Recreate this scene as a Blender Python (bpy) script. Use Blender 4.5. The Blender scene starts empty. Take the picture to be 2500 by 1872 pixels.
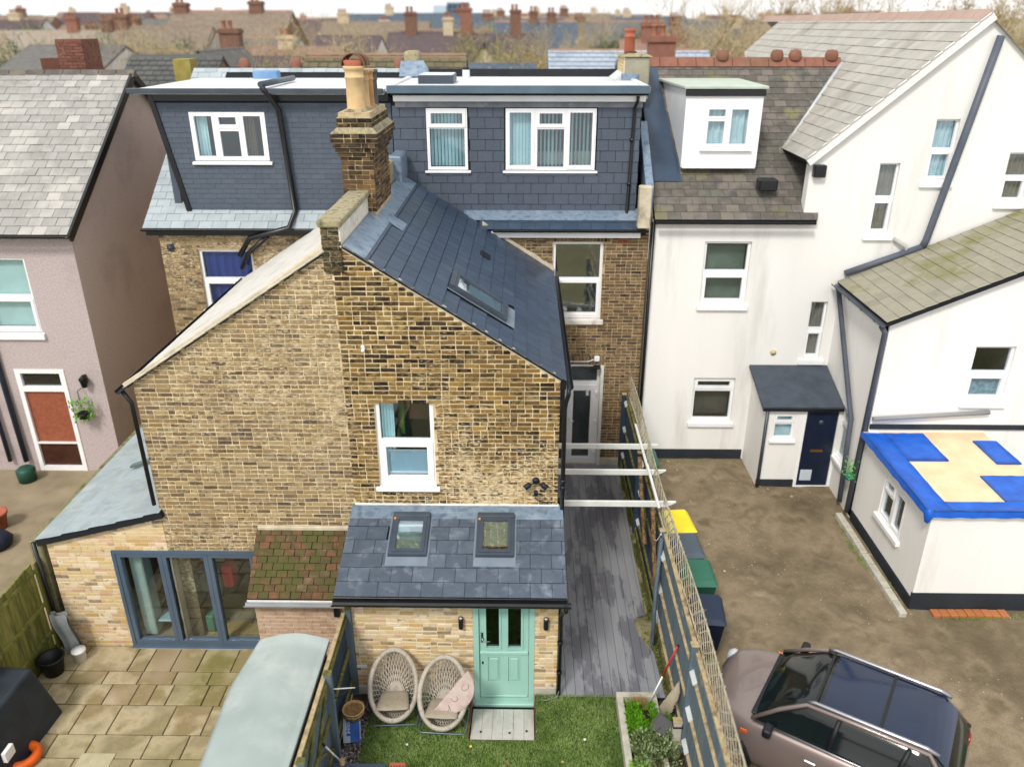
import bpy, math, random
from mathutils import Vector, Matrix, noise
R = random.Random(7)
S = bpy.context.scene
COL = S.collection
PI = math.pi
# ---------------------------------------------------------------- camera, sky, sun, exposure
cd = bpy.data.cameras.new('camera'); cam = bpy.data.objects.new('camera', cd); COL.objects.link(cam); S.camera = cam
cam.location = (0, 0, 9.8); cam.rotation_euler = (math.radians(90-24.16), 0, math.radians(.85))
cd.sensor_width = 36; cd.lens = 36*1953/2500; cd.clip_start = .1; cd.clip_end = 3000
cd.dof.use_dof = True; cd.dof.focus_distance = 14; cd.dof.aperture_fstop = .42
S.view_settings.view_transform = 'Standard'; S.view_settings.look = 'None'; S.view_settings.gamma = 1
S.view_settings.use_curve_mapping = False; S.view_settings.exposure = EXPOSURE = .72
SUN_EL, SUN_AZ = 48, 205       # degrees; azimuth clockwise from +Y (the photo looks along +Y): behind the camera, a little to the left
W = bpy.data.worlds.new('World'); S.world = W; W.use_nodes = True
nt = W.node_tree; nt.nodes.clear()
def wn(t): return nt.nodes.new(t)
sky = wn('ShaderNodeTexSky'); sky.sky_type = 'NISHITA'; sky.sun_disc = False
sky.sun_elevation = math.radians(SUN_EL); sky.sun_rotation = math.radians(SUN_AZ)
sky.air_density = 1; sky.dust_density = 3
tc = wn('ShaderNodeTexCoord'); mp = wn('ShaderNodeMapping'); mp.inputs['Scale'].default_value = (1, 1, 3.5)
nz = wn('ShaderNodeTexNoise'); nz.inputs['Scale'].default_value = 2.2; nz.inputs['Detail'].default_value = 6
cr = wn('ShaderNodeValToRGB'); cr.color_ramp.elements[0].position = .3; cr.color_ramp.elements[1].position = .7
cr.color_ramp.elements[0].color = (6.9, 6.87, 6.85, 1); cr.color_ramp.elements[1].color = (8.3, 8.25, 8.15, 1)
mx = wn('ShaderNodeMixRGB'); mx.inputs[0].default_value = .88
bg = wn('ShaderNodeBackground'); bg.inputs[1].default_value = .1; wo = wn('ShaderNodeOutputWorld')
L = nt.links.new
L(tc.outputs['Generated'], mp.inputs[0]); L(mp.outputs[0], nz.inputs[0]); L(nz.outputs[0], cr.inputs[0])
L(sky.outputs[0], mx.inputs[1]); L(cr.outputs[0], mx.inputs[2]); L(mx.outputs[0], bg.inputs[0]); L(bg.outputs[0], wo.inputs[0])
sd = bpy.data.lights.new('sun', 'SUN'); sd.energy = 1.5; sd.angle = math.radians(10); sd.color = (1, .95, .87)
so = bpy.data.objects.new('sun', sd); COL.objects.link(so)
_a = math.radians(SUN_AZ); _e = math.radians(SUN_EL)
_d = Vector((math.sin(_a)*math.cos(_e), math.cos(_a)*math.cos(_e), math.sin(_e)))   # towards the sun
so.rotation_euler = (-_d).to_track_quat('-Z', 'Y').to_euler(); so.location = (0, -20, 40)

# ---------------------------------------------------------------- materials
def lin(c):
    if isinstance(c, str):
        c = tuple(int(c[i:i+2], 16)/255 for i in (0, 2, 4)); return tuple((x/12.92 if x <= .04045 else ((x+.055)/1.055)**2.4) for x in c)
    return tuple(c)
MATS = {}
def mat(name, stops, rough=.8, scale=3., detail=6, bump=0., bscale=40., rnd=0., metal=0., spec=.4, stretch=(1, 1, 1), dirt=None, dscale=.8, dlo=.5, dhi=.75, fine=0., coat=0., transl=0., emit=None, alpha=1.):
    """stops: colours spread over a noise ramp; rnd: share of the ramp taken from a random per piece; dirt: colour over large-scale blotches"""
    if name in MATS: return MATS[name]
    m = bpy.data.materials.new(name); m.use_nodes = True; t = m.node_tree; N = t.nodes.new; K = t.links.new
    b = t.nodes['Principled BSDF']; b.inputs['Roughness'].default_value = rough; b.inputs['Metallic'].default_value = metal
    b.inputs['Specular IOR Level'].default_value = spec; b.inputs['Coat Weight'].default_value = coat
    g = N('ShaderNodeNewGeometry'); mpn = N('ShaderNodeMapping'); mpn.inputs['Scale'].default_value = stretch
    K(g.outputs['Position'], mpn.inputs[0]); vec = mpn.outputs[0]
    st = [lin(s) for s in (stops if isinstance(stops, list) else [stops])]
    if len(st) == 1: st = [tuple(x*.9 for x in st[0]), tuple(min(1, x*1.1) for x in st[0])]
    n1 = N('ShaderNodeTexNoise'); n1.inputs['Scale'].default_value = scale; n1.inputs['Detail'].default_value = detail; K(vec, n1.inputs[0])
    f = N('ShaderNodeMapRange'); f.inputs[1].default_value = .3; f.inputs[2].default_value = .7; K(n1.outputs[0], f.inputs[0]); fac = f.outputs[0]
    if rnd > 0:
        oi = N('ShaderNodeObjectInfo'); ad = N('ShaderNodeMath'); ad.operation = 'ADD'; K(g.outputs['Random Per Island'], ad.inputs[0]); K(oi.outputs['Random'], ad.inputs[1])
        fr = N('ShaderNodeMath'); fr.operation = 'FRACT'; K(ad.outputs[0], fr.inputs[0])
        mi = N('ShaderNodeMix'); mi.inputs[0].default_value = rnd; K(fac, mi.inputs[2]); K(fr.outputs[0], mi.inputs[3]); fac = mi.outputs[0]
    rp = N('ShaderNodeValToRGB'); e = rp.color_ramp.elements
    while len(e) < len(st): e.new(.5)
    for i, s in enumerate(st): e[i].position = i/(len(st)-1); e[i].color = (*s, 1)
    K(fac, rp.inputs[0]); col = rp.outputs[0]
    if fine > 0:
        n3 = N('ShaderNodeTexNoise'); n3.inputs['Scale'].default_value = 70; n3.inputs['Detail'].default_value = 5; K(g.outputs['Position'], n3.inputs[0])
        r3 = N('ShaderNodeMapRange'); r3.inputs[1].default_value = .3; r3.inputs[2].default_value = .7; r3.inputs[3].default_value = 1-fine; r3.inputs[4].default_value = 1+fine*.5; K(n3.outputs[0], r3.inputs[0])
        mm = N('ShaderNodeVectorMath'); mm.operation = 'SCALE'; K(col, mm.inputs[0]); K(r3.outputs[0], mm.inputs[3]); col = mm.outputs[0]
    if dirt is not None:
        n2 = N('ShaderNodeTexNoise'); n2.inputs['Scale'].default_value = dscale; n2.inputs['Detail'].default_value = 8; n2.inputs['Roughness'].default_value = .65; K(vec, n2.inputs[0])
        r2 = N('ShaderNodeMapRange'); r2.inputs[1].default_value = dlo; r2.inputs[2].default_value = dhi; r2.inputs[4].default_value = .85; K(n2.outputs[0], r2.inputs[0])
        m2 = N('ShaderNodeMixRGB'); K(r2.outputs[0], m2.inputs[0]); K(col, m2.inputs[1]); m2.inputs[2].default_value = (*lin(dirt), 1); col = m2.outputs[0]
    K(col, b.inputs['Base Color'])
    if bump > 0:
        nb = N('ShaderNodeTexNoise'); nb.inputs['Scale'].default_value = bscale; nb.inputs['Detail'].default_value = 5; K(vec, nb.inputs[0])
        bp = N('ShaderNodeBump'); bp.inputs['Strength'].default_value = bump; bp.inputs['Distance'].default_value = .01; K(nb.outputs[0], bp.inputs['Height']); K(bp.outputs[0], b.inputs['Normal'])
    if transl > 0: b.inputs['Transmission Weight'].default_value = 0; b.inputs['Subsurface Weight'].default_value = transl; b.inputs['Subsurface Radius'].default_value = (.02, .02, .01)
    if emit: b.inputs['Emission Color'].default_value = (*lin(emit), 1); b.inputs['Emission Strength'].default_value = 1
    MATS[name] = m; return m
def glassmat(name, tint=.95, refl=.07, col=(.92, .98, 1)):
    m = bpy.data.materials.new(name); m.use_nodes = True; t = m.node_tree; t.nodes.clear(); N = t.nodes.new; K = t.links.new
    o = N('ShaderNodeOutputMaterial'); tr = N('ShaderNodeBsdfTransparent'); tr.inputs[0].default_value = (tint*col[0], tint*col[1], tint*col[2], 1)
    gl = N('ShaderNodeBsdfGlossy'); gl.inputs['Roughness'].default_value = .015; gl.inputs[0].default_value = (.9, .95, 1, 1)
    g = N('ShaderNodeNewGeometry'); dt = N('ShaderNodeVectorMath'); dt.operation = 'DOT_PRODUCT'; K(g.outputs['Incoming'], dt.inputs[0]); K(g.outputs['Normal'], dt.inputs[1])
    prev = dt.outputs['Value']
    for op, v1 in (('ABSOLUTE', None), ('SUBTRACT', 1.), ('POWER', 4.), ('MULTIPLY_ADD', 1-refl)):
        q = N('ShaderNodeMath'); q.operation = op
        if op == 'SUBTRACT': q.inputs[0].default_value = 1.; K(prev, q.inputs[1])
        else:
            K(prev, q.inputs[0])
            if v1 is not None: q.inputs[1].default_value = v1
            if op == 'MULTIPLY_ADD': q.inputs[2].default_value = refl
        prev = q.outputs[0]
    ad = q
    n = N('ShaderNodeTexNoise'); n.inputs['Scale'].default_value = 1.7; bp = N('ShaderNodeBump'); bp.inputs['Strength'].default_value = .05; bp.inputs['Distance'].default_value = .05; K(n.outputs[0], bp.inputs['Height']); K(bp.outputs[0], gl.inputs['Normal'])
    mxs = N('ShaderNodeMixShader'); K(ad.outputs[0], mxs.inputs[0]); K(tr.outputs[0], mxs.inputs[1]); K(gl.outputs[0], mxs.inputs[2]); K(mxs.outputs[0], o.inputs[0])
    MATS[name] = m; return m
def brickmat(name, stops, smear, smear_lo=.5, smear_hi=.7, soot='1c1712', soot_lo=.52, soot_hi=.68, zt=None):
    """clay brick: a colour of its own per brick, dark burnt patches, lime smear from old pointing"""
    m = bpy.data.materials.new(name); m.use_nodes = True; t = m.node_tree; N = t.nodes.new; K = t.links.new
    b = t.nodes['Principled BSDF']; b.inputs['Roughness'].default_value = .9; b.inputs['Specular IOR Level'].default_value = .2
    g = N('ShaderNodeNewGeometry'); oi = N('ShaderNodeObjectInfo'); ad = N('ShaderNodeMath'); ad.operation = 'ADD'; K(g.outputs['Random Per Island'], ad.inputs[0]); K(oi.outputs['Random'], ad.inputs[1])
    fr = N('ShaderNodeMath'); fr.operation = 'FRACT'; K(ad.outputs[0], fr.inputs[0])
    rp = N('ShaderNodeValToRGB'); e = rp.color_ramp.elements; st = [lin(s) for s in stops]
    while len(e) < len(st): e.new(.5)
    for i, s in enumerate(st): e[i].position = i/(len(st)-1); e[i].color = (*s, 1)
    K(fr.outputs[0], rp.inputs[0]); col = rp.outputs[0]
    def nse(sc, st_=(1, 1, 1), det=6, off=0):
        mpn = N('ShaderNodeMapping'); mpn.inputs['Scale'].default_value = st_; mpn.inputs['Location'].default_value = (off, off, off); K(g.outputs['Position'], mpn.inputs[0])
        n = N('ShaderNodeTexNoise'); n.inputs['Scale'].default_value = sc; n.inputs['Detail'].default_value = det; n.inputs['Roughness'].default_value = .62; K(mpn.outputs[0], n.inputs[0]); return n.outputs[0]
    def mixin(col, fo, lo, hi, c, mxv=.9):
        r = N('ShaderNodeMapRange'); r.inputs[1].default_value = lo; r.inputs[2].default_value = hi; r.inputs[4].default_value = mxv; K(fo, r.inputs[0])
        mm = N('ShaderNodeMixRGB'); K(r.outputs[0], mm.inputs[0]); K(col, mm.inputs[1]); mm.inputs[2].default_value = (*lin(c), 1); return mm.outputs[0]
    a = N('ShaderNodeMath'); a.operation = 'MULTIPLY_ADD'; a.inputs[1].default_value = .22; K(fr.outputs[0], a.inputs[0]); K(nse(13, (1, 1, 1.6)), a.inputs[2])
    sub = N('ShaderNodeMath'); sub.operation = 'SUBTRACT'; sub.inputs[1].default_value = .11; K(a.outputs[0], sub.inputs[0])
    col = mixin(col, sub.outputs[0], soot_lo, soot_hi, soot, .85)
    sm = nse(17, (1, 1, 2.2), off=4)
    big = nse(.55, off=9); av = N('ShaderNodeMath'); av.operation = 'MULTIPLY_ADD'; av.inputs[1].default_value = .7; K(big, av.inputs[0]); K(sm, av.inputs[2])
    if zt:
        sx = N('ShaderNodeSeparateXYZ'); K(g.outputs['Position'], sx.inputs[0]); zr = N('ShaderNodeMapRange'); zr.inputs[1].default_value = zt[0]; zr.inputs[2].default_value = zt[1]; zr.inputs[3].default_value = .11; zr.inputs[4].default_value = -.11; K(sx.outputs[2], zr.inputs[0])
        a2 = N('ShaderNodeMath'); K(av.outputs[0], a2.inputs[0]); K(zr.outputs[0], a2.inputs[1]); av = a2
    col = mixin(col, av.outputs[0], smear_lo+.35, smear_hi+.35, smear, .85)
    K(col, b.inputs['Base Color'])
    bp = N('ShaderNodeBump'); bp.inputs['Strength'].default_value = .55; bp.inputs['Distance'].default_value = .012; K(nse(55), bp.inputs['Height']); K(bp.outputs[0], b.inputs['Normal'])
    MATS[name] = m; return m

# ---------------------------------------------------------------- objects
def tag(o, label=None, cat=None, group=None, kind=None):
    if label: o['label'] = label
    if cat: o['category'] = cat
    if group: o['group'] = group
    if kind: o['kind'] = kind
    return o
def root(name, label, cat, loc, group=None, rz=0.):
    o = bpy.data.objects.new(name, None); COL.objects.link(o); o.location = loc; o.rotation_euler = (0, 0, rz); o.empty_display_size = .2
    o['_o'] = list(loc); return tag(o, label, cat, group)
def org(p):
    while p is not None and p.parent is not None: p = p.parent
    return Vector(p['_o']) if p is not None and '_o' in p else Vector((0, 0, 0))
class Fr:
    def __init__(s, o, u=(1, 0, 0), v=(0, 0, 1), n=(0, -1, 0)): s.o, s.u, s.v, s.n = Vector(o), Vector(u).normalized(), Vector(v).normalized(), Vector(n).normalized()
    def p(s, a, b, c=0): return s.o+s.u*a+s.v*b+s.n*c
    def at(s, a, b, c=0): return Fr(s.p(a, b, c), s.u, s.v, s.n)
def XZ(y): return Fr((0, y, 0))                      # wall facing the camera: a = X, b = Z
XY = Fr((0, 0, 0), (1, 0, 0), (0, 1, 0), (0, 0, 1))  # flat on the ground: a = X, b = Y, c = Z
class MB:
    def __init__(s): s.v, s.f, s.sm = [], [], []
    def add(s, vs, fs, sm=False):
        k = len(s.v); s.v += [Vector(x) for x in vs]; s.f += [tuple(k+i for i in f) for f in fs]; s.sm += [sm]*len(fs); return s
    def box(s, fr, a0, a1, b0, b1, c0, c1):
        P = [fr.p(a, b, c) for c in (c0, c1) for b in (b0, b1) for a in (a0, a1)]
        return s.add(P, [(4, 5, 7, 6), (1, 0, 2, 3), (0, 1, 5, 4), (3, 2, 6, 7), (1, 3, 7, 5), (2, 0, 4, 6)])
    def prism(s, fr, pts, c0, c1):
        n = len(pts); P = [fr.p(a, b, c0) for a, b in pts]+[fr.p(a, b, c1) for a, b in pts]
        return s.add(P, [tuple(range(n, 2*n)), tuple(reversed(range(n)))]+[(i, (i+1) % n, n+(i+1) % n, n+i) for i in range(n)])
    def tube(s, pts, r, n=8, cap=True, closed=False, flat=1., up=None):
        pts = [Vector(p) for p in pts]; m = len(pts); rs = r if isinstance(r, (list, tuple)) else [r]*m
        ring = []; prev = None
        for i, p in enumerate(pts):
            d = (pts[(i+1) % m]-pts[i-1]) if closed else (pts[min(i+1, m-1)]-pts[max(i-1, 0)])
            d = d.normalized() if d.length > 1e-9 else Vector((0, 0, 1))
            if up is not None: x = Vector(up[i] if isinstance(up, list) else up)
            else: x = prev if prev is not None else (Vector((0, 0, 1)) if abs(d.z) < .9 else Vector((1, 0, 0)))
            y = d.cross(x)
            if y.length < 1e-6: y = d.cross(Vector((.3, .9, .2)))
            y.normalize(); x = y.cross(d).normalized(); prev = x
            ring.append([p+(x*math.cos(2*PI*k/n)*flat+y*math.sin(2*PI*k/n))*rs[i] for k in range(n)])
        V = [q for g in ring for q in g]; F = []
        for i in range(m if closed else m-1):
            j = (i+1) % m
            for k in range(n): F.append((i*n+k, i*n+(k+1) % n, j*n+(k+1) % n, j*n+k))
        s.add(V, F, True)
        if cap and not closed:
            k0 = len(s.v)-m*n; s.f += [tuple(k0+k for k in reversed(range(n))), tuple(k0+(m-1)*n+k for k in range(n))]; s.sm += [False, False]
        return s
    def lathe(s, c, prof, n=20, axis=(0, 0, 1), sm=True):
        ax = Vector(axis).normalized(); x = ax.orthogonal().normalized(); y = ax.cross(x); c = Vector(c); V = []; F = []
        for r, z in prof:
            for k in range(n): V.append(c+ax*z+(x*math.cos(2*PI*k/n)+y*math.sin(2*PI*k/n))*r)
        for i in range(len(prof)-1):
            for k in range(n): F.append((i*n+k, i*n+(k+1) % n, (i+1)*n+(k+1) % n, (i+1)*n+k))
        return s.add(V, F, sm)
    def mesh(s, name, m, o=Vector((0, 0, 0))):
        me = bpy.data.meshes.new(name); me.from_pydata([tuple(v-o) for v in s.v], [], s.f)
        if any(s.sm): me.polygons.foreach_set('use_smooth', s.sm)
        for q in (m if isinstance(m, list) else [m]): me.materials.append(q)
        me.update(); return me
    def build(s, name, m, par=None, bev=0, label=None, loc=None, seg=1):
        o0 = org(par) if loc is None else Vector(loc)
        me = s.mesh(name, m, o0); o = bpy.data.objects.new(name, me); COL.objects.link(o)
        if par is not None: o.parent = par
        elif loc is not None: o.location = loc; o['_o'] = list(loc)
        if bev:
            bm = o.modifiers.new('b', 'BEVEL'); bm.width = bev; bm.segments = seg; bm.limit_method = 'ANGLE'
        if label: o['label'] = label
        return o
def clip(poly, outer):
    """clip a convex polygon to a convex counter-clockwise outer polygon"""
    for i in range(len(outer)):
        ax, ay = outer[i]; bx, by = outer[(i+1) % len(outer)]; ex, ey = bx-ax, by-ay; res = []
        def side(p): return ex*(p[1]-ay)-ey*(p[0]-ax)
        for j in range(len(poly)):
            p, q = poly[j], poly[(j+1) % len(poly)]; sp, sq = side(p), side(q)
            if sp >= 0: res.append(p)
            if (sp > 0 and sq < 0) or (sp < 0 and sq > 0): t = sp/(sp-sq); res.append((p[0]+(q[0]-p[0])*t, p[1]+(q[1]-p[1])*t))
        poly = res
        if len(poly) < 3: return []
    return poly
def area(p): return abs(sum(p[i][0]*p[(i+1) % len(p)][1]-p[(i+1) % len(p)][0]*p[i][1] for i in range(len(p))))/2
def rect(a0, a1, b0, b1): return [(a0, b0), (a1, b0), (a1, b1), (a0, b1)]
def panel(mb, fr, outer, holes, c0, c1):
    """a slab with rectangular openings: real thickness, reveals round every opening"""
    us = sorted({p[0] for p in outer} | {h[i] for h in holes for i in (0, 1)}); vs = sorted({p[1] for p in outer} | {h[i] for h in holes for i in (2, 3)})
    for i in range(len(us)-1):
        for j in range(len(vs)-1):
            cu, cv = (us[i]+us[i+1])/2, (vs[j]+vs[j+1])/2
            if us[i+1]-us[i] < 1e-5 or vs[j+1]-vs[j] < 1e-5 or any(h[0] < cu < h[1] and h[2] < cv < h[3] for h in holes): continue
            p = clip(rect(us[i], us[i+1], vs[j], vs[j+1]), outer)
            if len(p) >= 3 and area(p) > 1e-6:
                mb.add([fr.p(a, b, c1) for a, b in p], [tuple(range(len(p)))]); mb.add([fr.p(a, b, c0) for a, b in p], [tuple(reversed(range(len(p))))])
    n = len(outer)
    for i in range(n):
        a, b = outer[i], outer[(i+1) % n]; mb.add([fr.p(*a, c0), fr.p(*b, c0), fr.p(*b, c1), fr.p(*a, c1)], [(0, 1, 2, 3)])
    for h in holes:
        q = rect(*h)
        for i in range(4):
            a, b = q[i], q[(i+1) % 4]; mb.add([fr.p(*a, c0), fr.p(*b, c0), fr.p(*b, c1), fr.p(*a, c1)], [(3, 2, 1, 0)])
    return mb
NEAR = Vector((0, 0, 9.8))
def pieces(name, par, fr, outer, holes, m, du, dv, gu, gv, h0, h1, singles=0, stag=.5, jit=0., lens=None, inset=.004, hj=.003, tail=0., min_a=.15, rot=0., z=0.):
    """lay tiles / bricks / slates over a polygon, trimmed at its edges and openings; each has its own edges.
    h0..h1 = thickness, tail = how much the lower edge is lifted (slates). The nearest `singles` become objects, the rest one part."""
    R = random.Random(len(name)*131+int(fr.o.x*100)+int(fr.o.y*10))
    us = [p[0] for p in outer]; vs = [p[1] for p in outer]; u0, u1, v0, v1 = min(us), max(us), min(vs), max(vs); cells = []
    row = 0; v = v0
    while v < v1-1e-4:
        u = u0-(du*stag if row % 2 else 0)-R.uniform(0, .02)*(1 if jit else 0); k = row
        while u < u1:
            w = du if not lens else lens[(k*7+row*3+R.randint(0, 2)) % len(lens)]*du; k += 1
            a0, a1, b0, b1 = u+gu/2, u+w-gu/2, v+gv/2, min(v+dv, v1+.0)-gv/2
            segs = [(a0, a1)]
            for h in holes:
                if h[2] < (b0+b1)/2 < h[3]:
                    ns = []
                    for s0, s1 in segs:
                        if h[1] <= s0 or h[0] >= s1: ns.append((s0, s1)); continue
                        if s0 < h[0]: ns.append((s0, h[0]-gu*.3))
                        if s1 > h[1]: ns.append((h[1]+gu*.3, s1))
                    segs = ns
            for s0, s1 in segs:
                if s1-s0 < du*min_a: continue
                j = lambda: R.uniform(-jit, jit)
                q = [(s0+j(), b0+j()), (s1+j(), b0+j()), (s1+j(), b1+j()), (s0+j(), b1+j())]
                q = clip(q, outer)
                if len(q) >= 3 and area(q) > du*dv*.06: cells.append((q, v, R.uniform(-hj, hj), R.uniform(-rot, rot)))
            u += w
        v += dv; row += 1
    def geo(mb, c, o=Vector((0, 0, 0))):
        q, v, dh, tl = c; n = len(q); cx = sum(p[0] for p in q)/n; cy = sum(p[1] for p in q)/n
        def hh(p): return h1+dh+tail*(1-(p[1]-v)/dv)+tl*(p[0]-cx)
        def lo(p): return h0+tail*(1-(p[1]-v)/dv)
        ins = [(p[0]+(inset if p[0] < cx else -inset), p[1]+(inset if p[1] < cy else -inset)) for p in q]
        V = [fr.p(p[0], p[1], lo(p)) for p in q]+[fr.p(p[0], p[1], hh(p)-inset*.8) for p in q]+[fr.p(i[0], i[1], hh(p)) for i, p in zip(ins, q)]
        F = [(i, (i+1) % n, n+(i+1) % n, n+i) for i in range(n)]+[(n+i, n+(i+1) % n, 2*n+(i+1) % n, 2*n+i) for i in range(n)]+[tuple(range(2*n, 3*n)), tuple(reversed(range(n)))]
        mb.add(V, F)
    for c in cells: pass
    cells.sort(key=lambda c: (fr.p(*c[0][0])-NEAR).length)
    base = org(par); shared = {}
    for c in cells[:singles]:
        q = c[0]; n = len(q); a0 = min(p[0] for p in q); b0 = min(p[1] for p in q); wdt = max(p[0] for p in q)-a0; hgt = max(p[1] for p in q)-b0
        whole = n == 4 and abs(wdt-(du-gu)) < .012+2*jit and abs(hgt-(dv-gv)) < .012+2*jit
        if whole and len(shared) > 12: me = shared[R.choice(list(shared))]; loc = fr.p(a0, b0)
        else:
            mb = MB(); geo(mb, c); me = mb.mesh(name, m, fr.p(a0, b0)); loc = fr.p(a0, b0)
            if whole: shared[len(shared)] = me
        o = bpy.data.objects.new(name, me); COL.objects.link(o); o.parent = par; o.location = loc-base
    if cells[singles:]:
        mb = MB()
        for c in cells[singles:]: geo(mb, c)
        o = mb.build(name+('s' if not name.endswith('s') else '_rest'), m, par); o['kind'] = 'stuff'
    return len(cells)
# ---------------------------------------------------------------- the palette
WHITE = mat('white_upvc', ['e9ebed', 'f6f7f8'], rough=.35, scale=2, spec=.5)
RENDER = mat('white_render', ['e6e5e2', 'f1f0ed'], rough=.9, scale=.7, bump=.35, bscale=60, dirt='c2c0b8', dscale=1.6, dlo=.54, dhi=.82, stretch=(1, 1, .14))
BAND = mat('black_plinth_paint', ['20262d', '2c333b'], rough=.7, scale=2, bump=.2)
PINK = mat('pink_pebbledash', ['a89a9a', 'c9bcbb'], rough=.95, scale=30, bump=.8, bscale=45, dirt='8f8280', dscale=.6, dlo=.5, dhi=.8)
PINK2 = mat('shade_offset_pebbledash', ['bca9a2', 'd0beb6'], rough=.95, scale=30, bump=.8, bscale=45, dirt='86767a', dscale=.5, dlo=.5, dhi=.85)  # side wall copy of the pink pebbledash, colour lightened to offset its shade
MORTAR = mat('cream_mortar', ['c2ab82', 'eadbb8'], rough=.95, scale=9, bump=.5, bscale=50, dirt='9a8260', dscale=1.3, dlo=.52, dhi=.72)
MORTAR2 = mat('pale_mortar', ['d8c8a6', 'ece0c6'], rough=.95, scale=9, bump=.5, bscale=50, dirt='a08a66', dscale=1.3, dlo=.55, dhi=.75)
MORTAR3 = mat('brown_mortar', ['a08a6a', 'cbb794'], rough=.95, scale=9, bump=.5, bscale=50)
BRICK_G = brickmat('stock_brick', ['584529', '8c6d38', '705430', 'a0834a', '3c3329', '957a4c', '77603c', 'a38c5a', '30281f', '685236', '2b251f', 'ac925c', '806330'], 'dccaa6', .57, .74, soot_lo=.49, soot_hi=.64, zt=(2.6, 6.4))
BRICK_E = brickmat('reclaimed_pale_brick', ['cdb584', 'd8c49c', 'bd9c64', 'e0d0b0', 'c49a80', 'e4d8c0', 'c8a86c', 'd6bd92', '8f8068', 'dcc8a4', 'e2d4b8'], 'e4d8bf', .6, .82, soot='6f553a', soot_lo=.6, soot_hi=.78)
BRICK_R = brickmat('brown_stock_brick', ['62503f', '7c6547', '564a40', '8c7454', '4c4239', '715f4b', '927e5c', '3f3630'], 'c0aa88', .6, .8, soot='241c18', soot_lo=.55, soot_hi=.75)
BRICK_L = brickmat('weathered_stock_brick', ['85704f', '9c8560', '6c5a46', 'a8946e', '574b40', 'b09e7c', '948060'], 'dccbaa', .53, .72, soot='3a2f24', soot_lo=.56, soot_hi=.74)
BRICK_C = brickmat('sooty_chimney_brick', ['453c2e', '6a553a', '37322c', '5a4a3c', '2c2a26', '756244'], '8a8a62', .56, .76, soot='15130f', soot_lo=.48, soot_hi=.66)
BRICK_RED = brickmat('red_brick', ['744c40', '80564a', '68463c', '8a6054'], 'a88c70', .6, .8, soot='3a2420', soot_lo=.56, soot_hi=.78)
SLATE = mat('blue_slate', ['2c3b4e', '3a4b60', '314155', '435469'], rough=.38, scale=1.6, rnd=.55, spec=.5, bump=.15, bscale=30, dirt='56636f', dscale=2.2, dlo=.6, dhi=.9, fine=.12)
SLATE_E = mat('slate_near', ['434d5a', '525d6b', '485360', '5a6674', '4d5865'], rough=.38, scale=2.5, rnd=.5, spec=.5, bump=.2, bscale=40, dirt='8a949e', dscale=4.5, dlo=.54, dhi=.8, fine=.15)
CLAD = mat('grey_composite_tile', ['4c5562', '565f6d', '515a67', '5c6573'], rough=.75, scale=1.5, rnd=.7, spec=.3, bump=.2, bscale=120, fine=.25)
SLATE_OLD = mat('old_mossy_slate', ['4c4c4a', '6a675f', '58544f', '77706a', '63605a'], rough=.85, scale=2.2, rnd=.5, bump=.3, dirt='7a7a3e', dscale=1.1, dlo=.55, dhi=.72, fine=.25)
SLATE_PALE = mat('pale_weathered_slate', ['8b8a87', 'a5a39f', '969591', 'b3b0ab', 'c0bdb7'], rough=.8, scale=1.4, rnd=.45, bump=.3, dirt='6b6a5c', dscale=.7, dlo=.55, dhi=.8, fine=.2)
SLATE_TAN = mat('tan_weathered_slate', ['9c9991', 'b4b1a8', 'a5a29a', 'c0bdb5'], rough=.85, scale=1.4, rnd=.5, bump=.3, dirt='6a6852', dscale=.5, dlo=.56, dhi=.75, fine=.2)
UNDER = mat('roof_underlay', ['14181d', '1c2026'], rough=.9)
LEAD = mat('lead_flashing', ['5f7186', '8497aa', '6d8095'], rough=.42, scale=6, metal=.35, bump=.25, bscale=12, dirt='a9b6c2', dscale=2.4, dlo=.52, dhi=.75)
BLACK = mat('black_pvc', ['0d0f12', '15181c'], rough=.35, scale=3, spec=.5)
DGREY = mat('anthracite_metal', ['363f4a', '424c58'], rough=.4, scale=3, spec=.5)
FLATROOF = mat('pale_grey_roof_membrane', ['c9ccd0', 'dcdee0'], rough=.55, scale=1.3, dirt='aeb3b6', dscale=.9, dlo=.55, dhi=.8, bump=.1)
TRIMBLUE = mat('grey_fibreglass_trim', ['4f6170', '5d7080'], rough=.35, scale=2)
FELT = mat('green_grey_felt', ['8f9c9a', 'a7b2b0'], rough=.9, scale=.9, bump=.5, bscale=150, dirt='c2c9c4', dscale=1, dlo=.5, dhi=.8)
RENDCREAM = mat('cream_render_fillet', ['b5aa92', 'd0c7b2'], rough=.95, scale=6, bump=.5, bscale=30, dirt='6f6650', dscale=2, dlo=.55, dhi=.75)
STONE = mat('lichened_stone', ['857c62', 'a89f82', '5f5a46'], rough=.95, scale=7, bump=.8, bscale=25, dirt='8f8a3a', dscale=4, dlo=.56, dhi=.7, fine=.3)
TERRA = mat('terracotta', ['9c5640', 'ad6850'], rough=.8, scale=4, bump=.2, dirt='8a4a34', dscale=3, dlo=.55, dhi=.8)
BUFF = mat('buff_clay', ['c2a274', 'd6bb90'], rough=.85, scale=5, bump=.2, dirt='8f7650', dscale=3, dlo=.52, dhi=.75)
RUST = mat('rusted_clay', ['5f4436', '7c5a48'], rough=.9, scale=8, bump=.4)
MINT = mat('mint_green_door_paint', ['96c4b8', 'a4cfc3'], rough=.38, scale=1.5, spec=.45, dirt='a8cfc2', dscale=3.5, dlo=.66, dhi=.82)
CHROME = mat('brushed_chrome', 'c8ccd0', rough=.2, metal=1)
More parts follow.
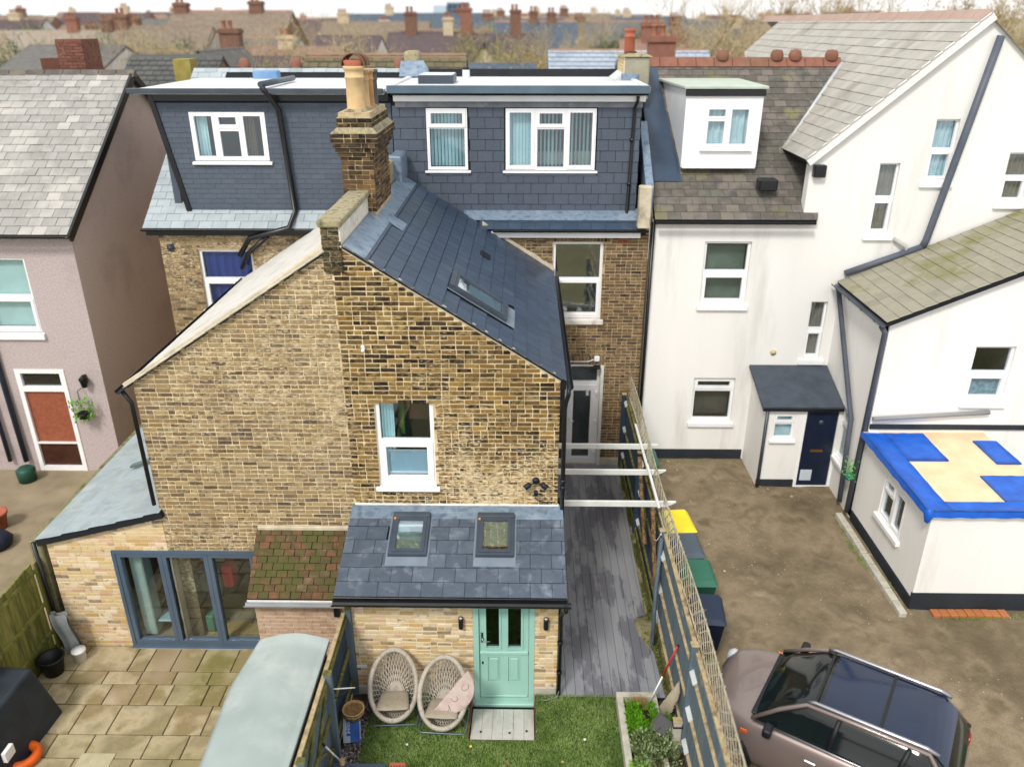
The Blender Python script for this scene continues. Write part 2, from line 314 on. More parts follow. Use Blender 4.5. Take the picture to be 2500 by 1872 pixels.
DECK = mat('grey_composite_deck', ['7f8186', '92959a', '868890', '9a9da4'], rough=.42, scale=2.5, rnd=.45, spec=.45, stretch=(1, .25, 1), bump=.2, bscale=60, dirt='666770', dscale=2.0, dlo=.5, dhi=.54, fine=.1)
CONC = mat('pale_concrete', ['a9a698', 'c6c2b4'], rough=.9, scale=5, bump=.4, bscale=60, dirt='7d7b66', dscale=2, dlo=.58, dhi=.8, fine=.15)
MOSSY = mat('mossy_concrete', ['6d6a50', '8a8464', '55533a'], rough=.95, scale=5, bump=.8, bscale=30, dirt='4c5c1c', dscale=2.5, dlo=.5, dhi=.62)
SOIL = mat('dark_soil', ['2a2018', '453527', '38291c'], rough=1, scale=12, bump=1, bscale=30)
EARTH = mat('earthy_yard', ['6e6149', '8e7f67', '7c6e58', '9c8d74'], rough=1, scale=1.7, detail=14, bump=.9, bscale=14, dirt='4f4531', dscale=.42, dlo=.47, dhi=.68, fine=.35)
GROUND = mat('rough_ground', ['5f5a3c', '6f6a48', '7c7358'], rough=1, scale=.3, bump=.5, bscale=5, fine=.2)
PAVE = mat('sandstone_paving', ['a3946e', '8c8260', 'b8aa8a', '93825e', 'a8957a', 'c0b698'], rough=.9, scale=1.6, rnd=.42, bump=.3, dirt='76723c', dscale=.8, dlo=.46, dhi=.66, fine=.2)
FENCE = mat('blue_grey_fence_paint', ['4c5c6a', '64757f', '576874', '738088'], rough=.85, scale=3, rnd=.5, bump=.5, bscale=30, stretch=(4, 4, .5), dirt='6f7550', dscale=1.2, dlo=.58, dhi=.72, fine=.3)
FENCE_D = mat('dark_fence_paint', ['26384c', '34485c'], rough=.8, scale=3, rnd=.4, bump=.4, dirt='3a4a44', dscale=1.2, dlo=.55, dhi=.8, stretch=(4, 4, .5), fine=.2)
MOSSWOOD = mat('mossy_timber', ['5c5c34', '7a7440', '4a4f24', '8c8458'], rough=.95, scale=5, bump=.7, bscale=30, dirt='a29a28', dscale=3, dlo=.62, dhi=.74, fine=.3)
BAREWOOD = mat('bare_weathered_wood', ['8a7a5c', 'b8a680', '75664a'], rough=.9, scale=6, bump=.5, bscale=40, dirt='7f8242', dscale=2.5, dlo=.58, dhi=.75, fine=.25)
LATT = mat('trellis_wood', ['958e78', 'beb6a0', 'a8a08a', '88816a'], rough=.9, scale=4, rnd=.4, bump=.4, dirt='84843c', dscale=1.5, dlo=.56, dhi=.74, fine=.2)
PAINTWOOD = mat('white_painted_timber', ['cfd3d0', 'e2e4e0'], rough=.7, scale=4, bump=.3, dirt='8c8a72', dscale=5, dlo=.66, dhi=.76, fine=.08)
BARKY = mat('peeling_brown_post', ['5f4a3a', '94734a', '4a3a2e', 'a68a60'], rough=.95, scale=14, bump=1, bscale=30, fine=.4)
WICKER = mat('grey_beige_wicker', ['a9a196', 'c6beb1', 'b6aea2'], rough=.75, scale=14, bump=.4, bscale=120, fine=.15)
MAT_W = mat('woven_seat_pad', ['a09684', 'b8ae9a', '968b78'], rough=.85, scale=30, stretch=(1, 6, 1), bump=.8, bscale=90, dirt='75705a', dscale=6, dlo=.56, dhi=.75, fine=.2)
DARKP = mat('dark_blue_grey_plastic', ['2e3a4c', '3a475b'], rough=.5, scale=3)
BLACKP = mat('black_plastic', ['0c0e12', '13161b'], rough=.5, scale=5)
GLASS = glassmat('window_glass')
GLASS_D = glassmat('dark_glass', .5, .09)
GLASS_R = glassmat('rooflight_glass', .92, .26)
ROOM = mat('dim_room', ['4a4238', '6a5f50'], rough=.9, scale=1.5)
ROOM_L = mat('room_wall_paint', ['9a948a', 'b0a99c'], rough=.9)
CURT = mat('pale_aqua_curtain', ['bcdcdf', 'e0f2f2'], rough=.8, scale=3)
CURT_B = mat('blue_curtain', ['2f3f8a', '3f52a6'], rough=.8, scale=2)
NET = mat('net_curtain', ['b8ccd2', 'd8e4e6'], rough=.8, scale=6)
BLIND = mat('vertical_blind', ['b4d8dc', 'd4eef0'], rough=.7, rnd=.4)
CARD = mat('brown_cardboard', ['6f4d36', '8a6248'], rough=.9)
FROST = mat('frosted_blind_film', ['a3bccb', 'b0c8d6'], rough=.4, scale=1)

# ---------------------------------------------------------------- building helpers
def curtain(par, fr, a0, a1, b0, b1, c, m, name='curtain', folds=9, amp=.025, gather=0.):
    mb = MB(); n = folds*6
    for i in range(n+1):
        t = i/n; x = a0+(a1-a0)*t; dz = amp*math.sin(t*folds*2*PI)+amp*.4*math.sin(t*folds*5.1+1)
        mb.v += [fr.p(x, b1, c+dz), fr.p(x+gather*(1-t), b0, c+dz*1.15)]
    for i in range(n): mb.f.append((2*i, 2*i+1, 2*i+3, 2*i+2)); mb.sm.append(True)
    return mb.build(name, m, par)
def room(par, fr, a0, a1, b0, b1, c, depth=1.6, m=None):
    """the room behind a window: floor, ceiling, side and back walls"""
    mb = MB(); P = [fr.p(a, b, cc) for cc in (c, c-depth) for b in (b0, b1) for a in (a0, a1)]
    mb.add(P, [(0, 1, 5, 4), (2, 6, 7, 3), (0, 4, 6, 2), (1, 3, 7, 5), (4, 5, 7, 6)])
    return mb.build('room_interior', m or ROOM, par)
def window(par, fr, w, h, sashes, fixed=(), m=WHITE, glass=GLASS, sill=True, deep=.10, bar=.055, sillm=None, sill_over=.06, name='window', label=None, rm=True, vent=False, sillh=.05, rd=1.4, rmat=None):
    """frame with sash openings; sashes/fixed = (a0, a1, b0, b1) in the window's own frame; children of one window part"""
    mb = MB(); panel(mb, fr, rect(0, w, 0, h), list(sashes)+list(fixed), -deep-.06, -deep+.01)
    win = mb.build(name, m, par, bev=.006, label=label)
    for s in list(sashes):
        k = MB(); panel(k, fr, rect(s[0]-.012, s[1]+.012, s[2]-.012, s[3]+.012), [(s[0]+bar, s[1]-bar, s[2]+bar, s[3]-bar)], -deep-.045, -deep+.028); k.build('sash', m, win, bev=.008)
    for s, i in [(s, bar) for s in sashes]+[(s, 0) for s in fixed]:
        k = MB(); k.box(fr, s[0]+i-.005, s[1]-i+.005, s[2]+i-.005, s[3]-i+.005, -deep-.035, -deep-.028); k.build('pane', glass, win)
    if sill:
        k = MB(); k.prism(Fr(fr.p(-sill_over, 0, 0), -fr.n, fr.v, fr.u), [(deep+.02, -.01), (-.07, -.03), (-.07, -.03-sillh), (deep+.02, -.03-sillh)], 0, w+2*sill_over); k.build('sill', sillm or m, win, bev=.006)
    if rm: room(win, fr, .01, w-.01, .01, h-.01, -deep-.061, rd, rmat)
    return win
def pipe(par, pts, r=.035, m=BLACK, name='downpipe', brackets=()):
    o = MB().tube(pts, r, 10).build(name, m, par)
    mb = MB()
    for b in brackets:
        b = Vector(b); mb.tube([b-Vector((0, 0, .035)), b+Vector((0, 0, .035))], r*1.3, 10)
    if brackets: mb.build('pipe_collar', m, o)
    return o
def gutter(par, p0, p1, r=.055, m=BLACK, name='gutter', out=(0, -1, 0)):
    """half-round gutter, open at the top, with brackets"""
    p0, p1, out = Vector(p0), Vector(p1), Vector(out); d = (p1-p0).normalized(); up = Vector((0, 0, 1)); mb = MB(); n = 8
    for rr in (r, r*.86):
        for p in (p0, p1):
            for k in range(n+1):
                a = PI*k/n; mb.v.append(p+out*math.cos(a)*rr-up*math.sin(a)*rr)
    q = n+1
    for k in range(n): mb.f += [(k, k+1, q+k+1, q+k), (2*q+k+1, 2*q+k, 3*q+k, 3*q+k+1), (k, 2*q+k, 2*q+k+1, k+1), (q+k, q+k+1, 3*q+k+1, 3*q+k)]
    mb.f += [(0, q, 3*q, 2*q), (n, 2*q+n, 3*q+n, q+n)]; mb.sm += [False]*(len(mb.f)-len(mb.sm))
    L_ = (p1-p0).length; nb = max(1, int(L_/.8))
    for i in range(nb+1):
        c = p0+d*(L_*(i+.5)/(nb+1)) if L_ > .5 else p0
        mb.tube([c+out*math.cos(PI*k/8)*(r*1.06)-up*math.sin(PI*k/8)*(r*1.06) for k in range(9)], .007, 5)
    return mb.build(name, m, par)
def chim_pot(par, x, y, z, h, r, m, louvre=False):
    pr = [(r*1.05, 0), (r*1.05, .03), (r*.97, .05), (r*.93, h*.72), (r*1.02, h*.74), (r*1.02, h*.77), (r*.95, h*.78), (r*.96, h*.9), (r*1.12, h*.93), (r*1.12, h), (r*.8, h), (r*.78, h*.5)]
    return MB().lathe((x, y, z), pr, 24).build('chimney_pot', m, par)
def box_part(name, par, fr, a0, a1, b0, b1, c0, c1, m, bev=.004): return MB().box(fr, a0, a1, b0, b1, c0, c1).build(name, m, par, bev=bev)
# ================================================================ the terrace house in the middle
H = root('terrace_house', 'brown brick terrace house with slate loft dormer, sloping slate wing and green door', 'house', (-.8, 11, 0))
# -- extension wall (pale reclaimed brick)
fx = XZ(9.71)
ew = panel(MB(), fx, rect(-2.64, .565, -.32, 1.98), [(-.745, .205, -.27, 1.80)], -.22, 0).build('extension_wall', MORTAR2, H)
NB = pieces('brick', ew, fx, rect(-2.64, .565, .135, 1.98), [(-.745, .205, -.27, 1.80)], BRICK_E, .225, .0745, .013, .014, -.02, .009, singles=300, jit=.003, lens=(1, 1, .5, 1, .5), inset=.004, hj=.0025, rot=.01)
[MB().box(fx, a, b, -.3, .13, -.01, .025).build('plinth', CONC, H, bev=.01) for a, b in ((-2.64, -.75), (.21, .565))]
sw = MB().box(fx, .355, .56, -.3, 2.0, -1.4, -.23); sw.box(fx, -2.635, -2.44, -.3, 2.0, -1.4, -.23); sw.build('extension_side_wall', MORTAR2, H)
box_part('white_plate', H, fx, -2.6, -2.44, .50, .56, 0, .02, WHITE)
# -- green stable door
dr = panel(MB(), fx, rect(-.745, .205, -.22, 1.80), [(-.66, .12, -.13, 1.78)], -.10, .012).build('back_door', MINT, H, bev=.006, label='mint green stable door with two narrow glazed panels')
leaf = panel(MB(), fx, rect(-.655, .115, -.125, 1.775), [(-.545, -.345, .90, 1.73), (-.205, -.005, .90, 1.73), (-.525, -.335, .20, .70), (-.205, -.015, .20, .70)], -.085, -.035).build('door_leaf', MINT, dr, bev=.004)
mb = MB()
for a0, a1 in ((-.545, -.345), (-.205, -.005)): panel(mb, fx, rect(a0-.035, a1+.035, .865, 1.765), [(a0, a1, .90, 1.73)], -.04, -.018)
mb.build('glazing_bead', MINT, dr, bev=.01)
for a0, a1 in ((-.525, -.335), (-.205, -.015)):
    MB().box(fx, a0, a1, .2, .7, -.075, -.052).box(fx, a0+.03, a1-.03, .23, .67, -.055, -.036).build('raised_panel', MINT, dr, bev=.008)
for a0, a1 in ((-.545, -.345), (-.205, -.005)): MB().box(fx, a0-.005, a1+.005, .895, 1.735, -.066, -.06).build('pane', GLASS_D, dr)
MB().box(fx, -.65, .11, .765, .80, -.04, -.01).box(fx, -.65, .11, .805, .835, -.04, .0).build('drip_rail', MINT, dr, bev=.008)
MB().box(fx, -.64, .10, -.115, -.08, -.04, -.012).build('weather_bar', MINT, dr, bev=.008)
MB().box(fx, -.76, .215, -.30, -.20, -.12, .055).build('threshold', MINT, dr, bev=.012)
hb = MB().box(fx, -.625, -.592, 1.0, 1.20, -.036, -.02).build('handle_plate', BLACKP, dr, bev=.008)
MB().tube([fx.p(-.608, 1.13, -.02), fx.p(-.608, 1.13, .02), fx.p(-.60, 1.10, .045), fx.p(-.56, 1.085, .05), fx.p(-.48, 1.085, .045)], .009, 8).build('lever_handle', CHROME, dr)
MB().box(fx, -.62, -.594, .56, .62, -.036, -.022).build('lock', BLACKP, dr, bev=.008)
room(dr, fx, -.65, .11, -.12, 1.77, -.10, 2.2)
# -- wall lights
for x in (-.925, .375):
    wl = root('wall_light', 'black cylinder wall light '+('left of the green door above the chairs' if x < 0 else 'right of the green door by the wall corner'), 'wall light', (x, 9.70, 1.40), 'black wall lights by the back door')
    MB().box(fx, x-.028, x+.028, 1.42, 1.52, 0.0, .03).build('mounting_plate', BLACKP, wl, bev=.004)
    MB().lathe((x, 9.645, 1.36), [(.0, 0), (.036, 0), (.036, .085), (.032, .09), (.032, .10), (.037, .105), (.037, .2), (.03, .2), (.028, .185), (0, .185)], 20).build('lamp_body', BLACKP, wl)
    MB().lathe((x, 9.645, 1.547), [(0, 0), (.026, 0), (.026, .006), (0, .006)], 16).build('lens', WHITE, wl)
# -- extension roof
m_ = .302; sl = math.sqrt(1+m_*m_); fe = Fr((0, 9.46, 2.09), (1, 0, 0), (0, 1, m_), (0, -m_, 1))
V1 = (-2.07, -1.475, .72, 1.54); V2 = (-.715, -.125, .72, 1.54)
er = panel(MB(), fe, rect(-2.78, .665, .0, 1.78), [(v[0]+.06, v[1]-.06, v[2]+.07, v[3]-.09) for v in (V1, V2)], -.10, -.012).build('extension_roof', UNDER, H)
def vh(v): return (v[0]-.03, v[1]+.03, v[2]-.06, v[3]+.03)
pieces('slate', er, fe, rect(-2.78, .668, 0, 1.60), [vh(V1), vh(V2)], SLATE_E, .325, .262, .006, .004, .0, .007, singles=300, tail=.009, inset=.0015, hj=.0012, rot=.004, min_a=.1, jit=.0012)
lf = MB().box(fe, -2.78, .665, 1.47, 1.775, .012, .018); lf.box(fe, -2.78, .665, 1.60, 1.775, .018, .023); lf.build('lead_flashing', LEAD, H, bev=.003)
MB().box(XZ(11.15), -2.74, .60, 2.60, 2.64, -.02, .03).build('mortar_fillet', mat('white_fillet', ['d8d6d0', 'eceae4'], rough=.9, dirt='a0988a', dscale=4), H, bev=.008)
def velux(v, fr, name='roof_window', lbl=None, c=0.):
    f = fr.at(v[0], v[2], c); w, h = v[1]-v[0], v[3]-v[2]
    rw = panel(MB(), f, rect(0, w, 0, h), [(.085, w-.085, .09, h-.12)], .0, .075).build(name, DGREY, H, bev=.008, label=lbl)
    panel(MB(), f, rect(.045, w-.045, .05, h-.08), [(.10, w-.10, .105, h-.135)], .05, .088).build('sash', DGREY, rw, bev=.006)
    MB().box(f, .0, w, h-.085, h+.01, .06, .105).build('top_hood', DGREY, rw, bev=.012)
    MB().box(f, .09, w-.09, .095, h-.125, .055, .06).build('pane', GLASS_R, rw)
    MB().box(f, -.03, w+.03, -.17, .0, .012, .016).box(f, -.035, -.002, .0, h+.02, .012, .02).box(f, w+.002, w+.035, 0, h+.02, .012, .02).build('flashing', mat('grey_flashing', ['6c7884', '7b8794'], rough=.5, scale=3), rw, bev=.002)
    room(rw, f, .065, w-.065, .075, h-.095, -.0, .9, mat('bright_room', ['c9c6bc', 'd8d5cc'], rough=.9))
    return rw, f, w, h
rw, f, w, h = velux(V1, fe, lbl='left roof window with a half open white blind')
MB().box(f, .09, w-.09, .47, h-.14, .03, .04).build('blind', WHITE, rw); MB().box(f, .09, w-.09, .10, .47, .02, .03).build('lower_glass_sheen', mat('sage_glass_sheen', ['9aa898', 'b0bcac']), rw); MB().box(f, .02, .05, h-.14, h-.10, .076, .09).build('sticker', mat('orange_sticker', 'd58a3c'), rw)  # lower panel is added, its pale colour standing for bright reflecting glass
rw, f, w, h = velux(V2, fe, lbl='right roof window with a pale screen behind the glass')
MB().box(f, .09, w-.09, .2, h-.14, .025, .035).build('blind', mat('cream_blind', 'b9b79c'), rw); MB().box(f, .02, .05, h-.14, h-.10, .076, .09).build('sticker', MATS['orange_sticker'], rw)
MB().box(Fr((0, 9.46, 2.09)), -2.79, .68, -.14, .0, -.0, .022).build('fascia', BLACK, H, bev=.004)
g = gutter(H, (-2.80, 9.385, 2.03), (.73, 9.385, 2.03), .055)
pipe(H, [(.66, 9.385, 1.99), (.66, 9.40, 1.90), (.63, 9.60, 1.72), (.60, 9.64, 1.60), (.60, 9.64, .05)], .034, name='downpipe', brackets=[(.6, 9.64, 1.1), (.6, 9.64, .5)])
MB().tube([(.585, 9.70, .42), (.60, 9.66, .32), (.61, 9.62, .15), (.57, 9.56, .06), (.42, 9.52, .04), (.3, 9.53, .035)], .008, 6).build('cable', mat('grey_cable', '7a7d80', rough=.5), H)
# -- rear wing gable wall
fg = XZ(11.15); gout = [(-2.74, 1.9), (.575, 1.9), (.575, 4.86), (-2.60, 6.905), (-2.74, 6.95)]
hole = (-2.305, -1.39, 2.95, 4.475)
gw = panel(MB(), fg, gout, [hole], -.22, 0).build('rear_wing_wall', MORTAR, H)
pieces('brick', gw, fg, [(-2.74, 2.63), (.575, 2.63), (.575, 4.82), (-2.6, 6.865), (-2.74, 6.91)], [hole], BRICK_G, .232, .0755, .017, .019, -.02, .011, jit=.0035, lens=(1, 1, .5, 1, 1, .5, .5, 1), inset=.005, hj=.004, rot=.02)
# cream mortar run along the verge
vd = Vector((-2.60-.575, 0, 6.905-4.86)); vl = vd.length
fv = Fr((.585, 11.15, 4.85), vd, vd.cross(Vector((0, -1, 0)))*-1, (0, -1, 0)); fv.v = fv.n.cross(fv.u)
vb = MB()
for i in range(28):
    a = vl*i/28; k = -.045-.01*R.random(); vb.box(fv, a, a+vl/28+.001, min(0, k), .02, -.03, .014+.004*R.random())
vb.build('verge_mortar', RENDCREAM, H, bev=.004)
swr = MB().box(fg, .355, .57, 0, 4.78, -5.95, -.23); swr.box(fg, -2.74, -2.5, 0, 6.9, -5.95, -.23); swr.build('side_wall', MORTAR3, H)
box_part('interior_floor', H, XY, -2.5, .35, 9.95, 17, -.3, -.25, ROOM_L); box_part('interior_floor', H, XY, -2.5, .35, 11.4, 17, 2.3, 2.36, ROOM_L)
w1 = window(H, Fr((hole[0], 11.15, hole[2]+.03)), hole[1]-hole[0], hole[3]-hole[2]-.03, [(.045, .87, .06, .775)], fixed=[(.065, .85, .82, 1.45)], deep=.05, bar=.085, sillh=.055, label='white window with a curtain and frosted lower pane')
f = Fr((hole[0], 11.15, hole[2]+.03)); curtain(w1, f, .07, .27, .15, 1.44, -.16, CURT, folds=4)
box_part('frosted_film', w1, f, .13, .79, .12, .56, -.145, -.14, FROST); box_part('film_bar', w1, f, .13, .79, .56, .59, -.145, -.12, WHITE); box_part('film_bar', w1, f, .13, .79, .15, .185, -.145, -.12, WHITE)
MB().box(f, .45, .84, .95, 1.33, -.55, -.5).box(f, .45, .84, 1.35, 1.5, -.55, -.5).build('cardboard_box', CARD, w1)
MB().box(f, .33, .40, .75, 1.5, -.4, -.35).build('green_panel', mat('green_thing', '3c6a1c'), w1)
# -- small fittings on the gable
cc = root('security_camera', 'tiny white security camera high on the brown brick gable near its left edge', 'security camera', (-2.40, 11.1, 5.4))
MB().lathe((-2.40, 11.13, 5.40), [(.0, 0), (.028, 0), (.028, .03), (0, .03)], 12, (0, -1, 0)).build('camera_base', WHITE, cc)
MB().lathe((-2.39, 11.02, 5.36), [(0, 0), (.022, 0), (.026, .03), (.026, .09), (0, .09)], 12, (.1, .9, .35)).build('camera_body', WHITE, cc)
fl = root('security_floodlight', 'black twin head security floodlight at the lower right corner of the brick gable', 'floodlight', (.22, 11.05, 3.05))
MB().lathe((.22, 11.15, 3.09), [(0, 0), (.06, 0), (.06, .03), (.045, .06), (0, .06)], 16, (0, -1, 0)).build('camera_base', BLACKP, fl)
for sx in (-1, 1):
    MB().tube([(.22, 11.08, 3.09), (.22+sx*.08, 11.03, 3.08)], .014, 8).build('arm', BLACKP, fl)
    MB().lathe((.22+sx*.09, 11.04, 3.09), [(0, 0), (.035, 0), (.042, .03), (.05, .11), (.045, .115), (0, .1)], 14, (sx*.75, -.35, -.5)).build('lamp_head', BLACKP, fl)
MB().box(fx.at(0, 0, -1.36), .185, .255, 2.88, 2.97, .02, .09).build('sensor', BLACKP, fl, bev=.015)
MB().tube([(.22, 11.1, 2.9), (.21, 11.10, 2.78), (.26, 11.10, 2.74), (.38, 11.11, 2.70), (.54, 11.12, 2.69)], .007, 6).build('cable', BLACKP, fl)
# -- rear wing roof
mr = .644; fr_ = Fr((.66, 11.10, 4.85), (0, 1, 0), (-1, 0, mr), (mr, 0, 1)); RL = (.66+2.575)*math.sqrt(1+mr*mr)
rr = panel(MB(), fr_, rect(.03, 5.95, 0, RL), [(.96, 1.66, 1.20, 2.11)], -.04, -.012).build('rear_wing_roof', UNDER, H)
SKY_ = (.80, 1.80, 1.20, 2.24)
for h_ in (1,):
    skh = (.76, 1.90, .98, 2.26)
# slates are pointed down the slope; the roof runs on under the dormer
pieces('slate', rr, fr_, rect(0, 6.0, 0, RL-.02), [skh], SLATE, .30, .245, .006, .009, 0, .007, singles=0, tail=.014, inset=.0012, hj=.0012, rot=.004, jit=.001)
lr = MB().box(fr_, .0, 5.9, RL-.36, RL, .015, .022); lr.build('lead_flashing', LEAD, H, bev=.002)
lp = MB().box(fr_, 2.25, 2.75, RL-.62, RL-.3, .022, .028).build('lead_patch', LEAD, H, bev=.002)
v3 = (.90, 1.72, 1.13, 2.20)
rw, f, w, h = velux(v3, fr_, lbl='large roof window on the sloping rear wing roof')
MB().box(f, .09, w-.09, .11, h-.34, .03, .036).build('blind', mat('teal_grey_reflection', ['9fb8bc', 'b0c6ca']), rw); MB().add([f.p(.1, h-.15, .045), f.p(.55, h-.15, .045), f.p(.1, h-.5, .045)], [(0, 1, 2)]).build('reflection_wedge', WHITE, rw)  # reflection in the glass painted as a pale panel and a white wedge
MB().box(fr_, 3.72, 3.98, 1.56, 1.78, .0, .05).build('slate_vent', BLACKP, H, bev=.02)
MB().box(XZ(11.10), .57, .66, 4.72, 4.84, -5.9, .0).build('soffit', BLACK, H)
gutter(H, (.715, 11.02, 4.80), (.715, 17.0, 4.80), .055, out=(1, 0, 0))
pipe(H, [(.70, 11.06, 4.76), (.70, 11.06, 4.66), (.665, 11.08, 4.52), (.65, 11.08, 4.4), (.65, 11.08, .1)], .036, brackets=[(.65, 11.08, 3.0), (.65, 11.08, 3.12), (.65, 11.08, 1.2)])
# -- party wall parapet with a mossy stone coping, white rendered on the roof side
pw = MB().box(Fr((0, 11.13, 0)), -2.86, -2.60, 6.55, 7.20, -2.25, .0).build('parapet_wall', MORTAR3, H)
pieces('brick', pw, XZ(11.13), rect(-2.87, -2.59, 6.55, 7.20), [], BRICK_C, .232, .0755, .01, .012, -.02, .012, jit=.004, lens=(1, .5), min_a=.1, hj=.005)
MB().box(Fr((-2.598, 11.12, 0), (0, 1, 0), (0, 0, 1), (1, 0, 0)), 0, 2.24, 6.9, 7.2, -.02, .012).build('render_face', mat('whitewash', ['c9c3b6', 'e4e0d6'], rough=.95, scale=5, dirt='6f6a58', dscale=2.4, dlo=.55, dhi=.75, bump=.4), H, bev=.008)
cp = MB()
for i in range(5):
    y = 11.06+i*.455; a = .004*R.random(); cp.box(Fr((0, y, 0), (1, 0, 0), (0, 1, 0), (0, 0, 1)), -2.905+a, -2.555-a, 0, .448, 7.20, 7.30+.012*R.random())
cp = cp.build('coping_stone', STONE, H, bev=.03, seg=2)
MB().box(Fr((0, 14.92, 0)), -2.84, -2.62, 6.6, 7.34, -2.1, 0).build('parapet_wall', STONE, H, bev=.03)
MB().box(Fr((0, 16.35, 0)), -2.72, -2.46, 6.6, 7.40, -.9, 0).build('lead_capped_upstand', LEAD, H, bev=.03)
# -- chimney stack on the party wall
ck = MB().box(Fr((0, 13.3, 0)), -2.965, -2.46, 6.5, 8.52, -1.55, 0).build('chimney', MORTAR3, H, label='sooty brick chimney stack with corbelled top and four pots')
def ring(z0, z1, g, m=BRICK_C, sm=MORTAR3, dv=.0755, off=0.):
    y0, y1, x0, x1 = 13.3-g, 14.85+g, -2.965-g, -2.46+g
    if g > 0: MB().box(Fr((0, y0, 0)), x0, x1, z0, z1, -(y1-y0), 0).build('chimney_course', sm, ck)
    pieces('brick', ck, XZ(y0), rect(x0-.012, x1+.012, z0, z1), [], m, .232, dv, .014, .016, -.02, .014, jit=.004, lens=(1, .5, 1), min_a=.2, hj=.005)
    pieces('brick', ck, Fr((x1, y0, 0), (0, 1, 0), (0, 0, 1), (1, 0, 0)), rect(0, y1-y0, z0, z1), [], m, .232, dv, .014, .016, -.02, .014, jit=.004, lens=(1, .5, 1), min_a=.2, hj=.005)
    pieces('brick', ck, Fr((x0, y1, 0), (0, -1, 0), (0, 0, 1), (-1, 0, 0)), rect(0, y1-y0, z0, z1), [], m, .232, dv, .014, .016, -.02, .014, jit=.004, lens=(1, .5, 1), min_a=.2, hj=.005)
ring(6.95, 7.84, 0, mat('dark_shaft_brick', ['4c3c2c', '7a5f3a', '3a3029', '665038', '8c7044', '30281f', '5c4a38'], rough=.95, rnd=.9, scale=9, bump=.5, dirt='1f1a15', dscale=5, dlo=.54, dhi=.7, fine=.3), MORTAR); ring(7.84, 7.915, .03); ring(7.915, 7.99, .06); ring(7.99, 8.065, .09); ring(8.065, 8.215, .115)
ring(8.29, 8.44, .02)
def flaunch(z0, g0, z1, g1, nm):
    b = [(-2.965-g0, 13.3-g0), (-2.46+g0, 13.3-g0), (-2.46+g0, 14.85+g0), (-2.965-g0, 14.85+g0)]; t = [(-2.965-g1, 13.3-g1), (-2.46+g1, 13.3-g1), (-2.46+g1, 14.85+g1), (-2.965-g1, 14.85+g1)]
    MB().add([(x, y, z0) for x, y in b]+[(x, y, z1) for x, y in t], [(0, 1, 5, 4), (1, 2, 6, 5), (2, 3, 7, 6), (3, 0, 4, 7), (4, 5, 6, 7)]).build(nm, STONE, ck, bev=.02, seg=2)
flaunch(8.215, .125, 8.31, .02, 'mortar_weathering'); flaunch(8.44, .03, 8.56, -.12, 'flaunching')
p = chim_pot(ck, -2.72, 13.62, 8.52, .68, .155, BUFF)
MB().lathe((-2.72, 13.62, 9.15), [(.13, 0), (.15, .05), (.165, .13), (.10, .14)], 20).build('clay_collar', TERRA, p)
for rx in (0, .35):
    mb = MB(); c = Vector((-2.72+rx*.1, 13.62+rx*.4, 9.2)); prof = []
    for k in range(17): a = PI*k/16; prof.append(c+Vector((math.cos(a)*.17, .0, math.sin(a)*.17)))
    mb.tube(prof, .075, 8, up=(0, 1, 0), flat=1.0) if False else None
    V = []
    for q in prof:
        r_ = (q-c).normalized(); V += [q+Vector((0, -.09, 0)), q+Vector((0, .09, 0)), q+r_*.02+Vector((0, .09, 0)), q+r_*.02+Vector((0, -.09, 0))]
    F = []
    for i in range(16):
        for k in range(4): F.append((4*i+k, 4*i+(k+1) % 4, 4*i+4+(k+1) % 4, 4*i+4+k))
    mb.add(V, F, True); mb.build('hooped_cowl', RUST, p)
chim_pot(ck, -2.70, 13.98, 8.52, .60, .14, BUFF); chim_pot(ck, -2.69, 14.30, 8.50, .62, .15, mat('orange_clay', ['b88a5a', 'cfa26e'], rough=.85, scale=4, dirt='8a6a48', dscale=3))
chim_pot(ck, -2.66, 14.62, 8.48, .62, .13, mat('grey_clay', ['4a4a48', '6a6864'], rough=.9, scale=4))
# -- main rear wall of the house
fm = XZ(17.1); rh = [(.64, 1.735, 3.72, 5.50), (.60, 1.80, -.02, 2.62)]
mw = panel(MB(), fm, rect(-2.7, 2.70, -.1, 5.70), rh, -.25, 0).build('rear_wall', MORTAR3, H)
lint = [(.50, 1.88, 5.50, 5.70), (.50, 1.88, 2.62, 2.84)]
pieces('brick', mw, fm, rect(-1.1, 2.70, .18, 5.68), rh+lint+[(-1.1, .3, 0, 4.7)], BRICK_R, .232, .0755, .015, .017, -.02, .010, jit=.003, lens=(1, .5, 1, 1, .5), hj=.003, rot=.015)
for l in lint: pieces('brick', mw, fm, rect(l[0], l[1], l[2]+.005, l[3]-.005), [], BRICK_R, .078, l[3]-l[2]-.01, .012, .0, -.02, .012, jit=.003)
MB().box(fm, 1.83, 2.45, -.1, .17, -.01, .05).build('plinth', CONC, H, bev=.015)
ab = panel(MB(), fm, rect(2.05, 2.27, 5.47, 5.57), [(2.07+.021*i, 2.082+.021*i, 5.485, 5.555) for i in range(9)], -.02, .018).build('air_brick', TERRA, H)
w2 = window(H, Fr((.64, 17.1, 3.75)), 1.095, 1.75, [(.06, 1.035, .06, .87)], fixed=[(.06, 1.035, .93, 1.69)], deep=.06, bar=.05, sillm=mat('old_white_sill', ['cfcac0', 'e2dfd8'], rough=.8, scale=4, dirt='9a8f80', dscale=3), sillh=.10, glass=GLASS_R, label='tall white window above the back passage door')
window_f = Fr((.60, 17.1, -.02))
w3 = window(H, window_f, 1.20, 2.64, [(.46, 1.13, .05, 2.10)], fixed=[(.05, .40, .1, 2.05), (.05, 1.13, 2.20, 2.58)], deep=.05, bar=.13, sill=False, name='glazed_door', label='white glazed door at the far end of the side passage', glass=GLASS)
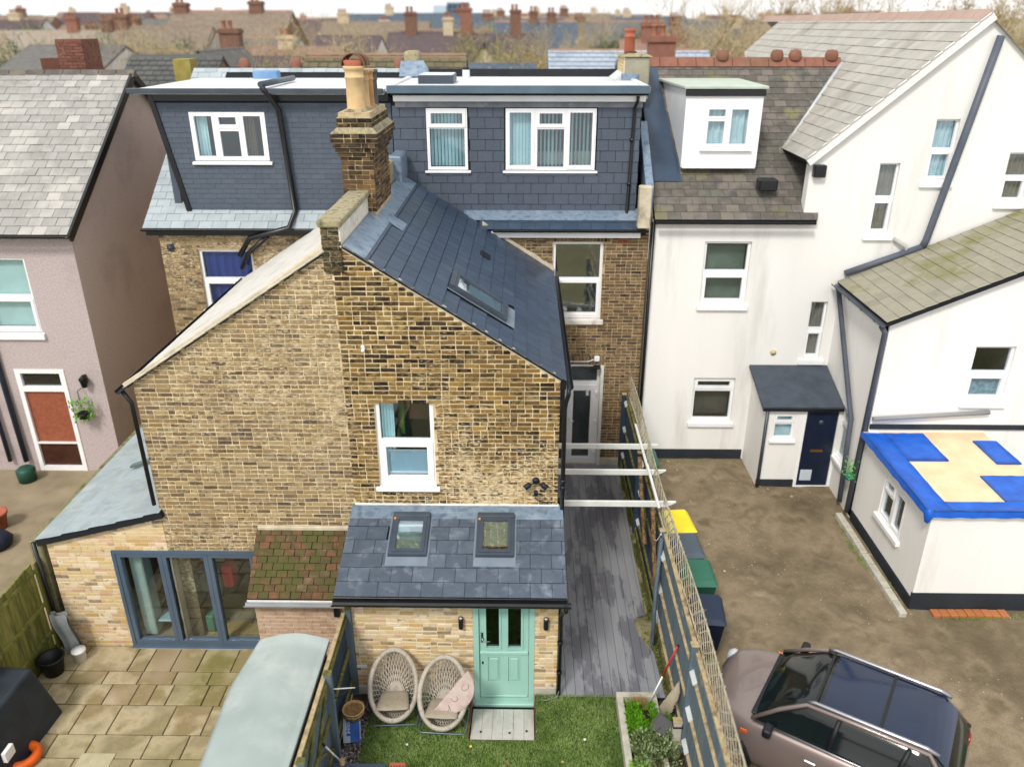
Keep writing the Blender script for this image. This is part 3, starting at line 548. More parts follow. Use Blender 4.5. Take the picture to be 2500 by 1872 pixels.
for z in (.25, 1.1, 1.85): MB().box(fm, 1.70, 1.76, z, z+.09, -.03, .02).build('hinge', WHITE, w3, bev=.01)
MB().box(fm, 1.10, 1.14, 1.0, 1.3, -.03, -.005).build('handle_plate', WHITE, w3, bev=.008); MB().tube([(1.12, 17.1, 1.2), (1.12, 17.04, 1.19), (1.22, 17.04, 1.18)], .011, 8).build('lever_handle', WHITE, w3)
MB().box(fm, 1.49, 1.56, 1.80, 1.94, -.070, -.065).build('sticker', WHITE, w3)
box_part('door_side_board', H, fm, 1.80, 1.875, -.02, 2.60, 0, .07, PAINTWOOD)
MB().box(fm, 1.64, 1.76, 2.72, 2.84, .0, .07).build('junction_box', WHITE, H, bev=.01); MB().box(fm, 1.62, 1.78, 2.58, 2.63, .05, .2).build('lamp', BLACKP, H, bev=.01)
MB().tube([(1.66, 17.08, 2.76), (1.5, 17.08, 2.70), (.7, 17.08, 2.70)], .012, 6).build('cable', WHITE, H)
# -- eaves of the main roof below the dormer
ms = .71; fs = Fr((0, 16.93, 5.80), (1, 0, 0), (0, 1, ms), (0, -ms, 1))
mrf = MB().box(fs, -2.72, 2.62, 0, 5.2, -.16, -.014).build('main_roof', UNDER, H)
pieces('slate', mrf, fs, rect(-.95, 2.62, 0, .56), [], SLATE, .30, .20, .005, 0, 0, .006, tail=.008, inset=.0015, hj=.001)
MB().box(fs, -1.3, 2.52, .26, .60, .016, .024).box(fs, -1.3, 2.52, .24, .27, .016, .035).build('lead_flashing', LEAD, H, bev=.003)
MB().box(XZ(16.98), -.70, 2.50, 5.62, 5.76, .0, .02).build('fascia', WHITE, H, bev=.003)
gutter(H, (-.66, 16.88, 5.80), (2.66, 16.88, 5.80), .05)
rf = Fr((.66, 17.07, 4.85), (-1, 0, mr), (0, 0, 1), (0, -1, 0)); fb = MB()
for i in range(16): fb.box(rf, i*.115, i*.115+.116, .02, .10+.03*R.random(), 0, .05+.01*R.random())
fb.build('cement_fillet', RENDCREAM, H, bev=.006)
# verge upstand at the right end of the roof
MB().box(Fr((0, 16.78, 0)), 2.40, 2.66, 5.86, 6.74, -.22, 0).build('rendered_upstand', RENDCREAM, H, bev=.02)
MB().add([(2.55, 17.0, 6.70), (2.72, 17.0, 6.70), (2.72, 18.6, 7.85), (2.55, 18.6, 7.85), (2.55, 17.0, 6.1), (2.72, 17.0, 6.1), (2.72, 18.6, 7.1), (2.55, 18.6, 7.1)], [(0, 1, 2, 3), (4, 7, 6, 5), (0, 4, 5, 1), (1, 5, 6, 2), (2, 6, 7, 3), (3, 7, 4, 0)]).build('lead_verge', LEAD, H, bev=.01)
# -- dormer
fd = XZ(17.36); D1 = (-2.04, -1.19, 6.98, 8.22); D2 = (-.39, 1.49, 6.98, 8.22)
dw = panel(MB(), fd, rect(-2.74, 2.42, 5.9, 8.42), [D1, D2], -.15, -.012).build('dormer_wall', UNDER, H)
MB().box(Fr((0, 17.51, 0)), 2.27, 2.42, 6.0, 8.42, -3.5, 0).box(Fr((0, 17.51, 0)), -2.74, -2.6, 6.0, 8.42, -3.5, 0).build('dormer_cheek', CLAD, H)
holes = [(D1[0]-.01, D1[1]+.03, D1[2]-.12, D1[3]+.0), (D2[0]-.03, D2[1]+.03, D2[2]-.12, D2[3]+.0)]
pieces('hung_tile', dw, fd, rect(-2.74, 2.41, 6.035, 8.27), holes, CLAD, .322, .2235, .008, .006, -.006, .006, singles=300, tail=.012, inset=.0015, hj=.0015, rot=.004, min_a=.06, jit=.0012)
MB().box(fd, -2.67, 2.43, 8.24, 8.40, -.01, .012).build('grey_board', mat('grey_undercloak', ['6f747b', '868a90'], rough=.7, scale=4, dirt='a5a8aa', dscale=3), H, bev=.002)
MB().box(fd, -2.69, 2.47, 8.36, 8.50, -.01, .10).build('fascia', WHITE, H, bev=.004)
box_part('window_apron', H, fd, D1[0]+.02, D1[1]+.01, 6.86, 6.97, .0, .014, MATS['grey_flashing']); box_part('window_apron', H, fd, D2[0]-.02, D2[1]+.02, 6.86, 6.97, 0, .014, MATS['grey_flashing'])
def blinds(win, fr, a0, a1, b0, b1, n, ang, c=-.16):
    mb = MB()
    for i in range(n):
        x = a0+(a1-a0)*(i+.5)/n; wd = (a1-a0)/n*.92; q = ang(i/n)
        u = Vector((math.cos(q), math.sin(q), 0)); o = fr.p(x, b0, c); k = MB(); k.add([o-u*wd/2, o+u*wd/2, o+u*wd/2+Vector((0, 0, b1-b0)), o-u*wd/2+Vector((0, 0, b1-b0))], [(0, 1, 2, 3)]); k.v += [v+Vector((0, .002, 0)) for v in k.v]; k.f.append((7, 6, 5, 4)); k.sm.append(False)
        k.build('blind_slat', BLIND, win)
f = Fr((D1[0]+.0, 17.36, D1[2])); w4 = window(H, f, .85, 1.24, [(.045, .805, .88, 1.20)], fixed=[(.06, .79, .06, .84)], deep=.0, bar=.055, sillh=.03, label='narrow white dormer window with closed vertical blinds')
blinds(w4, f, .06, .79, .06, 1.18, 10, lambda t: .55+.1*math.sin(t*9))
f = Fr((D2[0], 17.36, D2[2])); w5 = window(H, f, 1.88, 1.24, [(.65, 1.23, .88, 1.20)], fixed=[(.06, .53, .10, 1.16), (.66, 1.22, .06, .83), (1.34, 1.80, .10, 1.16)], deep=.0, bar=.055, sillh=.03, label='wide white dormer window with half open vertical blinds')
panel(MB(), f, rect(.03, .60, .03, 1.21), [(.085, .53, .10, 1.16)], -.01, .03).build('sash', WHITE, w5, bev=.006); panel(MB(), f, rect(1.27, 1.85, .03, 1.21), [(1.335, 1.80, .10, 1.16)], -.01, .03).build('sash', WHITE, w5, bev=.006)
blinds(w5, f, .07, .56, .06, 1.18, 7, lambda t: .15); blinds(w5, f, .62, 1.85, .06, 1.18, 15, lambda t: 1.0+.1*math.sin(t*20))
MB().box(f, .66, 1.8, .06, .32, -.5, -.4).build('bed_headboard', ROOM_L, w5)
gutter(H, (-2.72, 17.19, 8.53), (2.50, 17.19, 8.53), .05)
pipe(H, [(2.30, 17.19, 8.47), (2.30, 17.19, 8.38), (2.27, 17.30, 8.26), (2.26, 17.31, 8.18), (2.22, 17.31, 6.08), (2.20, 17.26, 6.0)], .034, brackets=[(2.24, 17.31, 7.6), (2.23, 17.31, 6.7)])
# -- flat roof of the dormer
fr2 = Fr((0, 17.05, 0), (1, 0, 0), (0, 1, 0), (0, 0, 1))
MB().box(fr2, -2.70, 2.42, .10, 4.05, 8.52, 8.63).build('flat_roof', FLATROOF, H)
t_ = MB().box(fr2, -2.78, 2.52, 0, .10, 8.53, 8.68); t_.build('front_trim', TRIMBLUE, H, bev=.006)
MB().box(fr2, -2.82, -2.70, .101, 4.05, 8.55, 8.67).build('side_trim', FLATROOF, H, bev=.02); MB().box(fr2, 2.42, 2.54, .101, 4.05, 8.55, 8.67).build('side_trim', FLATROOF, H, bev=.02)
hb = MB().box(fr2, -2.29, -1.53, 1.25, 2.15, 8.63, 8.80).build('rooflight_kerb', DGREY, H, bev=.008, label='grey kerb box of the flat rooflight'); MB().box(fr2, -2.27, -1.55, 1.27, 2.13, 8.80, 8.82).build('rooflight_lid', mat('pale_lid', ['c4ccd4', 'd8dde2'], rough=.15, spec=.6), hb, bev=.006)
vp = MB().lathe((-1.40, 20.45, 8.63), [(.09, 0), (.085, .18), (.06, .18)], 18).build('soil_vent', FLATROOF, H); MB().lathe((-1.40, 20.45, 8.80), [(.055, 0), (.075, .02), (.075, .06), (.05, .075), (0, .08)], 16).build('vent_cap', BLACKP, vp)
RT = mat('black_ridge_tile', ['2c323a', '4a525c'], rough=.55, scale=3, rnd=.4)
for i in range(12):
    x0 = -2.62+i*.40; mb = MB()
    pts = [(-.16, -.10), (-.12, .0), (-.05, .055), (.05, .055), (.12, 0), (.16, -.10)]
    mb.prism(Fr((x0, 21.25, 8.74), (0, 1, 0), (0, 0, 1), (1, 0, 0)), [(a, b) for a, b in pts], .0, .392); mb.prism(Fr((x0, 21.25, 8.752), (0, 1, 0), (0, 0, 1), (1, 0, 0)), pts, .375, .41)
    mb.build('ridge_tile', RT, H, bev=.006)
MB().add([(-2.75, 21.1, 8.7), (2.7, 21.1, 8.7), (2.7, 21.4, 8.7), (-2.75, 21.4, 8.7), (-2.75, 25.5, 5.8), (2.7, 25.5, 5.8), (-2.75, 25.4, 0), (2.7, 25.4, 0)], [(0, 1, 2, 3), (3, 2, 5, 4), (4, 5, 7, 6)]).build('front_slope', SLATE, H)
# -- stone party upstand and the chimney on the right
su = MB().box(Fr((0, 20.8, 0)), -2.93, -2.55, 8.4, 9.22, -.5, 0).build('party_upstand', STONE, H, bev=.09, seg=3)
MB().add([(-3.0, 20.4, 8.66), (-2.3, 20.4, 8.66), (-2.45, 20.8, 9.0), (-3.0, 20.8, 9.0), (-2.3, 21.2, 8.66), (-2.5, 21.2, 9.0)], [(0, 1, 2, 3), (1, 4, 5, 2)]).build('lead_saddle', LEAD, H)
rc = MB().box(Fr((0, 19.55, 0)), 2.26, 2.84, 8.2, 9.13, -1.35, 0).build('chimney', mat('grey_render', ['8f8c7c', 'aaa692'], rough=.95, scale=4, bump=.4, dirt='6f6c54', dscale=2), H, bev=.03, label='low chimney with a rendered end and one red pot')
cl = mat('cream_lime_mortar', ['c9bda0', 'dcd2b8'], rough=.95, scale=6)
MB().box(Fr((2.255, 19.57, 0), (0, 1, 0), (0, 0, 1), (-1, 0, 0)), 0, 1.3, 8.5, 9.12, -.02, .0).build('pointed_face', cl, rc)
pieces('brick', rc, Fr((2.255, 20.87, 0), (0, -1, 0), (0, 0, 1), (-1, 0, 0)), rect(0, 1.3, 8.66, 9.12), [], mat('pale_yellow_brick', ['b79f6c', 'cdb88a'], rough=.95, rnd=.6), .13, .075, .03, .022, 0, .006, jit=.006, min_a=.3)
MB().add([(2.2, 19.5, 9.13), (2.9, 19.5, 9.13), (2.9, 20.95, 9.13), (2.2, 20.95, 9.13), (2.35, 19.7, 9.2), (2.75, 19.7, 9.2), (2.75, 20.7, 9.2), (2.35, 20.7, 9.2)], [(0, 1, 5, 4), (1, 2, 6, 5), (2, 3, 7, 6), (3, 0, 4, 7), (4, 5, 6, 7)]).build('flaunching', STONE, rc, bev=.02)
MB().lathe((2.42, 20.1, 9.18), [(.125, 0), (.12, .34), (.135, .35), (.135, .38), (.115, .39), (.115, .46), (.14, .48), (.14, .53), (.1, .53)], 24).build('chimney_pot', TERRA, rc)
mb = MB()
for i in range(6): mb.box(Fr((2.30+.045*i, 19.75, 9.14)), 0, .02, 0, .10, -.22, 0)
mb.build('clay_vent', RUST, rc)
MB().add([(2.05, 19.5, 8.635), (2.26, 19.56, 8.78), (2.26, 20.9, 8.80), (2.05, 20.9, 8.635), (2.26, 19.56, 8.6), (2.26, 20.9, 8.6)], [(0, 1, 2, 3), (0, 4, 1), (3, 2, 5)]).build('roof_upstand', FLATROOF, rc)
MB().box(Fr((0, 19.54, 0)), 2.2, 2.6, 8.62, 8.78, -.03, .02).build('lead_apron', LEAD, rc, bev=.01)
# ================================================================ left neighbour: blurred brick house with slate dormer
N = root('terrace_house', 'left brick terrace house with bifold doors, mossy tiled lean-to and tiled dormer', 'house', (-5.5, 12, -.4))
gl = [(-6.0, -.45), (-2.742, -.45), (-2.742, 6.86), (-2.86, 6.92), (-6.0, 4.80)]
bh = (-6.0, -4.5, -.40, 1.66)
gw = panel(MB(), fg, gl, [bh], -.22, 0).build('rear_wing_wall', MORTAR, N)
pieces('brick', gw, fg, [(-6.0, -.45), (-2.745, -.45), (-2.745, 6.84), (-2.86, 6.90), (-6.0, 4.78)], [bh], BRICK_L, .232, .0755, .017, .019, -.02, .010, jit=.003, lens=(1, 1, .5, 1, .5), inset=.004, hj=.003)
MB().box(fg, -6.0, -5.78, -.4, 4.7, -5.9, -.23).build('side_wall', BRICK_L, N)
# rear wing roof, falling to the left
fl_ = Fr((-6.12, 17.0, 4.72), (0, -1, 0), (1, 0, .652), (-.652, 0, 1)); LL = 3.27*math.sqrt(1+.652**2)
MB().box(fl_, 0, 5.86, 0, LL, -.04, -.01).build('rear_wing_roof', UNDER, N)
pieces('slate', N, fl_, rect(0, 5.95, 0, LL), [], mat('glare_pale_slate', ['b4b2ac', 'd0cdc6', 'c2c0b9'], rough=.6, scale=2, rnd=.5), .3, .24, .004, 0, 0, .006, tail=.008)  # slates coloured pale: grazing glare painted into the base colour
vv = Fr((-6.12, 11.13, 4.74), (1, 0, .652), (-.652, 0, 1), (0, -1, 0)); MB().box(vv, 0, LL, -.03, .04, -.02, .045).build('verge_trim', RENDCREAM, N, bev=.006)
gutter(N, (-6.18, 11.0, 4.70), (-6.18, 17.0, 4.70), .055, out=(-1, 0, 0)); pipe(N, [(-6.16, 11.08, 4.66), (-6.06, 11.10, 4.45), (-6.05, 11.10, 2.6)], .035)
# side extension with lean-to slate roof and wall of pale brick
eo = [(-8.06, -.45), (-6.0, -.45), (-6.0, 2.42), (-8.06, 1.88)]; eh = (-6.98, -5.999, -.40, 1.66)
fe2 = XZ(11.14)
xw = panel(MB(), fe2, eo, [eh], -.22, 0).build('extension_wall', MORTAR2, N)
pieces('brick', xw, fe2, eo, [eh], BRICK_E, .235, .0755, .009, .010, -.02, .006, jit=.002, lens=(1, .5, 1, 1), hj=.002)
MB().box(fe2, -8.06, -7.9, -.4, 1.8, -5.7, -.23).build('side_wall', MORTAR2, N)
fx2 = Fr((-8.18, 17.05, 1.90), (0, -1, 0), (1, 0, .262), (-.262, 0, 1)); l2 = 2.22*math.sqrt(1+.262**2)
xr = MB().box(fx2, 0, 6.0, 0, l2, -.12, -.01).build('lean_to_roof', UNDER, N)
pieces('slate', xr, fx2, rect(0, 6.02, 0, l2), [], mat('grey_green_slate', ['84929a', 'a0acb0', '919da2', 'aab2b0'], rough=.55, scale=2, rnd=.5, dirt='8a8c60', dscale=1.2, dlo=.56, dhi=.75), .3, .25, .005, 0, 0, .006, tail=.008)
MB().box(Fr((-7.4, 13.0, 2.16), (1, .25, .262), (0, 1, 0), (0, 0, 1)), 0, 1.35, 0, .10, 0, .05).build('roof_batten', mat('grey_green_batten', ['5a6a64', '6c7c74']), N, bev=.01)
pipe(N, [(-8.22, 11.06, 1.86), (-8.2, 11.06, -.4)], .034); 
# bifold doors
BF = (-6.98, -4.5, -.40, 1.66)
BFM = mat('blue_grey_door_frame', ['4a5a6c', '566779'], rough=.4, scale=2)
bd = panel(MB(), fe2.at(0, 0, .001), rect(*BF), [(BF[0]+.06, BF[1]-.06, BF[2]+.05, BF[3]-.06)], -.12, .03).build('bifold_door', BFM, N, bev=.005, label='grey framed bifold doors with three glass leaves')
for i in range(3):
    a0 = BF[0]+.065+i*.785; a1 = a0+.78
    lf_ = panel(MB(), fe2, rect(a0, a1, BF[2]+.055, BF[3]-.065), [(a0+.07, a1-.07, BF[2]+.13, BF[3]-.13)], -.09, .02).build('door_leaf', BFM, bd, bev=.005)
    MB().box(fe2, a0+.065, a1-.065, BF[2]+.125, BF[3]-.125, -.04, -.034).build('pane', GLASS, bd)
MB().box(fe2, BF[0]-.02, BF[1]+.02, -.46, -.395, -.02, .10).build('threshold', BFM, bd, bev=.01)
room(bd, fe2, BF[0], BF[1], -.40, 1.66, -.121, 3.0, mat('lit_kitchen', ['9a8468', 'b09a7c', '7f6c54'], rough=.8, scale=2))
KX = [('pale_curtain', -6.85, -6.62, -.35, 1.5, -.2, 'c0ccc0'), ('blue_cloth', -6.3, -6.12, .55, 1.4, -.3, '7a9ab4'), ('dark_chair', -5.75, -5.35, .35, .95, -.35, '252a2a'), ('red_cloth', -5.30, -5.12, .65, 1.1, -.3, 'd83a44'), ('pale_table', -6.6, -6.15, -.1, -.05, -.25, 'b4d0cc'), ('red_bucket', -4.62, -4.55, -.35, .0, -.5, 'b83a38'), ('white_unit', -4.75, -4.6, .8, 1.4, -.4, 'b4bcb8'), ('dark_shelf', -5.7, -5.2, 1.1, 1.5, -1.2, '3a2a20'), ('floor_rug', -5.9, -4.7, -.395, -.38, -.3, 'c09c68'), ('green_stool', -5.75, -5.6, -.35, 0, -.3, '5a8a70')]
for nme, a0, a1, b0, b1, c, col in KX: MB().box(fe2, a0, a1, b0, b1, c-.3, c).build(nme, mat(nme, col, rough=.8), bd, bev=.02)
# mossy tiled lean-to with white fascia
ft = Fr((0, 10.28, 1.36), (1, 0, 0), (0, .87, .79), (0, -.79, .87)); lt = 1.15
mt = MB().box(ft, -4.42, -2.80, 0, lt, -.08, -.01).build('tiled_lean_to', UNDER, N)
pieces('clay_tile', mt, ft, rect(-4.42, -2.80, 0, lt), [], mat('mossy_clay_tile', ['6a4a38', '554830', '7c5440', '4f4a2e', '60523a', '8a705a'], rough=.95, scale=6, rnd=.7, dirt='4e5028', dscale=2.6, dlo=.46, dhi=.58, bump=.6, fine=.3), .175, .115, .008, 0, 0, .014, singles=120, tail=.014, hj=.004, jit=.003)
MB().box(XZ(11.15), -4.4, -2.8, 2.12, 2.19, 0, .06).build('white_flashing', RENDCREAM, N, bev=.01)
MB().box(XZ(10.27), -4.42, -2.80, 1.24, 1.35, 0, .025).build('fascia', PAINTWOOD, N, bev=.004); gutter(N, (-4.44, 10.18, 1.33), (-2.82, 10.18, 1.33), .05, mat('grey_pvc', '8f9294'))
wl_ = MB().box(XZ(10.36), -4.35, -2.8, -.4, 1.26, -.76, 0).build('lean_to_wall', MORTAR2, N); pieces('brick', wl_, XZ(10.36), rect(-4.35, -2.8, -.4, 1.24), [], mat('pinkish_brick', ['a88a74', 'c2aa94', 'b89a84', '9a7f68'], rough=.95, rnd=.6, scale=8), .232, .0755, .01, .012, 0, .01)
MB().box(XZ(10.36), -3.05, -2.95, 1.0, 1.3, .01, .1).build('hopper', BLACKP, N, bev=.02)
# main house behind
nh = (-7.15, -5.95, 3.95, 5.30)
nw = panel(MB(), fm, rect(-7.95, -2.72, -.45, 5.72), [nh], -.25, 0).build('rear_wall', MORTAR3, N)
pieces('brick', nw, fm, rect(-7.95, -2.8, 2.0, 5.70), [nh], BRICK_L, .232, .0755, .012, .012, -.02, .01, jit=.003)
MB().box(fm, -7.95, -7.7, -.4, 5.6, -8, -.26).build('side_wall', MORTAR3, N)
nwin = window(N, Fr((nh[0], 17.1, nh[2])), 1.2, 1.35, [(.06, 1.14, .05, .62)], fixed=[(.06, 1.14, .70, 1.29)], deep=.06, sillh=.08, label='white sash window with blue curtains'); curtain(nwin, Fr((nh[0], 17.1, nh[2])), .06, 1.14, .05, 1.3, -.16, CURT_B, folds=6)
MB().lathe((-7.72, 17.1, 5.35), [(0, 0), (.08, 0), (.08, .05), (0, .1)], 14, (0, -1, 0)).build('alarm_box', DGREY, N)
fsl = Fr((0, 16.93, 5.80), (1, 0, 0), (0, 1, ms), (0, -ms, 1))
MB().box(fsl, -8.15, -2.72, 0, 5.25, -.16, -.01).build('main_roof', UNDER, N)
pieces('slate', N, fsl, rect(-8.2, -2.75, 0, 5.2), [(-7.35, -2.7, .62, 5.0)], mat('pale_blue_slate', ['8a959c', 'a9b3b8', '97a1a6'], rough=.5, scale=2, rnd=.5), .3, .21, .005, 0, 0, .006, tail=.008)
MB().box(XZ(16.98), -8.15, -2.75, 5.64, 5.77, 0, .02).build('fascia', BLACK, N); gutter(N, (-8.2, 16.88, 5.80), (-2.8, 16.88, 5.80), .055)
nd = (-6.98, -5.40, 7.16, 8.14)
dn = panel(MB(), fd, [(-7.28, 6.05), (-2.76, 6.05), (-2.76, 8.45), (-7.72, 8.45)], [nd], -.15, -.01).build('dormer_wall', UNDER, N)
pieces('hung_tile', dn, fd, [(-7.28, 6.05), (-2.76, 6.05), (-2.76, 8.32), (-7.70, 8.32)], [nd], CLAD, .3, .105, .003, 0, -.004, .005, tail=.008, inset=.001, hj=.001)
MB().box(Fr((0, 17.51, 0)), -7.65, -7.5, 6.1, 8.4, -3.4, 0).build('dormer_cheek', CLAD, N)
cb = Fr((-7.28, 17.36, 6.05), (-.44, 0, 2.4), (1, 0, .18), (0, -1, 0)); MB().box(cb, 0, 2.45, -.05, .06, -.01, .05).build('corner_trim', BLACK, N, bev=.005)
f = Fr((nd[0], 17.36, nd[2])); w6 = window(N, f, 1.58, .98, [(.56, 1.02, .68, .93)], fixed=[(.09, .46, .09, .90), (.60, 1.0, .08, .60), (1.12, 1.48, .09, .90)], deep=0, bar=.05, label='white three part dormer window of the left house'); curtain(w6, f, .08, .3, .08, .92, -.15, CURT, folds=3); curtain(w6, f, 1.12, 1.3, .08, .92, -.15, mat('brown_curtain', '6f5c40'), folds=3)
MB().box(fr2, -7.95, -2.86, .10, 4.0, 8.50, 8.60).build('flat_roof', FLATROOF, N); MB().box(fr2, -8.05, -2.86, -.02, .10, 8.52, 8.62).build('front_trim', DGREY, N, bev=.01); MB().box(fd, -7.75, -2.8, 8.36, 8.51, 0, .04).build('fascia', BLACK, N)
MB().tube([(-5.30, 17.0, 8.70), (-5.30, 19.5, 8.68)], .06, 8).build('roof_pipe', DGREY, N); pipe(N, [(-5.28, 17.0, 8.66), (-5.22, 17.05, 8.55), (-5.05, 17.22, 8.2), (-4.95, 17.28, 6.1), (-5.0, 16.8, 5.85), (-5.9, 16.9, 5.6), (-6.2, 17.0, 5.2)], .06)
pipe(N, [(-5.5, 16.9, 5.65), (-6.0, 17.0, 5.25), (-6.2, 17.02, 4.9)], .05)
for i in range(11):
    mb = MB(); x0 = -7.6+i*.43; mb.prism(Fr((x0, 21.3, 8.72), (0, 1, 0), (0, 0, 1), (1, 0, 0)), [(-.16, -.1), (0, .09), (.16, -.1)], 0, .42)
    if i % 3 == 1: mb.lathe((x0+.2, 21.3, 8.8), [(.0, -.1), (.14, -.05), (.15, .1), (.1, .22), (0, .25)], 12, (0, 0, 1))
    mb.build('ridge_tile', mat('old_red_ridge', ['7c5244', '8f6454'], rough=.95, scale=5, dirt='6a5a44') if i % 3 == 1 else SLATE_OLD, N, bev=.01)
MB().add([(-8, 21.1, 8.6), (-2.76, 21.1, 8.6), (-2.76, 25.5, 5.8), (-8, 25.5, 5.8), (-8, 25.4, 0), (-2.76, 25.4, 0)], [(0, 1, 2, 3), (3, 2, 5, 4)]).build('front_slope', SLATE_OLD, N)
MB().box(Fr((0, 20.5, 0)), -6.55, -5.95, 8.4, 8.78, -.3, 0).build('blue_cover', mat('blue_cover', ['5f86b0', '7a9cc0']), N, bev=.02)

# ================================================================ pink pebbledashed house on the far left
P = root('detached_house', 'pink pebbledashed house on the far left with pale weathered slate roof', 'house', (-13, 17.2, -.3))
ph = [(-12.5, -11.05, 3.35, 5.10), (-11.95, -10.78, -.3, 2.42)]
pwl = panel(MB(), fm, rect(-16, -9.90, -.5, 5.72), ph, -.25, 0).build('rear_wall', PINK, P)
sp = [(0, -.49), (8.2, -.49), (8.2, 5.75), (4.15, 8.6), (0, 5.75)]
MB().prism(Fr((-9.895, 17.104, 0), (0, 1, 0), (0, 0, 1), (1, 0, 0)), sp, -.25, 0.0).build('side_wall', PINK2, P)
fp = Fr((0, 16.86, 5.66), (1, 0, 0), (0, 1, .70), (0, -.70, 1)); LP = 4.35*math.sqrt(1+.49)
pr_ = MB().box(fp, -16, -9.78, 0, LP, -.12, -.01).build('roof', UNDER, P)
pieces('slate', pr_, fp, rect(-16, -9.78, 0, LP-.05), [], SLATE_PALE, .30, .25, .007, 0, 0, .010, singles=300, tail=.012, hj=.003, jit=.003)
MB().box(Fr((-9.80, 16.84, 5.62), (0, 1, .70), (0, -.70, 1), (1, 0, 0)), 0, LP, -.14, .05, -.02, .05).build('bargeboard', BLACK, P, bev=.006)
MB().box(Fr((-9.80, 21.25, 8.70), (0, 1, -.70), (0, .70, 1), (1, 0, 0)), 0, LP, -.14, .05, -.02, .05).build('bargeboard', BLACK, P, bev=.006)
for i in range(14): MB().prism(Fr((-16+i*.45, 21.22, 8.70), (0, 1, 0), (0, 0, 1), (1, 0, 0)), [(-.16, -.1), (0, .08), (.16, -.1)], 0, .44).build('ridge_tile', SLATE_OLD, P, bev=.01)
MB().add([(-16, 21.2, 8.68), (-9.8, 21.2, 8.68), (-9.8, 25.6, 5.6), (-16, 25.6, 5.6)], [(0, 1, 2, 3)]).build('front_slope', SLATE_OLD, P)
gutter(P, (-16, 16.78, 5.66), (-9.8, 16.78, 5.66), .06)
f = Fr((ph[0][0], 17.1, ph[0][2])); w7 = window(P, f, 1.45, 1.75, [(.06, 1.39, .06, .78)], fixed=[(.06, 1.39, .88, 1.69)], deep=.05, sillh=.14, label='white sash window with pale green blind'); MB().box(f, .08, 1.37, .1, 1.68, -.2, -.18).build('blind', mat('pale_green_blind', ['d0e4de', 'e0f0ea']), w7)
fq = Fr((-11.95, 17.1, -.3)); dq = panel(MB(), fq, rect(0, 1.17, 0, 2.72), [(.10, 1.07, .12, .75), (.10, 1.07, .78, 2.15), (.12, 1.05, 2.28, 2.62)], -.12, .02).build('back_door', WHITE, P, bev=.006, label='white back door with brown blind')
MB().box(fq, .09, 1.08, .11, .76, -.06, -.05).build('lower_panel', mat('brown_glass', ['3a2018', '4f3024'], rough=.3), dq); MB().box(fq, .09, 1.08, .77, 2.16, -.06, -.045).build('brown_blind', mat('rust_blind', ['8a4a34', '9c5a40'], rough=.8, scale=12), dq); MB().box(fq, .11, 1.06, 2.27, 2.63, -.06, -.055).build('pane', GLASS_D, dq); room(dq, fq, .1, 1.07, .1, 2.6, -.13, 1.)
pipe(P, [(-12.25, 17.03, 5.6), (-12.25, 17.03, 2.4), (-12.2, 17.0, .0)], .06, m=mat('navy_pipe', '222a3a', rough=.5)); pipe(P, [(-12.65, 17.03, 3.0), (-12.6, 17.0, .0)], .05, m=MATS['navy_pipe'])
sl_ = root('wall_lantern', 'black wall lantern on the pink house beside its back door', 'wall light', (-10.30, 17.05, 2.2)); MB().lathe((-10.30, 16.98, 2.0), [(0, 0), (.06, .02), (.09, .2), (.11, .22), (.02, .32), (0, .34)], 8).build('lantern_body', BLACKP, sl_); MB().box(XZ(17.1), -10.33, -10.27, 2.1, 2.3, 0, .08).build('bracket', BLACKP, sl_)
hp = root('hanging_plant', 'bright green trailing plant hanging beside the pink house door', 'plant', (-10.45, 16.95, 1.5)); mb = MB()
for i in range(150):
    a, b, r_ = R.uniform(0, 6.3), R.uniform(-1, 1), .28*R.random()**.4; c = Vector((-10.45+math.cos(a)*r_, 16.9+math.sin(a)*r_*.6, 1.45+b*.28)); d = Vector((R.uniform(-1, 1), R.uniform(-1, 1), R.uniform(-1.5, .5))).normalized()*.09; s_ = d.cross(Vector((0, 0, 1))).normalized()*.02; mb.add([c-s_, c+s_, c+d+s_*.3, c+d-s_*.3], [(0, 1, 2, 3)])
mb.build('leaves', mat('bright_leaf', ['4f8a1e', '6fae2c', '3c7018'], rough=.6, rnd=.8), hp); MB().lathe((-10.45, 16.9, 1.25), [(0, 0), (.1, 0), (.14, .14), (.12, .14), (0, .1)], 14).build('pot', BLACKP, hp); MB().tube([(-10.45, 17.08, 1.95), (-10.45, 16.9, 1.95), (-10.45, 16.9, 1.4)], .01, 5).build('hook', BLACKP, hp)
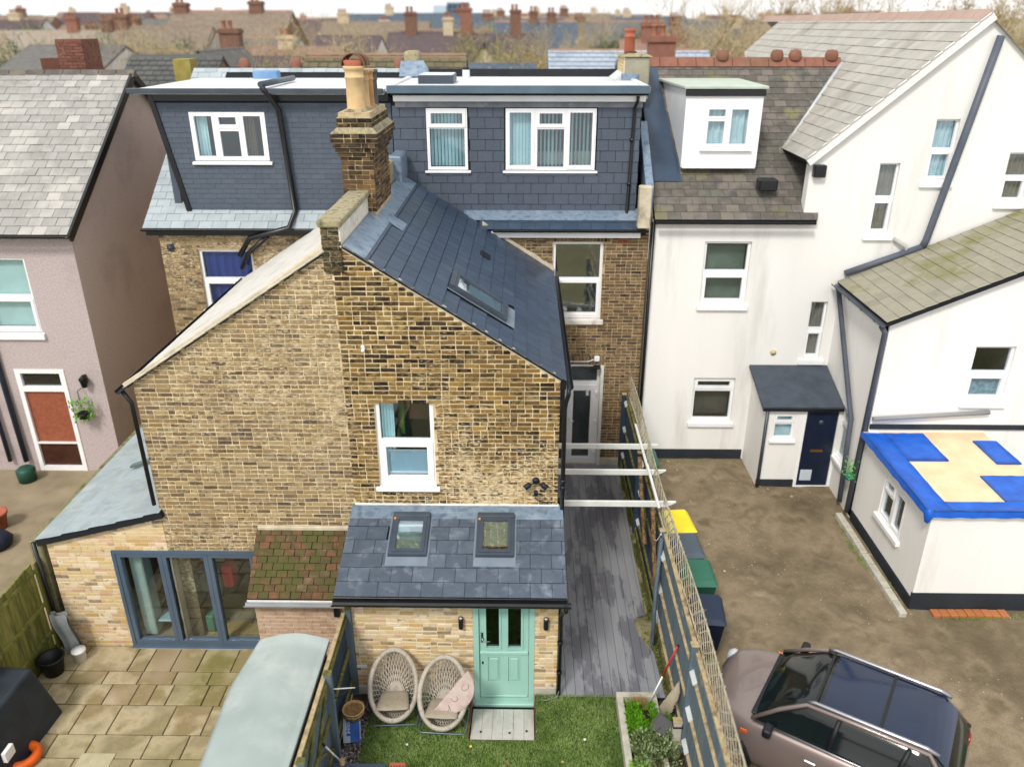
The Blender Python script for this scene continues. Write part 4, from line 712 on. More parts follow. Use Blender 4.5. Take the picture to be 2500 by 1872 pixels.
# ================================================================ white rendered house on the right
Wt = root('rendered_house', 'white rendered house on the right with boxed dormer, porch and big gable', 'house', (5.5, 17, .1))
wh = [(3.93, 4.94, 4.10, 5.52), (3.99, 4.95, 1.18, 2.30)]
ww = panel(MB(), fm, rect(2.76, 5.95, 0, 6.0), wh, -.25, 0).build('rear_wall', RENDER, Wt)
gh = [(7.38, 7.80, 5.72, 7.18), (8.36, 8.84, 6.84, 8.05), (6.42, 6.79, 2.82, 4.17), (10.0, 10.5, 6.4, 7.4)]
gp = [(5.95, 0), (12.3, 0), (12.3, 7.2), (8.95, 9.95), (5.95, 7.32)]
gwl = panel(MB(), fm, gp, gh, -.25, 0).build('gable_wall', RENDER, Wt)
MB().box(fm, 2.76, 5.3, .15, .42, -.01, .02).build('plinth_band', BAND, Wt)
for (a0, a1, b0, b1), lb, dv in ((wh[0], 'upper grey window over the yard', 1), (wh[1], 'lower window beside the porch', 0)):
    f = Fr((a0, 17.1, b0)); w_, h_ = a1-a0, b1-b0
    if dv: k = window(Wt, f, w_, h_, [(.05, w_-.05, .05, h_*.46)], fixed=[(.06, w_-.06, h_*.54, h_-.06)], deep=.08, sillh=.1, label=lb)
    else: k = window(Wt, f, w_, h_, [(.05, w_-.05, h_*.74, h_-.05)], fixed=[(.06, w_-.06, .06, h_*.68)], deep=.08, sillh=.1, label=lb, glass=GLASS)
    MB().box(f, .06, w_-.06, .06, h_*.9, -.3, -.28).build('blind', mat('greenish_blind', ['6c7266', '82887a']) if dv else ROOM, k)
for i, (a0, a1, b0, b1) in enumerate(gh):
    f = Fr((a0, 17.1, b0)); w_, h_ = a1-a0, b1-b0
    k = window(Wt, f, w_, h_, [(.03, w_-.03, .03, h_*.45)], fixed=[(.04, w_-.04, h_*.53, h_-.04)], deep=.08, bar=.035, sillh=.12, sill_over=.1, label=('stair window low on the gable', 'tall narrow window near the gable top', 'slim window by the porch roof', 'right hand gable window')[(0, 1, 2, 3)[i]])
    curtain(k, f, .04, w_-.04, .04, h_-.04, -.17, NET if i == 1 else mat('beige_curtain', ['8a7868', 'a09080']), folds=4)
MB().lathe((5.73, 17.1, 2.95), [(0, 0), (.07, 0), (.07, .02), (0, .04)], 14, (0, -1, 0)).build('vent', mat('cream_vent', 'c9b890'), Wt)
# roofs
fsr = Fr((0, 16.93, 6.02), (1, 0, 0), (0, 1, .70), (0, -.70, 1)); LR = 4.2*math.sqrt(1.49)
mr2 = MB().prism(fsr, [(2.78, 0), (6.2, 0), (7.7, LR), (2.78, LR)], -.14, -.01).build('main_roof', UNDER, Wt)
pieces('slate', mr2, fsr, [(2.78, 0), (6.2, 0), (7.7, LR), (2.78, LR)], [], SLATE_OLD, .28, .22, .005, 0, 0, .008, tail=.01, hj=.002, singles=200)
MB().prism(fsr, [(2.79, 1.1), (3.45, 1.1), (3.2, LR-.1), (2.79, LR-.1)], .02, .03).build('slate_patch', SLATE, Wt)
gutter(Wt, (2.8, 16.85, 6.0), (6.15, 16.85, 6.0), .055)
pipe(Wt, [(2.775, 17.02, 5.95), (2.775, 17.02, .3)], .04)
for i in range(11):
    mb = MB(); x0 = 2.85+i*.44; mb.prism(Fr((x0, 21.1, 8.98), (0, 1, 0), (0, 0, 1), (1, 0, 0)), [(-.18, -.12), (0, .1), (.18, -.12)], 0, .43)
    if i in (4, 7, 8, 10): mb.lathe((x0+.2, 21.1, 9.05), [(0, -.1), (.15, -.05), (.16, .08), (.12, .18), (0, .2)], 10)
    mb.build('ridge_tile', mat('old_red_ridge', ['7c5244', '8f6454'], rough=.95, scale=5, dirt='6a5a44'), Wt, bev=.01)
MB().add([(2.78, 21.1, 8.9), (9, 21.1, 8.9), (9, 25.5, 5.8), (2.78, 25.5, 5.8)], [(0, 1, 2, 3)]).build('front_slope', SLATE_OLD, Wt)
# big wing roof: slope falling to the left, ridge running away from the camera
sg = (9.95-7.32)/(8.95-5.95); LG = 3.15*math.sqrt(1+sg*sg)
fbg = Fr((5.80, 33.0, 7.25), (0, -1, 0), (1, 0, sg), (-sg, 0, 1))
bgp = [(0, 0), (16.02, 0), (16.02, LG), (0, LG)]
rf2 = MB().prism(fbg, [(11.6, 0), (16.02, 0), (16.02, LG), (2.5, LG), (2.5, LG*.72), (8.5, LG*.62)], -.12, -.01).build('wing_roof', UNDER, Wt)
pieces('slate', rf2, fbg, [(11.8, 0), (16.05, 0), (16.05, LG), (2.5, LG), (2.6, LG*.6)], [], SLATE_TAN, .36, .26, .008, 0, 0, .012, tail=.012, hj=.003, jit=.003)
MB().add([(8.95, 17.0, 9.95), (12.5, 17.0, 7.0), (12.5, 33, 7.0), (8.95, 33, 9.95)], [(0, 1, 2, 3)]).build('far_slope', SLATE_TAN, Wt)
for i in range(34): MB().prism(Fr((8.92, 17.0+i*.46, 10.0), (1, 0, 0), (0, 0, 1), (0, -1, 0)), [(-.15, -.12), (0, .07), (.15, -.12)], -.45, 0).build('ridge_tile', mat('red_ridge', ['a48c80', 'b49c90'], rough=.9, rnd=.5), Wt)
vg = Fr((5.80, 17.02, 7.25), (1, 0, sg), (-sg, 0, 1), (0, -1, 0)); MB().box(vg, 0, LG, -.16, .02, 0, .05).build('bargeboard', RENDER, Wt, bev=.01)
MB().tube([(5.84, 18.6, 7.24), (7.70, 21.0, 8.93)], .06, 6).build('valley_lead', mat('pale_lead', ['b4bcc0', 'c8ced0'], rough=.6), Wt)
MB().box(Fr((0, 16.95, 0)), 6.0, 6.25, 6.9, 7.15, -.4, 0).build('valley_hopper', BLACK, Wt, bev=.02)
# boxed dormer

fdd = XZ(17.95); dh = (3.85, 4.85, 7.36, 8.22)
db = MB(); panel(db, fdd, rect(3.42, 5.05, 6.95, 8.55), [dh], -.1, 0); db.build('boxed_dormer', WHITE, Wt, bev=.01, label='white boarded box dormer with two part window')
for i in range(13): MB().box(fdd, 3.43, 5.04, 6.98+i*.12, 7.09+i*.12, .001, .014) if False else None
MB().add([(3.42, 17.95, 6.95), (3.42, 17.95, 8.55), (3.30, 20.8, 8.62)], [(0, 1, 2)]).build('dormer_cheek', WHITE, Wt); MB().add([(5.05, 17.95, 6.95), (5.05, 17.95, 8.55), (5.1, 20.8, 8.62)], [(0, 1, 2)]).build('dormer_cheek', SLATE_OLD, Wt)
MB().prism(Fr((0, 0, 8.56), (1, 0, 0), (0, 1, 0), (0, 0, 1)), [(3.36, 17.88), (5.12, 17.88), (5.15, 20.9), (3.2, 20.9)], 0, .06).build('dormer_roof', mat('pale_green_lead', ['a8b4a8', 'bcc6ba'], rough=.6), Wt, bev=.01)
MB().box(fdd, 3.40, 5.08, 8.42, 8.55, 0, .05).build('dark_fascia', BLACK, Wt, bev=.006); MB().box(fdd, 3.44, 5.03, 6.93, 7.03, 0, .04).build('white_apron', WHITE, Wt, bev=.006)
f = Fr((dh[0], 17.95, dh[2])); k = window(Wt, f, 1.0, .86, [(.05, .46, .62, .82), (.05, .46, .05, .58), (.54, .95, .05, .82)], deep=.02, bar=.03, sillh=.03, label='two part dormer window with net curtains'); curtain(k, f, .05, .95, .04, .82, -.12, NET, folds=7)
MB().box(Fr((0, 17.3, 0)), 5.0, 5.4, 6.55, 6.8, -.3, 0).build('lead_box', BLACK, Wt, bev=.03)
# porch
py = 15.85; fpo = XZ(py); ph2 = [(5.55, 6.0, 1.38, 2.0), (6.20, 7.0, .12, 2.12)]
pw_ = panel(MB(), fpo, rect(5.34, 7.12, .1, 2.25), ph2, -.15, 0).build('porch', RENDER, Wt, label='white porch with grey lean-to roof and navy door')
MB().prism(Fr((5.34, py+.15, 0), (0, 1, 0), (0, 0, 1), (-1, 0, 0)), [(0, .1), (1.1, .1), (1.1, 2.62), (0, 2.2)], -.15, 0).build('porch_side', RENDER, pw_)
MB().box(fpo, 5.33, 6.17, .08, .34, -.0, .025).build('plinth_band', BAND, pw_)
frp = Fr((0, py-.12, 2.22), (1, 0, 0), (0, 1, .32), (0, -.32, 1)); prf = MB().box(frp, 5.22, 7.0, 0, 1.42, -.06, .0).build('porch_roof', mat('grey_mineral_felt', ['3a434e', '4a535e'], rough=.85, scale=3, bump=.3, fine=.2), pw_, bev=.01)
box_part('fascia', pw_, fpo, 5.25, 7.0, 2.10, 2.20, .02, .10, BLACK); pipe(pw_, [(5.36, py-.06, 2.1), (5.36, py-.06, .1)], .04, m=DGREY)
f = Fr((5.55, py, 1.38)); k = window(pw_, f, .45, .62, [(.03, .42, .42, .59)], fixed=[(.04, .41, .05, .36)], deep=.03, bar=.03, rm=False, sillh=.05); k.parent = Wt; k['label'] = 'small porch window'
MB().box(f, .03, .42, .03, .59, -.14, -.12).build('net_curtain', NET, k)
fdr = Fr((6.20, py, .12)); kd = panel(MB(), fdr, rect(0, .8, 0, 2.0), [(.05, .75, .05, 1.95)], -.1, .01).build('front_door', WHITE, Wt, bev=.005, label='navy porch door with brass letterbox')
ndm = mat('navy_door', ['101a30', '18243e'], rough=.35); MB().box(fdr, .05, .75, .05, 1.95, -.08, -.03).build('door_leaf', ndm, kd); MB().box(fdr, .26, .54, .92, .98, -.03, -.015).build('letterbox', mat('brass', 'a8783a', metal=.8, rough=.35), kd); MB().box(fdr, .12, .38, .18, .46, -.03, -.02).build('notice', mat('paper', 'c0ccd8'), kd, bev=.02)
MB().lathe((6.60, py+.03, 1.78), [(0, 0), (.06, 0), (.06, .02), (0, .03)], 12, (0, -1, 0)).build('knocker', DGREY, kd)
for x in (.14, .30, .46): MB().box(fdr, x, x+.12, 1.5, 1.85, -.03, -.02).build('moulding', ndm, kd, bev=.01)
# near wing with mossy mono pitch roof
X7 = 7.01
sw_ = Fr((X7, 17.1, 0), (0, -1, 0), (0, 0, 1), (-1, 0, 0)); svh = [(.95, 1.85, 1.0, 2.2)]
sdw = panel(MB(), sw_, rect(.0, 2.55, .15, 4.62), svh, -.22, 0).build('wing_side_wall', RENDER, Wt)
f = Fr(sw_.p(.95, 1.0), (0, -1, 0), (0, 0, 1), (-1, 0, 0)); window(Wt, f, .9, 1.2, [(.04, .86, .82, 1.16)], fixed=[(.05, .85, .05, .76)], deep=.06, sillh=.08, label='side window behind the black downpipes')
ngp = [(X7, .2), (12.2, .2), (12.2, 6.9), (X7, 4.62)]; ngh = (8.74, 9.52, 2.98, 4.14)
fn = XZ(14.5)
nww = panel(MB(), fn, ngp, [ngh], -.22, 0).build('near_wing_wall', RENDER, Wt)
f = Fr((ngh[0], 14.5, ngh[2])); k = window(Wt, f, .78, 1.16, [(.04, .74, .04, .52)], fixed=[(.05, .73, .62, 1.11)], deep=.07, sillh=.1, label='frosted sash window on the nearest wing'); MB().box(f, .04, .74, .04, .55, -.16, -.15).build('frosted_film', mat('frost_lace', ['6f8790', 'aec0c8'], scale=14), k)
sm = (6.9-4.62)/(12.2-X7)
fnr = Fr((X7-.14, 17.0, 4.66), (0, -1, 0), (1, 0, sm), (-sm, 0, 1)); LN = 5.6
nr = MB().box(fnr, 0, 2.62, 0, LN, -.1, -.01).build('wing_roof', UNDER, Wt)
pieces('slate', nr, fnr, rect(0, 2.65, 0, LN), [], mat('mossy_tan_slate', ['858274', '9c9888', '908c7e'], rough=.9, scale=2, rnd=.5, dirt='74743c', dscale=1.0, dlo=.5, dhi=.64, fine=.2), .3, .24, .004, 0, 0, .008, tail=.01, hj=.002)
gutter(Wt, (X7-.2, 17.0, 4.62), (X7-.2, 14.35, 4.62), .06, m=DGREY, out=(-1, 0, 0))
DP = mat('slate_grey_pipe', ['4e5562', '5a616e'], rough=.5)
pipe(Wt, [(X7-.18, 16.9, 4.6), (X7-.1, 16.95, 4.5), (X7-.08, 15.2, 2.2), (X7-.08, 15.0, .3)], .055, m=DP); pipe(Wt, [(X7-.18, 14.45, 4.55), (X7-.07, 14.5, 4.4), (X7-.07, 14.6, .3)], .055, m=DP)
pipe(Wt, [(9.2, 16.98, 9.6), (8.9, 16.98, 7.6), (8.6, 16.98, 5.6), (8.55, 16.98, 5.45)], .075, m=DP); pipe(Wt, [(8.55, 16.98, 5.45), (X7, 17.0, 4.85)], .07, m=DP); MB().tube([(7.95, 17.05, 5.6), (8.2, 17.0, 5.45), (8.3, 17.0, 5.1)], .045, 8).build('waste_pipe', mat('pale_pipe', 'b4b2ae'), Wt)
# flat roofed extension with the blue tarpaulin
xh = (1.05, 2.0, 1.05, 1.9)
fxl = Fr((X7, 14.5, 0), (0, -1, 0), (0, 0, 1), (-1, 0, 0))
exw = panel(MB(), fxl, rect(0, 2.645, .15, 2.28), [xh], -.2, 0).build('extension_side_wall', RENDER, Wt)
f = Fr(fxl.p(1.05, 1.05), (0, -1, 0), (0, 0, 1), (-1, 0, 0)); window(Wt, f, .95, .85, [(.04, .43, .58, .81), (.52, .91, .04, .81)], fixed=[(.05, .42, .05, .52)], deep=.03, bar=.035, sillh=.09, label='small white window in the flat roofed extension')
MB().box(Fr((0, 11.648, 0)), X7-.003, 9.25, .16, 2.24, -.2, 0).build('extension_front_wall', RENDER, Wt); MB().box(Fr((0, 11.85, 0)), 9.05, 9.25, .15, 2.24, -2.65, 0).build('extension_side_wall', RENDER, Wt)
MB().box(Fr((0, 11.65, 0)), X7-.02, 9.27, .14, .52, -.02, .025).box(fxl, -.01, 2.84, .14, .40, -.01, .022).build('plinth_band', BAND, Wt)
MB().box(Fr((0, 11.62, 0)), X7-.06, 9.3, 2.10, 2.24, -2.9, 0).build('white_fascia', WHITE, Wt, bev=.01)
MB().box(Fr((0, 11.6, 0)), X7-.1, 9.32, 2.245, 2.27, -2.9, 0).build('flat_roof', mat('osb_deck', ['dcc09a', 'ead2ae'], rough=.8, scale=3), Wt)
# tarpaulin: blue sheet draped round the edges with bare boards showing between
TP = root('tarpaulin', 'bright blue tarpaulin laid over the flat roof extension edges', 'tarpaulin', (8, 13, 2.3)); TB = mat('blue_tarpaulin', ['0a4fb4', '1664cc'], rough=.45, scale=4, bump=.5, bscale=8)
tb = MB(); z = 2.285
def sheet(mb, pts, z0=2.275, z1=2.29):
    (a, c), (b, d) = pts[0], pts[2]; n_, m_ = max(3, int((b-a)*9)), max(3, int((d-c)*9)); V = []
    for j in range(m_+1):
        for i in range(n_+1): x, y = a+(b-a)*i/n_, c+(d-c)*j/m_; V.append((x, y, z1+.016*abs(noise.noise(Vector((x*3+y, y*2.2, 1))))+.01*noise.noise(Vector((x*9, y*4, 2)))+.006))
    q = len(V); V += [(x, y, z0) for x, y, z in V]; F = [(j*(n_+1)+i, j*(n_+1)+i+1, (j+1)*(n_+1)+i+1, (j+1)*(n_+1)+i) for j in range(m_) for i in range(n_)]
    ed = [i for i in range(n_+1)]+[j*(n_+1)+n_ for j in range(1, m_+1)]+[m_*(n_+1)+i for i in range(n_-1, -1, -1)]+[j*(n_+1) for j in range(m_-1, 0, -1)]
    mb.add(V, F+[(ed[k_], ed[(k_+1) % len(ed)], q+ed[(k_+1) % len(ed)], q+ed[k_]) for k_ in range(len(ed))], True)
for q in ([(X7-.13, 11.56), (7.28, 11.56), (7.28, 14.4), (X7-.13, 14.4)], [(7.281, 11.56), (9.36, 11.56), (9.36, 11.86), (7.281, 11.86)], [(7.281, 13.3), (8.05, 13.3), (8.05, 14.4), (7.281, 14.4)], [(8.35, 11.861), (9.36, 11.861), (9.36, 12.75), (8.35, 12.75)], [(8.9, 13.2), (9.36, 13.2), (9.36, 14.1), (8.9, 14.1)]): mb = MB(); sheet(mb, q); mb.build('tarp_sheet', TB, TP)
n = 26
for (p0, p1) in (((X7-.13, 14.5), (X7-.13, 11.56)), ((X7-.13, 11.56), (9.36, 11.56))):
    V = []; 
    for i in range(n+1):
        t = i/n; x = p0[0]+(p1[0]-p0[0])*t; y = p0[1]+(p1[1]-p0[1])*t; k = .005*math.sin(i*1.9)
        V += [(x, y, 2.287), (x-(.02+k if p0[0] == p1[0] else 0), y-(.02+k if p0[0] != p1[0] else 0), 2.18+.008*math.sin(i*1.3)-.006*R.random())]
    tb.add(V, [(2*i, 2*i+1, 2*i+3, 2*i+2) for i in range(n)], True)
tb.build('hanging_hem', TB, TP)['kind'] = 'stuff'; MB().lathe((X7-.1, 11.6, 2.02), [(0, 0), (.05, .05), (.09, .2), (.05, .3), (0, .32)], 8).build('tarp_knot', TB, TP)
hq = root('hanging_plant', 'small bright green plant hung on the black pipes by the flat roof corner', 'plant', (6.85, 14.6, 1.3)); mb = MB()
for i in range(120):
    c = Vector((6.85+R.gauss(0, .07), 14.6+R.gauss(0, .07), 1.35+R.gauss(0, .13))); d = Vector((R.uniform(-1, 1), R.uniform(-1, 1), R.uniform(-1, 1))).normalized()*.06; s_ = d.orthogonal().normalized()*.015; mb.add([c-s_, c+s_, c+d], [(0, 1, 2)])
mb.build('leaves', mat('bright_leaf2', ['4f9a3e', '6fbe5c'], rough=.6, rnd=.8), hq); MB().lathe((6.85, 14.6, 1.1), [(0, 0), (.07, 0), (.09, .12), (0, .12)], 12).build('pot', mat('teal_pot', '3c8a7a'), hq)
be = root('brick_edging', 'short row of orange brick edging at the foot of the flat roofed extension', 'edging', (7.9, 11.5, .15))
for i in range(9): MB().box(XY, 7.35+i*.15, 7.35+i*.15+.14, 11.42, 11.60, .1, .20+.01*R.random()).build('brick', mat('orange_edging_brick', ['a4643c', 'b8784c'], rough=.95, rnd=.7), be, bev=.005)
MB().tube([(X7, 14.42, 2.6), (9.3, 14.45, 2.75)], .05, 6).build('grey_flashing', mat('flash_grey', '8f9090'), Wt); MB().box(fn, X7, 12, 2.35, 2.45, 0, .04).build('flashing_strip', BAND, Wt)

# ================================================================ the yard, ground and paths
def blades_(n, cx, cy, z, rx, ry, h, w, RR):
    V = []; F = []
    for i in range(n):
        a = RR.uniform(0, 6.283); q = RR.random()**.5; x, y = cx+rx*q*math.cos(a), cy+ry*q*math.sin(a); hh = h*RR.uniform(.3, 1); t = RR.uniform(0, 6.283); s = RR.uniform(0, 6.283); k = len(V)
        V += [(x-math.cos(s)*w, y-math.sin(s)*w, z), (x+math.cos(s)*w, y+math.sin(s)*w, z), (x+math.cos(t)*hh*.8, y+math.sin(t)*hh*.8, z+hh)]; F.append((k, k+1, k+2))
    return V, F
def slab(name, pts, z0, z1, m, kind='structure'):
    o = MB().prism(XY, pts, z0, z1).build(name, m, None, loc=(pts[0][0], pts[0][1], z1)); o['kind'] = kind; return o
g = MB(); gn = 60
g.add([(-650, -15, -.62), (650, -15, -.62), (650, 1150, -.62), (-650, 1150, -.62)], [(0, 1, 2, 3)]); go = g.build('ground', GROUND, None, loc=(0, 0, -.62)); go['kind'] = 'structure'
slab('garden_ground', [(-2.78, 4), (2.44, 4), (2.44, 17.4), (.58, 17.4), (.58, 9.7), (-2.78, 9.7)], -.6, -.33, SOIL)
# yard with an uneven surface
me = MB(); nx, ny = 46, 60; V = []
for j in range(ny+1):
    for i in range(nx+1):
        x = 2.44+(14-2.44)*i/nx; y = 3.5+(17.3-3.5)*j/ny; V.append((x, y, .16+.045*noise.noise(Vector((x*.7, y*.7, 0)))+.02*noise.noise(Vector((x*3, y*3, 1)))))
me.add(V, [(j*(nx+1)+i, j*(nx+1)+i+1, (j+1)*(nx+1)+i+1, (j+1)*(nx+1)+i) for j in range(ny) for i in range(nx)], True); o = me.build('yard', EARTH, None, loc=(2.44, 3.5, .16)); o['kind'] = 'structure'
slab('concrete_path', [(9.55, 3.5), (10.6, 3.5), (10.6, 11.6), (9.55, 11.6)], .1, .235, CONC)
kb = MB(); 
for i in range(9): kb.box(XY, 6.72, 6.86, 11.4+i*.36, 11.74+i*.36, .12, .26+.01*R.random())
o = kb.build('kerb_edging', CONC, None, bev=.01, loc=(6.8, 11.4, .15)); o['kind'] = 'structure'
SB = MB(); RQ = random.Random(77)
for i in range(9000):
    x, y = RQ.uniform(2.5, 13), RQ.uniform(5.5, 17); r_ = RQ.uniform(.006, .02)*(2.2 if RQ.random() < .03 else 1)
    if noise.noise(Vector((x*.8, y*.8, 4))) < -.12+.3*RQ.random(): continue
    q = [Vector((math.cos(a)*r_*RQ.uniform(.6, 1.2), math.sin(a)*r_*RQ.uniform(.6, 1.2), 0)) for a in (0, 1.25, 2.5, 3.77, 5)]; c = Vector((x, y, .155+.045*noise.noise(Vector((x*.7, y*.7, 0)))+.02*noise.noise(Vector((x*3, y*3, 1))))); SB.add([c+p for p in q]+[c+Vector((0, 0, r_*.8))], [(k_, (k_+1) % 5, 5) for k_ in range(5)])
o = SB.build('gravel', mat('yard_stones', ['8f8270', 'b0a48e', '6c6252', '9c6e54', 'c4baa6'], rough=.95, rnd=.95), None, loc=(7, 11, .17)); o['kind'] = 'stuff'; o['label'] = 'loose stones and rubble scattered over the earth yard'
WB = MB(); V, F = [], []
for (cx, cy, rx, ry, n_) in ((6.75, 13.5, .15, .8, 500), (6.85, 12.2, .1, .6, 300), (9.4, 9.5, .12, 2.2, 900), (8.2, 11.45, .8, .1, 500), (2.65, 9.3, .1, 2.6, 900), (4.2, 16.9, 1.0, .12, 350), (8.6, 7.2, .5, .3, 400)):
    v, f = blades_(n_, cx, cy, .14, rx, ry, .09, .006, RQ); k_ = len(V); V += v; F += [tuple(k_+i for i in t) for t in f]
WB.add(V, F); o = WB.build('weeds', mat('weed_green', ['5f8a24', '7ca634', '4c7020'], rough=.7, rnd=.9), None, loc=(7, 11, .17)); o['kind'] = 'stuff'; o['label'] = 'sparse green weeds along the edges of the yard'
tf = root('grass_tuft', 'green weed tuft in the earth yard right of the parked car', 'plant', (9.1, 8.6, .2)); 
def blades(n, cx, cy, z, rx, ry, h, w, tilt=.5, RR=None, hj=.5):
    RR = RR or R; V = []; F = []
    for i in range(n):
        a = RR.uniform(0, 6.283); q = math.sqrt(RR.random()); x, y = cx+rx*q*math.cos(a), cy+ry*q*math.sin(a); hh = h*RR.uniform(1-hj, 1); t = RR.uniform(0, 6.283); dx, dy = math.cos(t), math.sin(t); l = hh*RR.uniform(0, tilt)
        s = RR.uniform(0, 6.283); sx, sy = math.cos(s)*w, math.sin(s)*w; k = len(V)
        V += [(x-sx, y-sy, z), (x+sx, y+sy, z), (x+dx*l, y+dy*l, z+hh)]; F.append((k, k+1, k+2))
    return V, F
mb = MB(); V, F = blades(500, 9.1, 8.6, .15, .3, .25, .16, .008, 1.); mb.add(V, F); mb.build('grass_blades', mat('weed_green', ['5f8a24', '7ca634', '4c7020'], rough=.7, rnd=.9), tf)
# left patio of worn sandstone slabs
lp_ = slab('left_patio', [(-8.3, 4), (-2.74, 4), (-2.74, 11.2), (-8.3, 11.2)], -.6, -.43, mat('sand_joint', ['6b6240', '857a55'], rough=1, scale=6)); lp_['_o'] = [-8.3, 4, -.43]
RR = random.Random(5); y = 11.1; 
cnt = 0
while y > 5.2:
    d = RR.choice((.30, .45, .60)); x = -8.25-RR.random()*.3
    while x < -2.8:
        w_ = RR.choice((.3, .45, .6, .6, .9)); x1 = min(x+w_, -2.78)
        if x1-x > .12:
            q = [(max(x, -8.28)+.008+RR.random()*.004, y-d+.008), (x1-.008, y-d+.008+RR.random()*.004), (x1-.008, y-.008), (max(x, -8.28)+.008, y-.008)]
            mb = MB(); mb.prism(XY, q, -.43, -.40+RR.uniform(-.004, .004)); o = mb.build('paving_slab', PAVE, lp_, bev=.008)
        x += w_
    y -= d
slab('pink_house_path', [(-16, 11.4), (-8.35, 11.4), (-8.35, 17.1), (-16, 17.1)], -.6, -.3, mat('tan_path', ['857862', 'a09278'], rough=1, scale=1.5, fine=.2, dirt='6c6a44'))
slab('neighbour_lawn', [(-16, 3), (-8.35, 3), (-8.35, 11.3), (-16, 11.3)], -.6, -.33, mat('dull_grass', ['55592c', '6d6f3c'], rough=1, scale=5, bump=1))
# manhole cover
o = MB().box(XY, -6.72, -6.2, 7.75, 8.78, -.41, -.385).build('manhole_cover', mat('pale_cover', ['a8a080', 'bdb596'], rough=.9, scale=6), None, bev=.005, loc=(-6.6, 8.4, -.4)); tag(o, 'pale recessed manhole cover set in the sandstone patio', 'manhole cover')
# ================================================================ deck along the side passage
dk = root('side_deck', 'grey composite deck running down the side passage', 'deck', (1.4, 13, 0)); dk['kind'] = 'structure'; del dk['category']
EDGE = [(2.30, 9.68), (2.24, 11.2), (2.05, 11.35), (1.98, 11.7), (2.06, 12.0), (2.27, 12.12), (2.30, 14), (2.32, 17.1)]
def edge_x(y):
    pts = [(2.31, 9.6), (2.27, 10.6), (2.13, 10.95), (2.06, 11.05), (1.99, 11.25), (2.0, 11.45), (2.10, 11.55), (2.25, 11.6), (2.28, 14), (2.33, 17.1)]
    for (x0, y0), (x1, y1) in zip(pts, pts[1:]):
        if y0 <= y <= y1: return x0+(x1-x0)*(y-y0)/(y1-y0)
    return 2.3
for i in range(12):
    a0 = .585+i*.1485; a1 = a0+.144; js = [9.64, 12.75, 17.08] if i in (3, 4, 5, 7, 8) else [9.64, 17.08]
    for y0, y1 in zip(js, js[1:]):
        if i < 10: q = [(a0, y0+.003), (a1, y0+.003), (a1, y1-.003), (a0, y1-.003)]
        else:
            ys = [y0+.003]+[k for k in (10.6, 10.95, 11.05, 11.25, 11.45, 11.55, 11.6, 14)]+[y1-.003]
            q = [(a0, y0+.003)]+[(max(a0+.01, min(a1, edge_x(k))), k) for k in ys]+[(a0, y1-.003)]
            if min(p[0] for p in q[1:-1]) > a1-.001: q = [(a0, y0+.003), (a1, y0+.003), (a1, y1-.003), (a0, y1-.003)]
        MB().prism(XY, q, -.03, .0+R.uniform(-.0015, .0015)).build('deck_board', DECK, dk, bev=.0025)
MB().box(XY, .585, 2.3, 9.62, 9.638, -.2, -.002).build('end_board', mat('dark_board', '26262a'), dk); slab('deck_substructure', [(.6, 9.66), (2.0, 9.66), (2.0, 17.0), (.6, 17.0)], -.3, -.06, UNDER)
mk = MB(); V = []; nn = 70
for j in range(nn+1):
    y = 9.4+7.7*j/nn
    for i, x in enumerate((1.9, 2.10, 2.20, 2.30, 2.40, 2.44)): V.append((x, y, -.06) if x < edge_x(y)+.03 else (x, y, -.06+(.05+.05*noise.noise(Vector((x*5, y*2.5, 0)))+(.03 if 10.9 < y < 11.7 else 0))*1.0))
mk.add(V, [(j*6+i, j*6+i+1, (j+1)*6+i+1, (j+1)*6+i) for j in range(nn) for i in range(5)], True); o = mk.build('mossy_kerb', MOSSY, None, loc=(2.2, 9.4, 0)); o['kind'] = 'structure'
# moss cushions along the kerb
mm_ = MB(); RR = random.Random(3)
V, F = [], []
for i in range(9000):
    y = RR.uniform(9.5, 17); x = 2.36+RR.gauss(0, .05) if RR.random() < .7 else RR.uniform(2.1, 2.3); 
    if noise.noise(Vector((x*4, y*1.3, 5))) < -.05 or x > 2.44 or x < edge_x(y)+.01: continue
    a = RR.uniform(0, 6.3); s = .006; k = len(V); V += [(x-s*math.cos(a), y-s*math.sin(a), .0), (x+s*math.cos(a), y+s*math.sin(a), .0), (x+RR.uniform(-.01, .01), y+RR.uniform(-.01, .01), .02+RR.uniform(.01, .035))]; F.append((k, k+1, k+2))
mm_.add(V, F); o = mm_.build('moss', mat('bright_moss', ['3c4c10', '5a6a14', '2c3a10'], rough=.95, rnd=.8), None, loc=(2.3, 9.5, 0)); o['kind'] = 'stuff'; o['label'] = 'green moss growing along the kerb under the fence'
